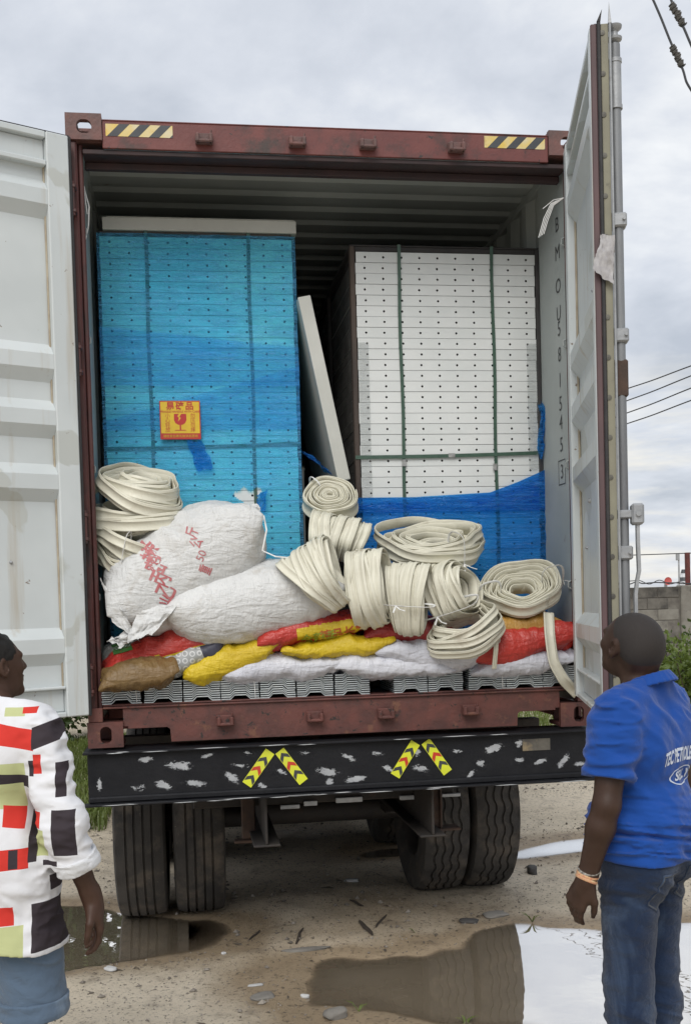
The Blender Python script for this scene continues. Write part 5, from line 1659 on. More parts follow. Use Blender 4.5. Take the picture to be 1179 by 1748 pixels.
o = strip_piece([W3(608, 945, -.06), W3(606, 985, -.10), W3(603, 1022, -.09)], 'loose_strip', '', .050)
tag(o, 'short flat strip end hanging down the upright coil', 'strip')
# twine hanging inside both posts
mb = MB(); mb.tube([atY(144, 322, .17), atY(152, 352, .14), atY(151, 385, .14), atY(146, 408, .16)], .0035, 6); mb.tube([atY(144, 318, .17), atY(146, 345, .13), atY(149, 365, .14)], .003, 6)
tag(mb.build('twine', M['twine']), 'white twine hanging inside the post by the wrapped bundle', 'twine')
mb = MB()
T0 = atY(962, 337, .0)
for i in range(4):
    e_ = atY(919 + i * 3, 405 - i * 2, .03)
    m1 = atY(940 + i * 1.5, 347 + i, .02); m2 = atY(928 + i * 2, 372 + i * 2, .03)
    mb.tube([T0, m1, m2, e_], .0022, 5)
mb.tube([T0, atY(944, 341, .02), atY(926, 356, .03)], .002, 5)
tag(mb.build('twine', M['twine']), 'frayed white twine hanging inside the post by the open door', 'twine')
# torn paper caught on the door gasket
q = lambda s, n, z: tuple((RMX @ np.array([s, n, z, 1]))[:3])
pp = rag('paper_scrap', [q(DWR + .02, -.005, 1.99), q(DWR + .03, -.050, 1.98), q(DWR + .03, -.045, 1.80), q(DWR + .03, .030, 1.86)], pm('torn_paper', (.40, .39, .39), (.30, .29, .30), 40, .8), None, 5.5, n=18, crumple=.012)
tag(pp, 'torn grey paper scrap caught on the edge of the open door', 'paper')
# ================================================================== people
class Vol:
    """distance field on a grid; limbs and garments are blended into one continuous surface"""
    def __init__(s, lo, hi, h):
        s.lo, s.h = np.array(lo, float), h
        s.n = np.ceil((np.array(hi) - s.lo) / h).astype(int) + 1
        s.D = np.full(s.n, .25, np.float32)
    def sub(s, lo, hi):
        a = np.clip(np.floor((np.array(lo) - s.lo) / s.h).astype(int), 0, s.n - 1)
        b = np.clip(np.ceil((np.array(hi) - s.lo) / s.h).astype(int) + 1, 1, s.n)
        sl = tuple(slice(int(i), int(j)) for i, j in zip(a, b))
        ax = [(s.lo[k] + s.h * np.arange(a[k], b[k])).astype(np.float32) for k in range(3)]
        return sl, ax[0][:, None, None], ax[1][None, :, None], ax[2][None, None, :]
    def put(s, sl, d, k, op='u'):
        A = s.D[sl]
        if op == 'u':
            h = np.clip(k - np.abs(A - d), 0, None) / k
            s.D[sl] = np.minimum(A, d) - h * h * k / 4
        else:
            h = np.clip(k - np.abs(A + d), 0, None) / k
            s.D[sl] = np.maximum(A, -d) + h * h * k / 4
    def cone(s, a, b, r1, r2, k=.02, op='u', fl=None):
        a, b = np.array(a, float), np.array(b, float); m = max(r1, r2) + k + .02
        sl, X, Y, Z = s.sub(np.minimum(a, b) - m, np.maximum(a, b) + m)
        ab = b - a; L2 = float(ab @ ab) + 1e-9
        t = np.clip(((X - a[0]) * ab[0] + (Y - a[1]) * ab[1] + (Z - a[2]) * ab[2]) / L2, 0, 1)
        d = np.sqrt((X - a[0] - t * ab[0]) ** 2 + (Y - a[1] - t * ab[1]) ** 2 + (Z - a[2] - t * ab[2]) ** 2) - (r1 + (r2 - r1) * t)
        s.put(sl, d, k, op); return s
    def ell(s, c, r, k=.03, rot=None, op='u'):
        c, r = np.array(c, float), np.array(r, float); m = float(r.max()) + k + .02
        sl, X, Y, Z = s.sub(c - m, c + m)
        x, y, z = X - c[0], Y - c[1], Z - c[2]
        if rot is not None:
            q = np.array(rot)
            x, y, z = q[0, 0] * x + q[1, 0] * y + q[2, 0] * z, q[0, 1] * x + q[1, 1] * y + q[2, 1] * z, q[0, 2] * x + q[1, 2] * y + q[2, 2] * z
        k0 = np.sqrt((x / r[0]) ** 2 + (y / r[1]) ** 2 + (z / r[2]) ** 2); k1 = np.sqrt((x / r[0] ** 2) ** 2 + (y / r[1] ** 2) ** 2 + (z / r[2] ** 2) ** 2) + 1e-9
        s.put(sl, k0 * (k0 - 1) / k1, k, op); return s
    def chain(s, pts, rad, k=.02):
        for i in range(len(pts) - 1): s.cone(pts[i], pts[i + 1], rad[i], rad[i + 1], k)
        return s
    def coords(s):
        return [(s.lo[k] + s.h * np.arange(s.n[k])) for k in range(3)]
    def mesh(s):
        D = s.D; n = D.shape
        corners = [(i, j, k) for i in (0, 1) for j in (0, 1) for k in (0, 1)]
        cnt = np.zeros((n[0] - 1, n[1] - 1, n[2] - 1), np.int8)
        for (i, j, k) in corners: cnt += (D[i:n[0] - 1 + i, j:n[1] - 1 + j, k:n[2] - 1 + k] < 0)
        act = (cnt > 0) & (cnt < 8)
        I = np.argwhere(act)
        cv = np.stack([D[I[:, 0] + i, I[:, 1] + j, I[:, 2] + k] for (i, j, k) in corners], 1)
        pos = np.zeros((len(I), 3)); w = np.zeros(len(I))
        for a in range(8):
            for b in range(a + 1, 8):
                da = np.array(corners[b]) - np.array(corners[a])
                if np.abs(da).sum() != 1: continue
                m = (cv[:, a] < 0) != (cv[:, b] < 0)
                t = np.where(m, cv[:, a] / (cv[:, a] - cv[:, b] + 1e-12), 0)
                pos += np.where(m[:, None], np.array(corners[a])[None] + t[:, None] * da[None], 0); w += m
        V = (I + pos / w[:, None]) * s.h + s.lo
        idx = -np.ones(act.shape, np.int64); idx[act] = np.arange(len(I))
        F = []
        for axn in range(3):
            u, v = (axn + 1) % 3, (axn + 2) % 3
            sa = [slice(None)] * 3; sb = [slice(None)] * 3
            sa[axn] = slice(0, -1); sb[axn] = slice(1, None)
            for q in (u, v):
                sa[q] = slice(1, -1); sb[q] = slice(1, -1)
            A = D[tuple(sa)] < 0; B = D[tuple(sb)] < 0
            E = np.argwhere(A != B); sgn = A[A != B]
            o = np.zeros(3, int); o[u] = 1; o[v] = 1
            E = E + o
            du = np.zeros(3, int); du[u] = 1; dv = np.zeros(3, int); dv[v] = 1
            g = lambda P: idx[P[:, 0], P[:, 1], P[:, 2]]
            q = np.stack([g(E - du - dv), g(E - dv), g(E), g(E - du)], 1)
            q = np.where(sgn[:, None], q, q[:, ::-1])
            F.append(q)
        F = np.concatenate(F); F = F[(F >= 0).all(1)]
        return V, F
def lerp(a, b, t): return np.array(a) * (1 - t) + np.array(b) * t
def rotm(yaw=0, pitch=0, roll=0):
    return np.array(Matrix.Rotation(yaw, 3, 'Z') @ Matrix.Rotation(pitch, 3, 'X') @ Matrix.Rotation(roll, 3, 'Y'))

def add_head(vol, c, Rm, s=1.0):
    """c: centre of the skull; Rm: head rotation (x right, y forward, z up)"""
    g = lambda x, y, z: np.array(c) + Rm @ np.array([x, y, z]) * s
    E = lambda p, r, k: vol.ell(g(*p), np.array(r) * s, k, Rm)
    E((0, -.012, .030), (.076, .098, .082), .03)          # skull
    E((0, .030, .000), (.066, .066, .080), .03)           # face block
    E((0, .040, -.065), (.050, .050, .045), .035)         # jaw
    E((0, .080, -.092), (.022, .020, .018), .02)          # chin
    E((0, -.060, -.005), (.066, .045, .060), .03)         # nape
    for sx in (-1, 1):
        E((sx * .030, .080, .028), (.026, .014, .010), .014)   # brow
        E((sx * .042, .066, -.012), (.020, .020, .017), .02)   # cheek
        vol.ell(g(sx * .030, .098, .010), np.array((.016, .012, .010)) * s, .012, Rm, op='d')   # eye socket
        E((sx * .030, .082, .010), (.013, .011, .0105), .004)
        # ear: rim, bowl, lobe
        earR = Rm @ rotm(sx * -.45, 0, 0)
        vol.ell(g(sx * .080, -.006, .002), np.array((.009, .019, .031)) * s, .008, earR)
        vol.ell(g(sx * .086, .000, .004), np.array((.007, .010, .018)) * s, .005, earR, op='d')
        E((sx * .076, .002, -.026), (.007, .010, .011), .006)
    vol.cone(g(0, .092, .022), g(0, .112, -.018), .009 * s, .013 * s, .012)
    for sx in (-1, 1): E((sx * .013, .100, -.022), (.010, .011, .009), .008)
    E((0, .092, -.046), (.024, .012, .0075), .006)
    E((0, .090, -.060), (.021, .012, .0085), .006)
def add_hand(vol, wrist, dirv, palm_n, side, curl=.5, s=1.0):
    """hand hanging from wrist along dirv, palm facing palm_n; side gives the thumb's direction sign; returns fingertips"""
    d = np.array(dirv, float); d /= np.linalg.norm(d)
    n = np.array(palm_n, float); n -= d * (n @ d); n /= np.linalg.norm(n)
    t = np.cross(d, n) * side                                # towards the thumb
    W = np.array(wrist, float)
    P = lambda a, b, c: W + (d * a + t * b + n * c) * s
    Rm = np.stack([t, n, d], 1)
    vol.ell(P(.050, .0, .0), np.array((.040, .016, .052)) * s, .02, Rm)
    vol.cone(P(-.02, 0, 0), P(.03, 0, 0), .027 * s, .026 * s, .02)
    vol.ell(P(.040, .022, .010), np.array((.018, .016, .030)) * s, .015, Rm)
    for i, (b, l, r) in enumerate(((.030, .073, .0094), (.010, .082, .0098), (-.011, .076, .0092), (-.030, .060, .0082))):
        base = P(.088 - .004 * abs(i - 1), b, .0)
        c1, c2, c3 = curl * (.55 + .08 * i), curl * (1.25 + .1 * i), curl * (1.8 + .1 * i)
        q = base
        for (ang, ll, r0, r1) in ((c1, .45, r, r * .95), (c2, .30, r * .95, r * .88), (c3, .25, r * .88, r * .72)):
            e = q + (d * math.cos(ang) + n * math.sin(ang)) * l * ll * s
            vol.cone(q, e, r0 * s, r1 * s, .006); q = e
        vol.cone(P(.050, b * .8, 0), base, .011 * s, .0105 * s, .012)
    q = P(.022, .026, .008)
    m1 = q + (d * .75 + t * .55 + n * .30) * .040 * s; m2 = m1 + (d * .92 + t * .10 + n * .38) * .032 * s; m3 = m2 + (d * .9 - t * .1 + n * .42) * .024 * s
    vol.cone(q, m1, .014 * s, .0115 * s, .010); vol.cone(m1, m2, .0112 * s, .0100 * s, .006); vol.cone(m2, m3, .0098 * s, .0075 * s, .006)

def skin_mat(name, c, c2, hairy=None):
    m, nt, bs = new_mat(name)
    v = _coords(nt)
    a = mixc(nt, ramp(nt, noise(nt, v, 12, 5), [(.35, 0.), (.65, 1.)]), c, c2)
    nt.links.new(a, bs.inputs['Base Color']); bs.inputs['Roughness'].default_value = .50
    bs.inputs['Specular IOR Level'].default_value = .30
    bs.inputs['Subsurface Weight'].default_value = .04
    bs.inputs['Subsurface Radius'].default_value = (.02, .008, .005)
    bump(nt, bs, noise(nt, v, 160, 4, .6), .12, .004)
    return m
M['skin_a'] = skin_mat('dark_brown_skin', (.036, .018, .0115), (.050, .026, .017))
M['skin_b'] = skin_mat('deep_brown_skin', (.050, .025, .016), (.068, .035, .023))
def cloth_mat(name, c, c2, wscale=9, wstr=.35, fine=420, rough=.85, fade=None):
    m, nt, bs = new_mat(name)
    v = _coords(nt)
    a = mixc(nt, ramp(nt, noise(nt, v, 3, 4), [(.3, 0.), (.7, 1.)]), c, c2)
    if fade: a = mixc(nt, ramp(nt, noise(nt, _coords(nt, (1.6, 1.6, .6)), 5, 6, .6, .6), [(.48, 0.), (.78, 1.)]), a, fade)
    nt.links.new(a, bs.inputs['Base Color']); bs.inputs['Roughness'].default_value = rough
    bs.inputs['Specular IOR Level'].default_value = .25
    bs.inputs['Sheen Weight'].default_value = .15
    h = mixc(nt, .10, mixc(nt, .45, noise(nt, v, wscale, 5, .55, .7), creased(nt, _coords(nt, (1., 1., 1.5)), wscale * .8, 3, .5, 1.0)), noise(nt, v, fine, 2, .5))
    bump(nt, bs, h, wstr * 1.3, .025)
    return m
def hair_obj(vol, planes, root, c, c2):
    """cropped hair that thins out towards its hairline"""
    V, F = vol.mesh(); V = smooth_mesh(V, F, 1)
    fd = np.full(len(V), 1.0)
    for p, n in planes:
        n = np.array(n, float); n /= np.linalg.norm(n)
        fd = np.minimum(fd, -((V - np.array(p)) @ n) / .035)
    me = mesh('hair', V, F, True)
    me.attributes.new('fade', 'FLOAT', 'POINT').data.foreach_set('value', np.clip(fd, 0, 1).astype(np.float32))
    m, nt, bs = new_mat('cropped_hair')
    v = _coords(nt)
    at = nt.nodes.new('ShaderNodeAttribute'); at.attribute_name = 'fade'
    ad = nt.nodes.new('ShaderNodeMath'); ad.operation = 'ADD'
    nt.links.new(at.outputs['Fac'], ad.inputs[0]); nt.links.new(noise(nt, v, 260, 3, .6), ad.inputs[1])
    nt.links.new(ramp(nt, ad.outputs[0], [(.55, 0.), (1.0, .92)]), bs.inputs['Alpha'])
    nt.links.new(mixc(nt, noise(nt, v, 320, 3, .6), c, c2), bs.inputs['Base Color'])
    bs.inputs['Roughness'].default_value = .65; bs.inputs['Specular IOR Level'].default_value = .3
    bump(nt, bs, noise(nt, v, 420, 3, .6), .7, .004)
    return obj('hair', me, m, root, True)
def wrinkles(vol, amp, fn):
    """displace a garment's surface: fn(X,Y,Z) about -1..1, only near the surface"""
    X, Y, Z = vol.coords()
    near = np.abs(vol.D) < .03
    I = np.argwhere(near)
    vol.D[near] += (amp * fn(X[I[:, 0]], Y[I[:, 1]], Z[I[:, 2]])).astype(np.float32)
def clip_plane(vol, p, nrm, k=.004):
    X, Y, Z = [q.astype(np.float32) for q in vol.coords()]; nrm = np.array(nrm, float); nrm = (nrm / np.linalg.norm(nrm)).astype(np.float32); p = np.array(p, np.float32)
    d = ((X - p[0]) * nrm[0])[:, None, None] + ((Y - p[1]) * nrm[1])[None, :, None] + ((Z - p[2]) * nrm[2])[None, None, :]
    vol.D = np.maximum(vol.D, d.astype(np.float32))
def smooth_mesh(V, F, it=2, lam=.5):
    e = np.concatenate([F[:, [0, 1]], F[:, [1, 2]], F[:, [2, 3]], F[:, [3, 0]]]); e = np.concatenate([e, e[:, ::-1]])
    for _ in range(it):
        acc = np.zeros_like(V); c = np.zeros(len(V))
        np.add.at(acc, e[:, 0], V[e[:, 1]]); np.add.at(c, e[:, 0], 1)
        V = V * (1 - lam) + lam * acc / np.maximum(c, 1)[:, None]
    return V
def vol_obj(name, vol, mat, parent, it=2):
    V, F = vol.mesh()
    V = smooth_mesh(V, F, it)
    return obj(name, mesh(name, V, F, True, [mat]), None, parent, True)
LO, HI, HH = (-.42, -.34, -.01), (.42, .36, 1.86), .0052

def torso(vol, g, waist=1.0, belly=0.0):
    """g: inflation; pelvis to shoulders"""
    vol.ell((0, -.005, .94), (.168 * waist + g, .118 + g, .125 + g), .04)
    vol.ell((0, .000 + belly * .3, 1.07), (.152 * waist + g, .112 + belly * .5 + g, .13 + g), .05)
    vol.ell((0, .000, 1.25), (.168 + g, .118 + g, .17 + g), .05)
    vol.cone((-.150, -.006, 1.375), (.150, -.006, 1.375), .062 + g, .062 + g, .05)
    for sx in (-1, 1):
        vol.cone((sx * .02, -.018, 1.475), (sx * .135, -.012, 1.405), .046 + g, .044 + g, .04)
        vol.ell((sx * .085, -.072, 1.29), (.070 + g, .050 + g, .085 + g), .04)     # shoulder blades
def legs(vol, g, hipx=.092, z_to=.09, J=None):
    for sx in (-1, 1):
        hip, kn, an = np.array((sx * hipx, 0, .90)), np.array((sx * .105, .012, .49)), np.array((sx * .115, -.012, .085))
        if J: hip, kn, an = J[sx]
        vol.cone(hip, kn, .086 + g, .060 + g, .03); vol.cone(kn, lerp(kn, an, .35), .058 + g, .058 + g, .03); vol.cone(lerp(kn, an, .3), an, .058 + g, .040 + g, .03)
        vol.ell(hip + np.array((0, -.055, -.005)), (.085 + g, .075 + g, .095 + g), .04)

def join_sleeves(s, segs, ends, dirs, wf, amp):
    """add each sleeve as a creased tube cut square at its end"""
    for (p0, p1, p2), e_, d in zip(segs, ends, dirs):
        pts = np.array([q[0] for q in (p0, p1, p2) if q is not None])
        i0 = np.clip(np.floor((pts.min(0) - .14 - s.lo) / s.h).astype(int), 0, None)
        v = Vol(s.lo + i0 * s.h, np.minimum(pts.max(0) + .14, s.lo + (s.n - 1) * s.h - s.h * .5), s.h)
        v.cone(p0[0], p1[0], p0[1], p1[1], .03)
        if p2 is not None: v.cone(p1[0], p2[0], p1[1], p2[1], .03)
        wrinkles(v, amp, wf); clip_plane(v, e_, d)
        sl = tuple(slice(int(a), int(a + n)) for a, n in zip(i0, v.n))
        A = s.D[sl]; B = v.D[:A.shape[0], :A.shape[1], :A.shape[2]]
        h = np.clip(.03 - np.abs(A - B), 0, None) / .03
        s.D[sl] = np.minimum(A, B) - h * h * .03 / 4
# ---------------------------------------------------------------- man in the blue polo shirt
def blue_man():
    base = atD(1094, 1300, 3.62)
    rz = R(42)
    root = thing('person', 'person in blue polo shirt and dark jeans, looking up into the container', 'person', (base[0], base[1], float(ground_z(base[0], base[1]))), rz)
    neck = np.array((0, -.012, 1.465)); hc = np.array((-.012, .022, 1.596)); Rm = rotm(R(-22), R(20), R(0))
    sh, el, wr = {}, {}, {}
    sh[-1], el[-1], wr[-1] = np.array((-.192, -.005, 1.375)), np.array((-.262, .000, 1.105)), np.array((-.275, .070, .858))
    sh[1], el[1], wr[1] = np.array((.190, -.005, 1.375)), np.array((.262, -.03, 1.105)), np.array((.262, .040, .865))
    body = Vol(LO, HI, HH)
    torso(body, 0.0, .97, .01); legs(body, -.004)
    body.cone(neck - np.array((0, 0, .03)), hc + np.array((0, -.015, -.07)), .062, .058, .03)
    add_head(body, hc, Rm, 1.06)
    for sx in (-1, 1):
        body.cone(sh[sx], lerp(sh[sx], el[sx], .45), .056, .052, .03); body.cone(lerp(sh[sx], el[sx], .45), el[sx], .052, .042, .03)
        body.cone(el[sx], lerp(el[sx], wr[sx], .3), .043, .045, .02); body.cone(lerp(el[sx], wr[sx], .3), wr[sx], .045, .029, .02)
        add_hand(body, wr[sx], (wr[sx] - el[sx]) + np.array((sx * .0, .06, -.03)), (-sx * .85, -.25, 0), -sx, .55, 1.05)
        f0 = np.array((sx * .115, -.03, .05))
        body.cone(f0, f0 + np.array((sx * .02, .17, -.012)), .040, .034, .02)
    b = vol_obj('body', body, M['skin_a'], root, 2)
    # shaved hair: thin shell over the skull
    hair = Vol((-.16, -.16, 1.42), (.16, .20, 1.76), .005)
    g = lambda x, y, z: hc + Rm @ np.array([x, y, z]) * 1.06
    hair.ell(g(0, -.012, .031), np.array((.0774, .0994, .0834)) * 1.06, .02, Rm); hair.ell(g(0, -.060, -.003), np.array((.0674, .0464, .0605)) * 1.06, .03, Rm)
    pls = [(g(0, .060, .05), Rm @ np.array((0, .9, -.35))), (g(0, -.01, -.034), Rm @ np.array((0, .25, -1)))]
    for p_, n_ in pls: clip_plane(hair, p_, n_)
    hair_obj(hair, pls, root, (.020, .015, .013), (.046, .041, .039))
    def make_jeans():
        # jeans
        jm = cloth_mat('dark_blue_denim', (.012, .028, .068), (.008, .018, .046), 11, .6, 700, .9, fade=(.075, .115, .19))
        j = Vol(LO, HI, HH)
        j.ell((0, -.005, .92), (.176, .126, .125), .04); legs(j, .018); j.cone((-.10, 0, .98), (.10, 0, .98), .085, .085, .05)
        def jf(X, Y, Z):
            k = 1 - np.abs(fbm(X * 5 + 3, Y * 5, Z * 18 + X * 8, 3)); c = np.clip((.62 - Z) / .3, .35, 1) + np.exp(-((Z - .80) / .06) ** 2)
            return -(k - .6) * c
        wrinkles(j, .017, jf)
        return j, jm
    # polo shirt
    blue = cloth_mat('royal_blue_pique', (.006, .060, .295), (.005, .048, .24), 7, .30)
    s = Vol(LO, HI, HH)
    torso(s, .022, 1.0, .02)
    s.cone((-.02, -.01, .99), (.02, -.01, .99), .165, .165, .06)
    s.ell((0, .0, .93), (.196, .150, .16), .05)
    def wf(X, Y, Z):
        lowb = np.clip((1.16 - Z) / .16, 0, 1)
        arm = np.clip((np.abs(X) - .17) / .05, 0, 1)
        back = 1 - np.abs(fbm((X * .9 + Z * .9) * 9, (Z * .55 - X) * 5, Y * 4, 3))
        hor = 1 - np.abs(fbm(X * 4, Y * 4, Z * 26 + X * 5, 3))
        arr = 1 - np.abs(fbm(X * 6, Y * 6, Z * 22 + 4, 3))
        return -(.75 * (back - .6) + 1.35 * lowb * (hor - .55) + .9 * arm * (arr - .6))
    wrinkles(s, .026, wf)
    j, jm = make_jeans()
    jz = np.where(s.coords()[2] < .985, 0.0, .2)[None, None, :]
    s.D = np.minimum(s.D, (j.D - .009 + jz).astype(np.float32))
    clip_plane(s, (0, 0, .905), (0, .05, -1))
    clip_plane(s, (0, -.02, 1.492), (0, .30, 1))
    join_sleeves(s, [((sh[sx], .082), (lerp(sh[sx], el[sx], .9) + np.array((sx * .004, 0, 0)), .076), None) for sx in (-1, 1)],
                 [lerp(sh[sx], el[sx], .70) for sx in (-1, 1)], [el[sx] - sh[sx] for sx in (-1, 1)], wf, .022)
    # hollow it
    inner = np.maximum(body.D - .004, -9)
    s.D = np.maximum(s.D, -np.minimum(inner, .2))
    shirt = vol_obj('polo_shirt', s, blue, root, 2)
    # collar: turned-down band
    cv = Vol((-.14, -.14, 1.38), (.14, .14, 1.58), .005)
    npts = 26
    ring = lambda r, z0, slope: [np.array((r * 1.02 * math.sin(t), -.018 + r * math.cos(t), z0 - slope * math.cos(t))) for t in np.linspace(.30, 2 * math.pi - .30, npts)]
    top, bot = ring(.077, 1.492, .026), ring(.102, 1.462, .030)
    for i in range(npts - 1):
        cv.cone(top[i], top[i + 1], .0055, .0055, .004)
        for t in (.25, .5, .75, 1.0):
            cv.cone(lerp(top[i], bot[i], t), lerp(top[i + 1], bot[i + 1], t), .005, .005, .006)
    vol_obj('collar', cv, blue, root, 1)
    # sleeve hem and shirt lettering
    bv = bvh_of(shirt)
    wht = pm('white_shirt_print', (.62, .66, .74), (.45, .52, .66), 40, .8)
    V2, F2 = text_geo('TEC PETROLEUM', .062, .012, bold=.0022, sx=.47)
    V2 = V2.copy(); V2[:, 1] += .014 * (1 - (V2[:, 0] / .14) ** 2)
    org = (-.015, -.3, 1.232)
    project_print_local = lambda nm, v2, f2, oz: None
    def pl_(nm, v2, f2, o_):
        out, ok = [], []
        for q in v2:
            p = Vector((o_[0] + q[0], -.6, o_[2] + q[1])); h = bv.ray_cast(p, Vector((0, 1, 0)), 2)
            ok.append(h[0] is not None); out.append(h[0] + Vector((0, -.0018, 0)) if h[0] is not None else p)
        return obj(nm, mesh(nm, [tuple(p) for p in out], [f for f in f2 if all(ok[i] for i in f)], True), wht, shirt, True)
    pl_('back_lettering', V2, F2, org)
    V2, F2 = text_geo('SELLY', .044, .012, bold=.0012, sx=1.0)
    pl_('back_lettering', V2, F2, (.012, 0, 1.176))
    n = 48; V2 = []; F2 = []
    for i in range(n):
        t = 2 * math.pi * i / n
        for rr in (1.0, .93): V2.append((.088 * rr * math.cos(t), (.031 if rr == 1 else .0275) * math.sin(t)))
    F2 = [(2 * i, 2 * ((i + 1) % n), 2 * ((i + 1) % n) + 1, 2 * i + 1) for i in range(n)]
    pl_('oval_emblem', V2, F2, (.012, 0, 1.176))
    clip_plane(j, (0, 0, 1.0), (0, 0, 1)); clip_plane(j, (0, 0, .055), (0, 0, -1))
    j.D = np.maximum(j.D, -np.minimum(body.D - .006, .2))
    jeans = vol_obj('jeans', j, jm, root, 2)
    bj = bvh_of(jeans)
    stm = pm('pale_denim_stitch', (.10, .105, .11), None, 1, .9)
    for sx in (-1, 1):
        # patch pocket outline, stitched
        poly = [(sx * .045, .865), (sx * .145, .870), (sx * .140, .765), (sx * .098, .738), (sx * .052, .768)]
        for off in (0, .008):
            pts = []
            cx_, cz_ = sx * .097, .81
            P = [(cx_ + (x - cx_) * (1 - off * 8), cz_ + (z - cz_) * (1 - off * 8)) for x, z in poly] 
            P.append(P[0])
            for a_, b_ in zip(P[:-1], P[1:]):
                for t in np.linspace(0, 1, 9)[:-1]:
                    p = lerp(a_, b_, t); h = bj.ray_cast(Vector((p[0], -.6, p[1])), Vector((0, 1, 0)), 2)
                    if h[0] is not None: pts.append(h[0] + Vector((0, -.001, 0)))
            if len(pts) > 6:
                mb = MB(); mb.tube(pts + [pts[0]], .0022 if off else .0030, 5); mb.build('pocket_seam', stm if off else jm, jeans, True)
    # wristbands and shoes
    d = wr[-1] - el[-1]; d /= np.linalg.norm(d)
    ex = np.cross(d, (0, 1, 0)); ex /= np.linalg.norm(ex); ey = np.cross(d, ex)
    for k, (t, c_, c2_, w_) in enumerate(((.86, (.05, .04, .035), (.4, .38, .34), .011), (.925, (.50, .16, .10), (.58, .42, .22), .013), (.985, (.52, .20, .11), (.60, .46, .26), .010))):
        cc = lerp(el[-1], wr[-1], t); r0 = .0375 - .004 * t + .001 * k; tl = .25 * (k - 1)
        V, Fq = [], []
        n = 30
        for i in range(n):
            a_ = 2 * math.pi * i / n
            rd = ex * math.cos(a_) + ey * math.sin(a_)
            ctr = cc + rd * r0 + d * tl * r0 * math.cos(a_)
            V += [ctr - d * w_ / 2, ctr + rd * .0022, ctr + d * w_ / 2]
        for i in range(n):
            a_, b_ = 3 * i, 3 * ((i + 1) % n)
            Fq += [(a_, b_, b_ + 1, a_ + 1), (a_ + 1, b_ + 1, b_ + 2, a_ + 2)]
        mt = pm('wristband', c_, c2_, 120, .4)
        obj('wristband', mesh('wristband', V, Fq, True, [mt]), None, root, True)
    mb = MB(); p_ = hc + Rm @ np.array((-.052, .060, -.088))
    shoes(root, 'shoe')
    return root, body
def shoes(root, name, z=0.0, col=(.03, .03, .032)):
    m = pm('shoe_leather', col, None, 1, .6)
    for sx in (-1, 1):
        v = Vol((sx * .125 - .08, -.12, -.005), (sx * .125 + .10, .24, .16), .006)
        f0 = np.array((sx * .115, -.045, .055)); v.cone(f0, f0 + np.array((sx * .022, .20, -.012)), .048, .042, .03); v.cone(f0, f0 + np.array((0, 0, .05)), .048, .050, .03)
        clip_plane(v, (0, 0, .004), (0, 0, -1)); clip_plane(v, (0, 0, .115), (0, 0, 1))
        vol_obj(name, v, m, root, 1)

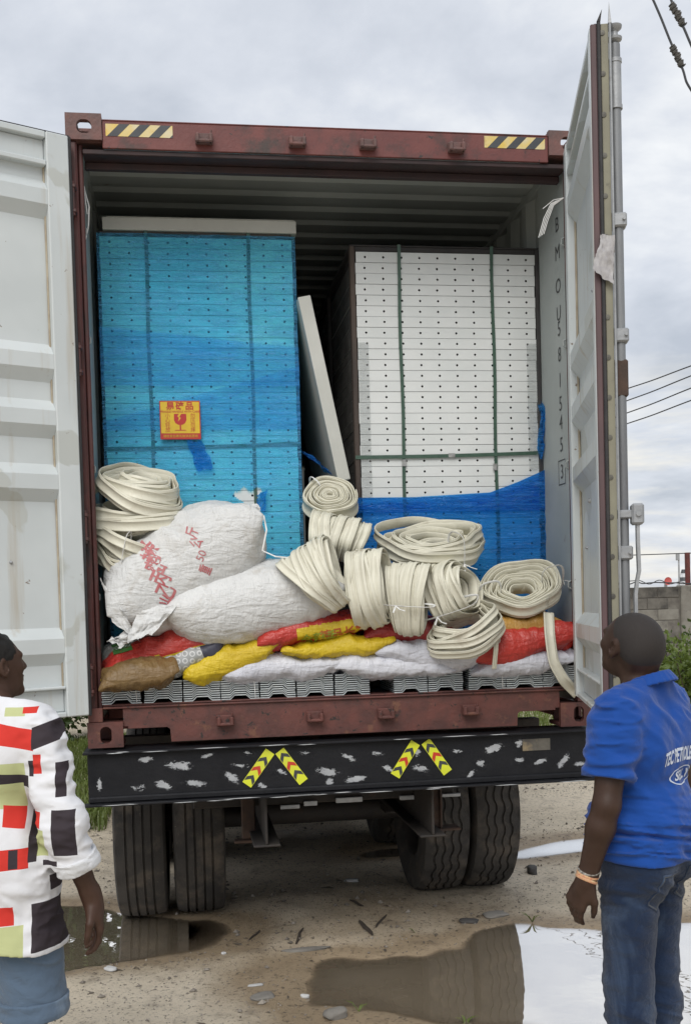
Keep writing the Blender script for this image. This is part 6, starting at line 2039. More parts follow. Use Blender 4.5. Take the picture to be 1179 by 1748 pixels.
# ---------------------------------------------------------------- man in the patterned shirt
def patterned_man():
    base = atD(-14, 1300, 3.42)
    rz = R(-30)
    root = thing('person', 'person in white shirt with red, charcoal and green blocks and rolled denim shorts', 'person', (base[0], base[1], float(ground_z(base[0], base[1]))), rz)
    neck = np.array((0, -.010, 1.440)); hc = np.array((.006, .012, 1.566)); Rm = rotm(R(-20), R(8), R(0))
    sh, el, wr = {}, {}, {}
    sh[1], el[1], wr[1] = np.array((.190, -.005, 1.352)), np.array((.285, -.030, 1.075)), np.array((.318, .060, .835))
    sh[-1], el[-1], wr[-1] = np.array((-.190, -.005, 1.352)), np.array((-.272, -.02, 1.075)), np.array((-.285, .065, .835))
    body = Vol(LO, HI, HH)
    torso(body, -.008, .95); legs(body, -.008)
    body.cone(neck - np.array((0, 0, .03)), hc + np.array((0, -.015, -.07)), .056, .052, .03)
    add_head(body, hc, Rm, .98)
    for sx in (-1, 1):
        body.cone(sh[sx], el[sx], .050, .040, .03)
        body.cone(el[sx], lerp(el[sx], wr[sx], .3), .040, .040, .02); body.cone(lerp(el[sx], wr[sx], .3), wr[sx], .040, .027, .02)
        add_hand(body, wr[sx], (wr[sx] - el[sx]) + np.array((0, -.02, -.10)), (-sx * .75, -.55, 0), -sx, .58, 1.12)
        f0 = np.array((sx * .115, -.03, .05)); body.cone(f0, f0 + np.array((sx * .02, .17, -.012)), .038, .032, .02)
    vol_obj('body', body, M['skin_b'], root, 2)
    hair = Vol((-.16, -.16, 1.40), (.16, .20, 1.74), .005)
    g = lambda x, y, z: hc + Rm @ np.array([x, y, z]) * .98
    hair.ell(g(0, -.014, .034), np.array((.082, .103, .088)) * .98, .02, Rm); hair.ell(g(0, -.062, -.003), np.array((.070, .050, .062)) * .98, .03, Rm)
    wrinkles(hair, .004, lambda X, Y, Z: fbm(X * 60, Y * 60, Z * 60, 2))
    pls = [(g(0, .074, .06), Rm @ np.array((0, .95, -.25))), (g(0, .0, -.026), Rm @ np.array((0, .45, -1)))]
    for p_, n_ in pls: clip_plane(hair, p_, n_)
    hair_obj(hair, pls, root, (.008, .0075, .007), (.018, .016, .015))
    # shirt
    s = Vol(LO, HI, HH)
    torso(s, .022, 1.03)
    s.ell((0, -.01, .90), (.212, .168, .24), .06); s.ell((0, -.05, .98), (.17, .12, .2), .06); s.cone((-.06, -.01, .70), (.06, -.01, .70), .165, .165, .06)
    def wf(X, Y, Z):
        back = 1 - np.abs(fbm((X + Z * .5) * 6, (Z * .5 - X) * 4, Y * 3, 3)); arm = np.clip((np.abs(X) - .17) / .05, 0, 1)
        arr = 1 - np.abs(fbm(X * 8, Y * 8, Z * 16 + 4, 3))
        return -(.8 * (back - .6) + .9 * arm * (arr - .6))
    wrinkles(s, .022, wf)
    j = Vol(LO, HI, HH)
    j.ell((0, -.005, .92), (.180, .130, .125), .04)
    for sx in (-1, 1):
        hip, kn = np.array((sx * .098, 0, .90)), np.array((sx * .118, .012, .46)); j.cone(hip, kn, .108, .100, .03); j.ell(hip + np.array((0, -.055, 0)), (.10, .09, .10), .04)
    wrinkles(j, .014, lambda X, Y, Z: -(1 - np.abs(fbm(X * 5 + 3, Y * 5, Z * 12 + X * 9, 3)) - .6))
    s.D = np.minimum(s.D, (j.D - .009 + np.where(s.coords()[2] < 1.0, 0.0, .2)[None, None, :]).astype(np.float32))
    X, Y, Z = s.coords()
    # wavy shirt tail
    hem = (.700 + .022 * np.cos(X * 11))[:, None, None] + 0 * Y[None, :, None] - Z[None, None, :]
    s.D = np.maximum(s.D, hem.astype(np.float32))
    join_sleeves(s, [((sh[sx], .076), (el[sx], .067), (lerp(el[sx], wr[sx], .7), .064)) for sx in (-1, 1)],
                 [lerp(el[sx], wr[sx], .46) for sx in (-1, 1)], [wr[sx] - el[sx] for sx in (-1, 1)], wf, .020)
    clip_plane(s, (0, -.02, 1.466), (0, .35, 1))
    s.D = np.maximum(s.D, -np.minimum(body.D - .004, .2))
    # printed blocks: rectangles in the cloth's own frame (u across the back, z up)
    m, nt, bs = new_mat('block_print_cotton')
    tc = nt.nodes.new('ShaderNodeTexCoord')
    sp = nt.nodes.new('ShaderNodeSeparateXYZ'); nt.links.new(tc.outputs['Object'], sp.inputs[0])
    uc, vc = R(8.31) * -1 - rz, None
    du = (math.cos(-R(8.31) - rz), math.sin(-R(8.31) - rz))
    dt = nt.nodes.new('ShaderNodeVectorMath'); dt.operation = 'DOT_PRODUCT'; dt.inputs[1].default_value = (du[0], du[1], 0)
    nt.links.new(tc.outputs['Object'], dt.inputs[0])
    U, Zs = dt.outputs['Value'], sp.outputs['Z']
    red, chc, grn = (.56, .040, .030), (.040, .032, .038), (.46, .49, .25)
    col = (.66, .67, .69)
    colr = mixc(nt, noise(nt, _coords(nt), 4), (.64, .65, .68), (.68, .68, .70))
    def rect(colr, x0, x1, y0, y1, c, sk=.0):
        q = lambda px, py: ((px / 2.504 + 10) / 537.0, 1.75 - (py / 2.504 + 1050 - 1058) / 537.0)
        a0, b0 = q(x0, y0); a1, b1 = q(x1, y1)
        cu, cz, hu, hz = (a0 + a1) / 2, (b0 + b1) / 2, abs(a1 - a0) / 2, abs(b0 - b1) / 2
        def n2(op, a, b, c_=None):
            n = nt.nodes.new('ShaderNodeMath'); n.operation = op
            for i, v in enumerate((a, b, c_)):
                if v is None: continue
                if isinstance(v, (int, float)): n.inputs[i].default_value = v
                else: nt.links.new(v, n.inputs[i])
            return n.outputs[0]
        us = n2('SUBTRACT', U, cu); zs = n2('SUBTRACT', Zs, cz)
        zs2 = n2('MULTIPLY_ADD', us, sk, zs) if sk else zs
        mu = n2('LESS_THAN', n2('ABSOLUTE', us, None), hu); mz = n2('LESS_THAN', n2('ABSOLUTE', zs2, None), hz)
        return mixc(nt, n2('MULTIPLY', mu, mz), colr, c)
    for r_ in [(55, 218, 500, 585, red, .2), (70, 175, 650, 705, grn), (30, 190, 695, 745, chc, .1), (65, 160, 735, 840, grn), (78, 158, 832, 918, red, .2), (-60, 30, 865, 1180, chc), (-80, 30, 630, 730, chc), (68, 178, 1000, 1082, red),
               (105, 140, 1003, 1079, chc), (-60, 115, 1235, 1312, red), (180, 305, 1235, 1430, chc), (35, 150, 1315, 1455, grn), (288, 350, 1305, 1385, grn), (243, 275, 1130, 1195, chc), (210, 315, 490, 580, chc, -.35),
               (215, 248, 615, 695, red), (195, 215, 640, 705, chc), (305, 345, 650, 790, chc), (290, 385, 840, 1030, chc), (195, 238, 850, 915, red), (200, 255, 920, 1040, grn), (228, 295, 1058, 1080, chc), (175, 205, 860, 1060, chc),
               (-160, -90, 520, 640, red), (-200, -120, 760, 900, grn), (-180, -80, 960, 1100, chc), (-190, -110, 1180, 1290, red), (-100, 10, 440, 560, chc), (95, 180, 425, 460, grn), (170, 225, 425, 450, red)]:
        colr = rect(colr, *r_)
    nt.links.new(colr, bs.inputs['Base Color']); bs.inputs['Roughness'].default_value = .85; bs.inputs['Specular IOR Level'].default_value = .2
    v = _coords(nt); bump(nt, bs, mixc(nt, .1, noise(nt, v, 8, 5, .55, .7), noise(nt, v, 450, 2, .5)), .35, .02)
    shirt = vol_obj('shirt', s, m, root, 2)
    wm = cloth_mat('plain_white_cotton', (.64, .65, .67), (.60, .61, .63), 14, .4)
    # rolled cuffs
    for sx in (-1, 1):
        cv = Vol(np.minimum(el[sx], wr[sx]) - .13, np.maximum(el[sx], wr[sx]) + .13, .005)
        d = wr[sx] - el[sx]; d /= np.linalg.norm(d); e0 = lerp(el[sx], wr[sx], .36); e1 = lerp(el[sx], wr[sx], .55)
        cv.cone(e0, e1, .072, .069, .01)
        wrinkles(cv, .010, lambda X, Y, Z: -(1 - np.abs(fbm(X * 9, Y * 9, Z * 30, 3)) - .6))
        clip_plane(cv, e0, -d); clip_plane(cv, e1, d)
        I = Vol(np.minimum(el[sx], wr[sx]) - .13, np.maximum(el[sx], wr[sx]) + .13, .005); I.cone(el[sx] - d * .1, wr[sx] + d * .1, .055, .053, .01)
        cv.D = np.maximum(cv.D, -I.D)
        vol_obj('rolled_cuff', cv, wm, root, 1)
    cvm = Vol((-.14, -.14, 1.36), (.14, .14, 1.56), .005); npts = 26
    ring = lambda r, z0, slope: [np.array((r * 1.02 * math.sin(t), -.016 + r * math.cos(t), z0 - slope * math.cos(t))) for t in np.linspace(.30, 2 * math.pi - .30, npts)]
    top, bot = ring(.072, 1.470, .022), ring(.106, 1.426, .030)
    for i in range(npts - 1):
        for t in (.0, .25, .5, .75, 1.0): cvm.cone(lerp(top[i], bot[i], t), lerp(top[i + 1], bot[i + 1], t), .005, .005, .006)
    vol_obj('collar', cvm, m, root, 1)
    # rolled denim shorts
    dm = cloth_mat('faded_blue_denim', (.105, .150, .215), (.080, .120, .175), 10, .4, 600, .9, fade=(.21, .27, .34))
    clip_plane(j, (0, 0, 1.0), (0, 0, 1)); clip_plane(j, (0, 0, .475), (0, 0, -1)); j.D = np.maximum(j.D, -np.minimum(body.D - .012, .2))
    vol_obj('denim_shorts', j, dm, root, 2)
    for sx in (-1, 1):
        cv = Vol((sx * .118 - .16, -.16, .42), (sx * .118 + .16, .18, .58), .006)
        a_, b_ = np.array((sx * .114, .010, .53)), np.array((sx * .117, .011, .455))
        cv.cone(a_, b_, .112, .110, .01); wrinkles(cv, .008, lambda X, Y, Z: -(1 - np.abs(fbm(X * 10, Y * 10, Z * 22, 3)) - .6))
        clip_plane(cv, (0, 0, .525), (0, 0, 1)); clip_plane(cv, (0, 0, .462), (0, 0, -1))
        I = Vol((sx * .118 - .16, -.16, .42), (sx * .118 + .16, .18, .58), .006); I.cone(a_ + np.array((0, 0, .1)), b_ - np.array((0, 0, .1)), .090, .090, .01); cv.D = np.maximum(cv.D, -I.D)
        vol_obj('rolled_hem', cv, dm, root, 1)
    shoes(root, 'sandal', col=(.05, .035, .025))
blue_man()
patterned_man()
# ================================================================== block wall, plants, wires, litter
M['block'] = pm('weathered_concrete_block', (.145, .135, .118), (.095, .088, .078), 5, .9, bscale=30, bstr=.5, dirt=(.035, .033, .031), dscale=2.2, dlo=.46, dhi=.66)
M['block_b'] = pm('pale_concrete_block', (.215, .205, .18), (.16, .15, .13), 5, .9, bscale=30, bstr=.5, dirt=(.07, .065, .06), dscale=3, dlo=.52, dhi=.72)
M['mortar'] = pm('grey_mortar', (.17, .16, .14), (.11, .10, .09), 9, .95, bscale=40, bstr=.4)
wp = atD(1168, 1000, 21.6)
WY, WT = float(wp[1]), float(wp[2])
wall = thing('block_wall', 'weathered concrete block wall with a pier beyond the truck', 'wall', (float(wp[0]), WY, 0))
mb = MB(); mb.box(4.0, 30, WY + .012, WY + .15, -.05, WT - .01, .004); mb.build('mortar_bed', M['mortar'], wall)
def blk_me(m):
    mb = MB(); mb.box(-.2185, .2185, 0, .17, 0, .212, .006)
    o = mb.build('block', m, None, True); me = o.data; bpy.data.objects.remove(o); return me
BA, BB = blk_me(M['block']), blk_me(M['block_b'])
rk = random.Random(9)
nc = int(WT / .226)
x_from = wp[0] - 2.6
for r in range(nc):
    for c in range(13):
        x = x_from + c * .45 + (.225 if r % 2 else 0)
        if abs(x - (wp[0] + .12)) < .34: continue
        z = WT - .012 - .212 - r * .226
        o = obj('block', BB if (r in (2, 3, 5) and rk.random() < .75) else BA, None, wall, True)
        o.location = (x - wp[0], rk.uniform(-.008, .004), z); o.rotation_euler = (0, rk.uniform(-.008, .008), 0)
mb = MB()
for r in range(nc):
    for c in range(44):
        x = x_from + 13 * .45 + c * .45 + (.225 if r % 2 else 0); z = WT - .012 - .212 - r * .226
        mb.box(x - .2185, x + .2185, WY, WY + .17, z, z + .212, .006)
o = mb.build('block_courses', M['block'], wall); o['kind'] = 'stuff'
mb = MB(); mb.box(wp[0] - .10, wp[0] + .36, WY - .06, WY + .2, -.05, WT + .01, .02); mb.build('pier', M['block_b'], wall)
# rusty pole, mast and red dish behind the wall
M['rusty_red'] = pm('rusty_red_pole', (.15, .035, .03), (.09, .03, .025), 8, .8)
p = atD(1175, 1000, 22.4); mb = MB(); mb.tube([(p[0], p[1], 0), (p[0] - .02, p[1], 2.62)], .055, 10)
tag(mb.build('pole', M['rusty_red']), 'dark red steel pole standing behind the block wall', 'pole')
p = atD(1159, 1000, 40); q_ = atD(1158, 952, 40); mb = MB(); mb.tube([(p[0], p[1], 0), tuple(q_)], .03, 6); mb.box(q_[0] - .10, q_[0] + .02, q_[1] - .05, q_[1] + .05, q_[2] - .10, q_[2] + .15, .01)
tag(mb.build('mast', M['galv']), 'thin grey antenna mast far behind the wall', 'mast')
p = atD(1140, 992, 38); red = pm('faded_red_dish', (.52, .10, .09), (.45, .09, .08), 8, .6)
dish = thing('satellite_dish', 'small round faded red dish showing just above the block wall', 'dish', (p[0], p[1], 0))
mb = MB(); mb.lathe([(.05, .0001), (.045, .07), (.01, .13), (.0, .14), (.03, .13), (.06, .07), (.07, .0001)], (p[0], p[1], p[2]), 'y', 28); mb.build('reflector', red, dish, False, True)
mb = MB(); mb.tube([(p[0], p[1] + .2, 0), (p[0], p[1] + .2, p[2])], .06, 8); mb.build('stand', M['galv'], dish)
tip = atD(1166, 985, 60); mb = MB()
mst = thing('signal_mast', 'black and white banded signal mast far beyond the wall', 'mast', (tip[0], tip[1], 0))
for k in range(6):
    mb = MB(); mb.tube([(tip[0], tip[1], 0 if k == 0 else tip[2] - .9 + k * .22), (tip[0], tip[1], tip[2] - .9 + (k + 1) * .22)], [.5 - .07 * k, .44 - .07 * k], 12); mb.build('band', M['tape_black'] if k % 2 else M['white_dab'], mst)

# overhead wires
M['wire'] = pm('black_cable', (.028, .030, .034), None, 1, .6)
def cable(name, label, pts, r, group=None, sub=10):
    P = np.array([list(q) for q in pts]); t = np.linspace(0, len(P) - 1, sub * (len(P) - 1) + 1)
    Q = np.stack([np.interp(t, np.arange(len(P)), P[:, i]) for i in range(3)], 1)
    for _ in range(6): Q[1:-1] = (Q[:-2] + 2 * Q[1:-1] + Q[2:]) / 4
    mb = MB(); mb.tube(Q, r, 6)
    return tag(mb.build(name, M['wire']), label, 'cable', group)
names = ['uppermost', 'second', 'third', 'lowest']
for i, (ya, yb) in enumerate(((669, 624), (690, 641), (711, 662), (729, 683))):
    A, B = atD(1052, ya, 21), atD(1179, yb, 18.5)
    d = B - A
    A2, B2 = A - d * 5, B + d * 3.0
    mid = [A2, A2 * .6 + A * .4 - np.array((0, 0, .12)), A, (A + B) / 2 - np.array((0, 0, .02)), B, B2]
    cable('power_cable', '%s of the four parallel wires crossing the sky beside the door' % names[i], mid, .011, 'four parallel wires')
c1_ = [atD(1086, -60, 8.0), atD(1115, 0, 8.0), atD(1128, 30, 8.0), atD(1143, 68, 8.0), atD(1157, 100, 8.0), atD(1166, 120, 8.0), atD(1171, 140, 8.0), atD(1190, 170, 8.0), atD(1240, 260, 8.1)]
cable('service_cable', 'black overhead cable with a twisted splice at the top corner of the sky', c1_, .0085)
c2_ = [atD(1132, -60, 7.6), atD(1145, 0, 7.6), atD(1156, 28, 7.6), atD(1166, 45, 7.6), atD(1179, 76, 7.6), atD(1230, 190, 7.7)]
cable('service_cable', 'shorter overhead cable cut by the corner of the sky, with a wire knot', c2_, .0085)
M['splice'] = pm('grey_splice_wire', (.10, .095, .085), (.06, .058, .055), 40, .7)
def splice(a, b, label, D):
    mb = MB(); A, B = np.array(a), np.array(b); d = B - A; L = np.linalg.norm(d); d /= L
    u = np.cross(d, (0, 1, 0)); u /= np.linalg.norm(u); v = np.cross(d, u); pts = []
    for i in range(110):
        t = i / 109.; a_ = i * 1.1; r = .018 + .012 * vnoise(i * .35, 2.2, 1.)
        pts.append(A + d * L * t + u * r * math.cos(a_) + v * r * math.sin(a_))
    mb.tube(pts, .006, 5); tag(mb.build('wire_splice', M['splice']), label, 'splice')
splice(atD(1147, 78, 8.0), atD(1164, 112, 8.0), 'ragged wire splice wound on the longer overhead cable', 8)
splice(atD(1146, 6, 7.6), atD(1166, 42, 7.6), 'ragged wire splice wound on the shorter overhead cable', 7.6)
p0, p1_ = atD(1040, 949, 24), atD(1300, 940, 24)
cable('power_cable', 'thin level wire just above the block wall', [p0 - (p1_ - p0) * 2, p0, p1_], .012)
b0, b1_ = atD(1040, 997, 21.3), atD(1200, 999, 21.3)
mb = MB(); pts = [lerp(b0, b1_, t) + np.array((0, 0, .03 * vnoise(t * 14, 1., 1.) + .02)) for t in np.linspace(0, 1, 60)]; mb.tube(pts, .012, 5)
pts = [lerp(b0, b1_, t) + np.array((0, .1, .05 * vnoise(t * 9, 6., 1.) + .05)) for t in np.linspace(0, 1, 60)]; mb.tube(pts, .009, 5)
tag(mb.build('barbed_wire', M['wire']), 'slack wire running along the top of the block wall', 'wire')

# plants
def leaf_mat(name, c, c2):
    m, nt, bs = new_mat(name)
    oi = _coords(nt)
    nt.links.new(mixc(nt, ramp(nt, noise(nt, oi, 3.5, 4), [(.35, 0.), (.65, 1.)]), c, c2), bs.inputs['Base Color'])
    bs.inputs['Roughness'].default_value = .5
    tl = nt.nodes.new('ShaderNodeBsdfTranslucent'); tl.inputs['Color'].default_value = (c2[0] * 1.3, c2[1] * 1.3, c2[2], 1)
    mx = nt.nodes.new('ShaderNodeMixShader'); mx.inputs[0].default_value = .25
    nt.links.new(bs.outputs[0], mx.inputs[1]); nt.links.new(tl.outputs[0], mx.inputs[2]); nt.links.new(mx.outputs[0], nt.nodes['Material Output'].inputs['Surface'])
    return m
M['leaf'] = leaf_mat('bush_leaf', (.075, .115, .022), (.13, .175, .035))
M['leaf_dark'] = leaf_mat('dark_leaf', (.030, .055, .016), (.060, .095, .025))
M['stem'] = pm('brown_stem', (.06, .045, .03), (.09, .07, .05), 9, .9)
def leaves_mesh(P, Nn, size, rg):
    """folded diamond leaves at P pointing along Nn"""
    n = len(P)
    d = Nn / (np.linalg.norm(Nn, axis=1)[:, None] + 1e-9)
    r = rg.normal(size=(n, 3)); s = np.cross(d, r); s /= np.linalg.norm(s, axis=1)[:, None] + 1e-9; up = np.cross(s, d)
    L = size * rg.uniform(.6, 1.25, n)[:, None]; w = L * rg.uniform(.24, .38, n)[:, None]
    V = np.stack([P, P + d * L * .45 + s * w + up * L * .06, P + d * L, P + d * L * .45 - s * w + up * L * .06, P + d * L * .5 - up * L * .03], 1).reshape(-1, 3)
    i = np.arange(n)[:, None] * 5
    F = np.concatenate([i + np.array([[0, 1, 4, 4]]), i + np.array([[1, 2, 4, 4]]), i + np.array([[2, 3, 4, 4]]), i + np.array([[3, 0, 4, 4]])])[:, :3]
    return V, F
def bush(label, c, h, rad, nst, nl, size, mat, seed, group='bushes and weeds'):
    rg = np.random.RandomState(seed)
    root = thing('bush', label, 'bush', tuple(c), 0, group)
    mb = MB(); P, N = [], []
    for k in range(nst):
        a = rg.uniform(0, 6.28); lean = rg.uniform(.15, 1.0) * rad
        tip = np.array((lean * math.cos(a), lean * math.sin(a), h * rg.uniform(.55, 1.0) * (1 - .35 * (lean / rad) ** 2)))
        b0 = np.array((rg.uniform(-.08, .08), rg.uniform(-.08, .08), 0))
        mid = lerp(b0, tip, .5) + np.array((rg.uniform(-.1, .1), rg.uniform(-.1, .1), h * .08))
        pts = [np.array(c) + (b0 * (1 - t) ** 2 + 2 * mid * t * (1 - t) + tip * t * t) for t in np.linspace(0, 1, 7)]
        mb.tube(pts, np.linspace(.012, .004, 7) * max(.6, h), 5)
        m = nl // nst
        t = rg.uniform(.25, 1.02, m); B = np.array(c) + b0[None] * ((1 - t) ** 2)[:, None] + 2 * mid[None] * (t * (1 - t))[:, None] + tip[None] * (t * t)[:, None]
        clump = rg.normal(size=(m, 3)) * (.045 + .10 * rad * rg.uniform(.3, 1, m)[:, None])
        P.append(B + clump); N.append(clump + np.array((0, 0, .04)) + rg.normal(size=(m, 3)) * .03)
    mb.build('stems', M['stem'], root)
    V, F = leaves_mesh(np.concatenate(P), np.concatenate(N), size, rg)
    obj('foliage', mesh('foliage', V, F, False, [mat]), None, root)
    return root
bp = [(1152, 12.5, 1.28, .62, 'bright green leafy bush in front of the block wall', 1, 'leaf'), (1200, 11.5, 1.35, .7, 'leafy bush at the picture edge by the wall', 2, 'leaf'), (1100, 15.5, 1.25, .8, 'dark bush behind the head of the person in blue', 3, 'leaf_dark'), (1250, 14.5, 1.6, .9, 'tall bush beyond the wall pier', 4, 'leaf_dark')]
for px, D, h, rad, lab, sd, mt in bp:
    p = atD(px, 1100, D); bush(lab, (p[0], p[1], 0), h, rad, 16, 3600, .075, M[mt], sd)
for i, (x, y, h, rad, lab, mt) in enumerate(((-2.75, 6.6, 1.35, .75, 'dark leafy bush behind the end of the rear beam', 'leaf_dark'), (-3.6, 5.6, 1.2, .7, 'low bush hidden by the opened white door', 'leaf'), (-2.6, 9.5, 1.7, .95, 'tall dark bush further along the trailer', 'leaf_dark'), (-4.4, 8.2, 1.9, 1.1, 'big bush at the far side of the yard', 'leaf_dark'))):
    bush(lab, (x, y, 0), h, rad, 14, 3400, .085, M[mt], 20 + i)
# grass
def grass(label, n, fx, hmin, hmax, seed, mat):
    rg = np.random.RandomState(seed)
    xy = fx(rg, n); x, y = xy[:, 0], xy[:, 1]; z = ground_z(x, y)
    ok = z > -.012; x, y, z = x[ok], y[ok], z[ok]; n = len(x)
    h = rg.uniform(hmin, hmax, n) * (0.6 + .5 * (fbm(x * 1.2, y * 1.2, 3., 2) + .6)); a = rg.uniform(0, 6.28, n); l = rg.uniform(.15, .9, n) * h; w = rg.uniform(.003, .007, n)
    dx, dy = np.cos(a), np.sin(a)
    B = np.stack([x, y, z], 1); D = np.stack([dx, dy, 0 * x], 1); S = np.stack([-dy, dx, 0 * x], 1) * w[:, None]; up = np.array((0, 0, 1.))[None]
    M1 = B + D * (l * .35)[:, None] + up * (h * .6)[:, None]; T = B + D * l[:, None] + up * (h * (.95 - .3 * l / h))[:, None]
    V = np.stack([B - S, B + S, M1 + S * .8, M1 - S * .8, T], 1).reshape(-1, 3); i = np.arange(n)[:, None] * 5
    F = (i + np.array([[0, 1, 2, 3]])).tolist() + (i + np.array([[3, 2, 4]])).tolist()
    tag(obj('grass', mesh('grass', V, F), mat), label, 'grass', None, 'stuff')
M['grass'] = leaf_mat('grass_blade', (.085, .13, .025), (.16, .20, .05))
grass('rough green grass on the far side of the dual tyres', 16000, lambda r, n: np.stack([-1.45 - np.abs(r.normal(size=n)) * 1.3, r.uniform(3.6, 10, n)], 1), .06, .24, 5, M['grass'])
grass('green verge behind the person in the blue shirt', 16000, lambda r, n: np.stack([3.4 + np.abs(r.normal(size=n)) * 2.2, r.uniform(1.0, 13, n)], 1), .06, .26, 6, M['grass'])
# far trees closing the yard behind the truck
def far_tree(label, x, y, h, rad, seed):
    rg = np.random.RandomState(seed); root = thing('tree', label, 'tree', (x, y, 0), 0, 'far trees')
    mb = MB(); top = h * .55
    mb.tube([(x, y, -.1), (x + .1, y, top * .5), (x - .05, y, top)], [.16, .13, .09], 8)
    for k in range(7):
        a = rg.uniform(0, 6.28); mb.tube([(x, y, top * rg.uniform(.6, 1)), (x + rad * .6 * math.cos(a), y + rad * .6 * math.sin(a), top + h * .25 * rg.uniform(.3, 1))], [.06, .02], 6)
    mb.build('trunk', M['stem'], root)
    P = []
    for k in range(26):
        c = np.array((x, y, h * .58)) + rg.normal(size=3) * np.array((rad * .5, rad * .5, h * .18)); P.append(c + rg.normal(size=(210, 3)) * rad * .24)
    P = np.concatenate(P); N = rg.normal(size=P.shape) + np.array((0, 0, .3)); V, F = leaves_mesh(P, N, .30, rg)
    obj('crown', mesh('crown', V, F, False, [M['leaf_dark']]), None, root)
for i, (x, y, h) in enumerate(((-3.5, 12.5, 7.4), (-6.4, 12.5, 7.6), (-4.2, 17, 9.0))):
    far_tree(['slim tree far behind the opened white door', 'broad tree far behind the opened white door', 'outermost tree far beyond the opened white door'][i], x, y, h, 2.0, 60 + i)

# litter on the ground
M['stone'] = pm('grey_stone', (.24, .225, .20), (.15, .14, .125), 7, .9, bscale=40, bstr=.4)
M['slate'] = pm('dark_stone', (.055, .052, .05), (.085, .08, .075), 9, .8, bscale=40, bstr=.4)
M['litter'] = pm('pale_litter', (.52, .52, .51), (.42, .42, .41), 12, .7)
M['wood_bit'] = pm('dark_wet_wood', (.035, .026, .020), (.055, .042, .032), 14, .85, stretch=(1, 5, 1), bscale=30)
def rock(label, px, py, sx_, sy_, sz_, mat, seed, name='stone', cat='stone', rot=None, sink=.35):
    p = atZ(px, py, 0.0); rg = np.random.RandomState(seed); z = float(ground_z(p[0], p[1]))
    bm = bmesh.new(); bmesh.ops.create_icosphere(bm, subdivisions=3, radius=1.0)
    V = np.array([v.co[:] for v in bm.verts]); F = [tuple(v.index for v in f.verts) for f in bm.faces]; bm.free()
    V = np.sign(V) * np.abs(V) ** .62
    V *= 1 + .20 * fbm(V[:, 0] * 1.3 + seed, V[:, 1] * 1.3, V[:, 2] * 1.3, 3)[:, None]
    a = rg.uniform(0, 6.28) if rot is None else rot; c, s = math.cos(a), math.sin(a)
    V = V * np.array((sx_, sy_, sz_)); V = np.stack([V[:, 0] * c - V[:, 1] * s, V[:, 0] * s + V[:, 1] * c, V[:, 2]], 1) + np.array((p[0], p[1], z + sz_ * (1 - sink)))
    return tag(obj(name, mesh(name, V, F, True), mat), label, cat, 'stones and litter on the ground')
rock('flat pale stone on the wet ground between the dual tyres', 600, 1510, .045, .022, .012, M['litter'], 1, rot=.0)
rock('square grey concrete chunk at the lower edge of the picture', 572, 1733, .050, .042, .022, M['stone'], 2, rot=.3)
rock('thin grey stone lying flat on the sand left of the puddle', 447, 1700, .055, .045, .006, M['stone'], 3, rot=.4)
rock('long grey stone half buried between tyres and puddle', 520, 1622, .12, .025, .006, M['stone'], 4, rot=.05)
rock('dark pointed stone lump beside the dual tyres', 908, 1492, .050, .030, .030, M['slate'], 5)
rock('small white pebble at the tip of the puddle', 520, 1697, .020, .013, .008, M['litter'], 6)
rock('white pebble lying alone on the sand', 382, 1628, .012, .010, .007, M['litter'], 7)
rock('white crumpled paper at the edge of the muddy pool', 188, 1655, .035, .022, .010, M['litter'], 8, 'paper_scrap', 'litter')
rock('pale plastic scrap on the sand near the person in shorts', 436, 1681, .035, .012, .004, M['litter'], 9, 'plastic_scrap', 'litter', rot=.1)
rock('grey flat rock by the far rim of the puddle', 845, 1560, .07, .045, .012, M['stone'], 10, rot=.3)
rock('second grey rock by the far rim of the puddle', 800, 1572, .05, .030, .010, M['slate'], 11, rot=-.2)
rock('brown chunk beside the near rim of the puddle', 712, 1700, .030, .020, .014, M['stone'], 12)
def stick(label, x0, y0, x1, y1, r, seed, mat='wood_bit'):
    a, b = atZ(x0, y0, 0), atZ(x1, y1, 0); pts = []
    for t in np.linspace(0, 1, 6):
        q = lerp(a, b, t); pts.append((q[0] + .006 * vnoise(t * 3 + seed, 1., 2.), q[1], float(ground_z(q[0], q[1])) + r * .6))
    mb = MB(); mb.tube(pts, [r * .6, r, r * 1.1, r, r * .9, r * .4], 6, flat=.6); tag(mb.build('stick', M[mat]), label, 'stick', 'stones and litter on the ground')
stick('thick dark stick lying left of the puddle tip', 614, 1581, 636, 1600, .014, 1)
stick('short dark stick in the middle of the wet ground', 505, 1616, 516, 1592, .008, 2)
stick('thin twig near the tyre on the wet sand', 424, 1604, 444, 1588, .007, 3)
stick('dark flat splinter between the two sets of tyres', 598, 1545, 622, 1556, .010, 4)
stick('long dark splinter by the stacked rocks', 640, 1588, 660, 1568, .008, 5)
def sprig(label, px, py, n, h, seed):
    p = atZ(px, py, 0); rg = np.random.RandomState(seed); z = float(ground_z(p[0], p[1])); mb = MB()
    for k in range(n):
        a = rg.uniform(0, 6.28); l = h * rg.uniform(.4, 1); e_ = np.array((p[0] + l * .8 * math.cos(a), p[1] + l * .5 * math.sin(a), z + l * .6)); m_ = lerp((p[0], p[1], z), e_, .5) + np.array((0, 0, l * .2))
        mb.tube([(p[0], p[1], z), m_, e_], [.004, .006, .001], 4, flat=.3)
    tag(mb.build('grass_sprig', M['grass']), label, 'grass', 'green sprigs on the sand')
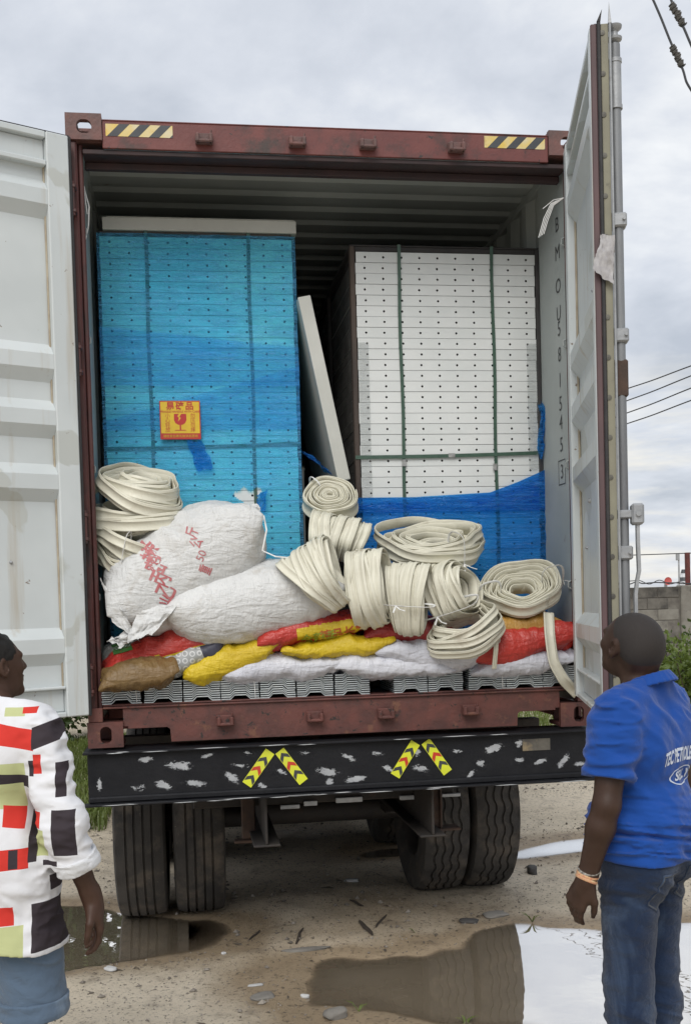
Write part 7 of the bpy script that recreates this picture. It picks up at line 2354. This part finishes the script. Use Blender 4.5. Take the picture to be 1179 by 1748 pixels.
for i, (px, py, n, h, lab) in enumerate(((908, 1570, 6, .10, 'green sprig on the far rim of the puddle by the person in blue'), (612, 1722, 3, .09, 'single green blade standing near the concrete chunk'), (708, 1592, 3, .07, 'thin green blade at the puddle edge below the tyres'), (795, 1738, 6, .08, 'fallen green leaves at the lower edge of the puddle'), (905, 1490, 4, .08, 'small green sprig beside the dark stone lump'))):
    sprig(lab, px, py, n, h, i)
# loose grit and small stones, too many to count
rg = np.random.RandomState(77); n = 15000
gx_ = rg.uniform(-2.6, 3.6, n); gy_ = rg.uniform(-1.2, 5.5, n); gz_ = ground_z(gx_, gy_); ok = gz_ > -.016
gx_, gy_, gz_ = gx_[ok], gy_[ok], gz_[ok]; n = len(gx_)
dens = fbm(gx_ * 1.1, gy_ * 1.1, 9., 3) > -.25; gx_, gy_, gz_ = gx_[dens], gy_[dens], gz_[dens]; n = len(gx_)
s_ = rg.uniform(.0018, .0065, n) * (1 + 2.2 * (rg.uniform(0, 1, n) > .95))
O8 = np.array([(1, 0, 0), (0, 1, 0), (-1, 0, 0), (0, -1, 0), (0, 0, .7), (0, 0, -.7)], float)
V = O8[None] * s_[:, None, None] * rg.uniform(.6, 1.4, (n, 6, 1)); a = rg.uniform(0, 6.28, n); c, s = np.cos(a)[:, None], np.sin(a)[:, None]
V = np.stack([V[..., 0] * c - V[..., 1] * s, V[..., 0] * s + V[..., 1] * c, V[..., 2]], -1) + np.stack([gx_, gy_, gz_ + s_ * .3], 1)[:, None]
i = np.arange(n)[:, None] * 6; F = np.concatenate([i + np.array([q]) for q in ((0, 1, 4), (1, 2, 4), (2, 3, 4), (3, 0, 4), (1, 0, 5), (2, 1, 5), (3, 2, 5), (0, 3, 5))])
tag(obj('gravel', mesh('gravel', V.reshape(-1, 3), F), pm('grit', (.30, .27, .23), (.10, .085, .07), 3, .9)), 'loose grit strewn over the sand', 'gravel', None, 'stuff')

rg = np.random.RandomState(99); n = 3200
x_ = rg.uniform(-2.6, 3.6, n); y_ = rg.uniform(-1.3, 5.5, n); z_ = ground_z(x_, y_); ok = (z_ > -.014) & (fbm(x_ * 1.6 + 4, y_ * 1.6, 2., 3) > -.05)
x_, y_, z_ = x_[ok], y_[ok], z_[ok]; n = len(x_)
a = rg.uniform(0, 6.28, n); l = rg.uniform(.004, .020, n) * (1 + 1.5 * (rg.uniform(0, 1, n) > .93)); w = l * rg.uniform(.15, .55, n)
dx, dy = np.cos(a), np.sin(a); up = rg.uniform(.002, .007, n)
B = np.stack([x_, y_, z_ + .002], 1); D = np.stack([dx * l, dy * l, 0 * l], 1); S = np.stack([-dy * w, dx * w, 0 * l], 1); Z = np.stack([0 * l, 0 * l, up], 1)
V = np.stack([B - D, B + S + Z, B + D, B - S + Z * .6, B + Z * 1.6], 1).reshape(-1, 3); i = np.arange(n)[:, None] * 5
F = np.concatenate([i + np.array([q]) for q in ((0, 1, 4), (1, 2, 4), (2, 3, 4), (3, 0, 4))])
tag(obj('debris', mesh('debris', V, F), pm('dark_leaf_litter', (.045, .035, .026), (.14, .115, .085), 2.2, .9)), 'dark specks of leaf and wood litter on the sand', 'debris', None, 'stuff')
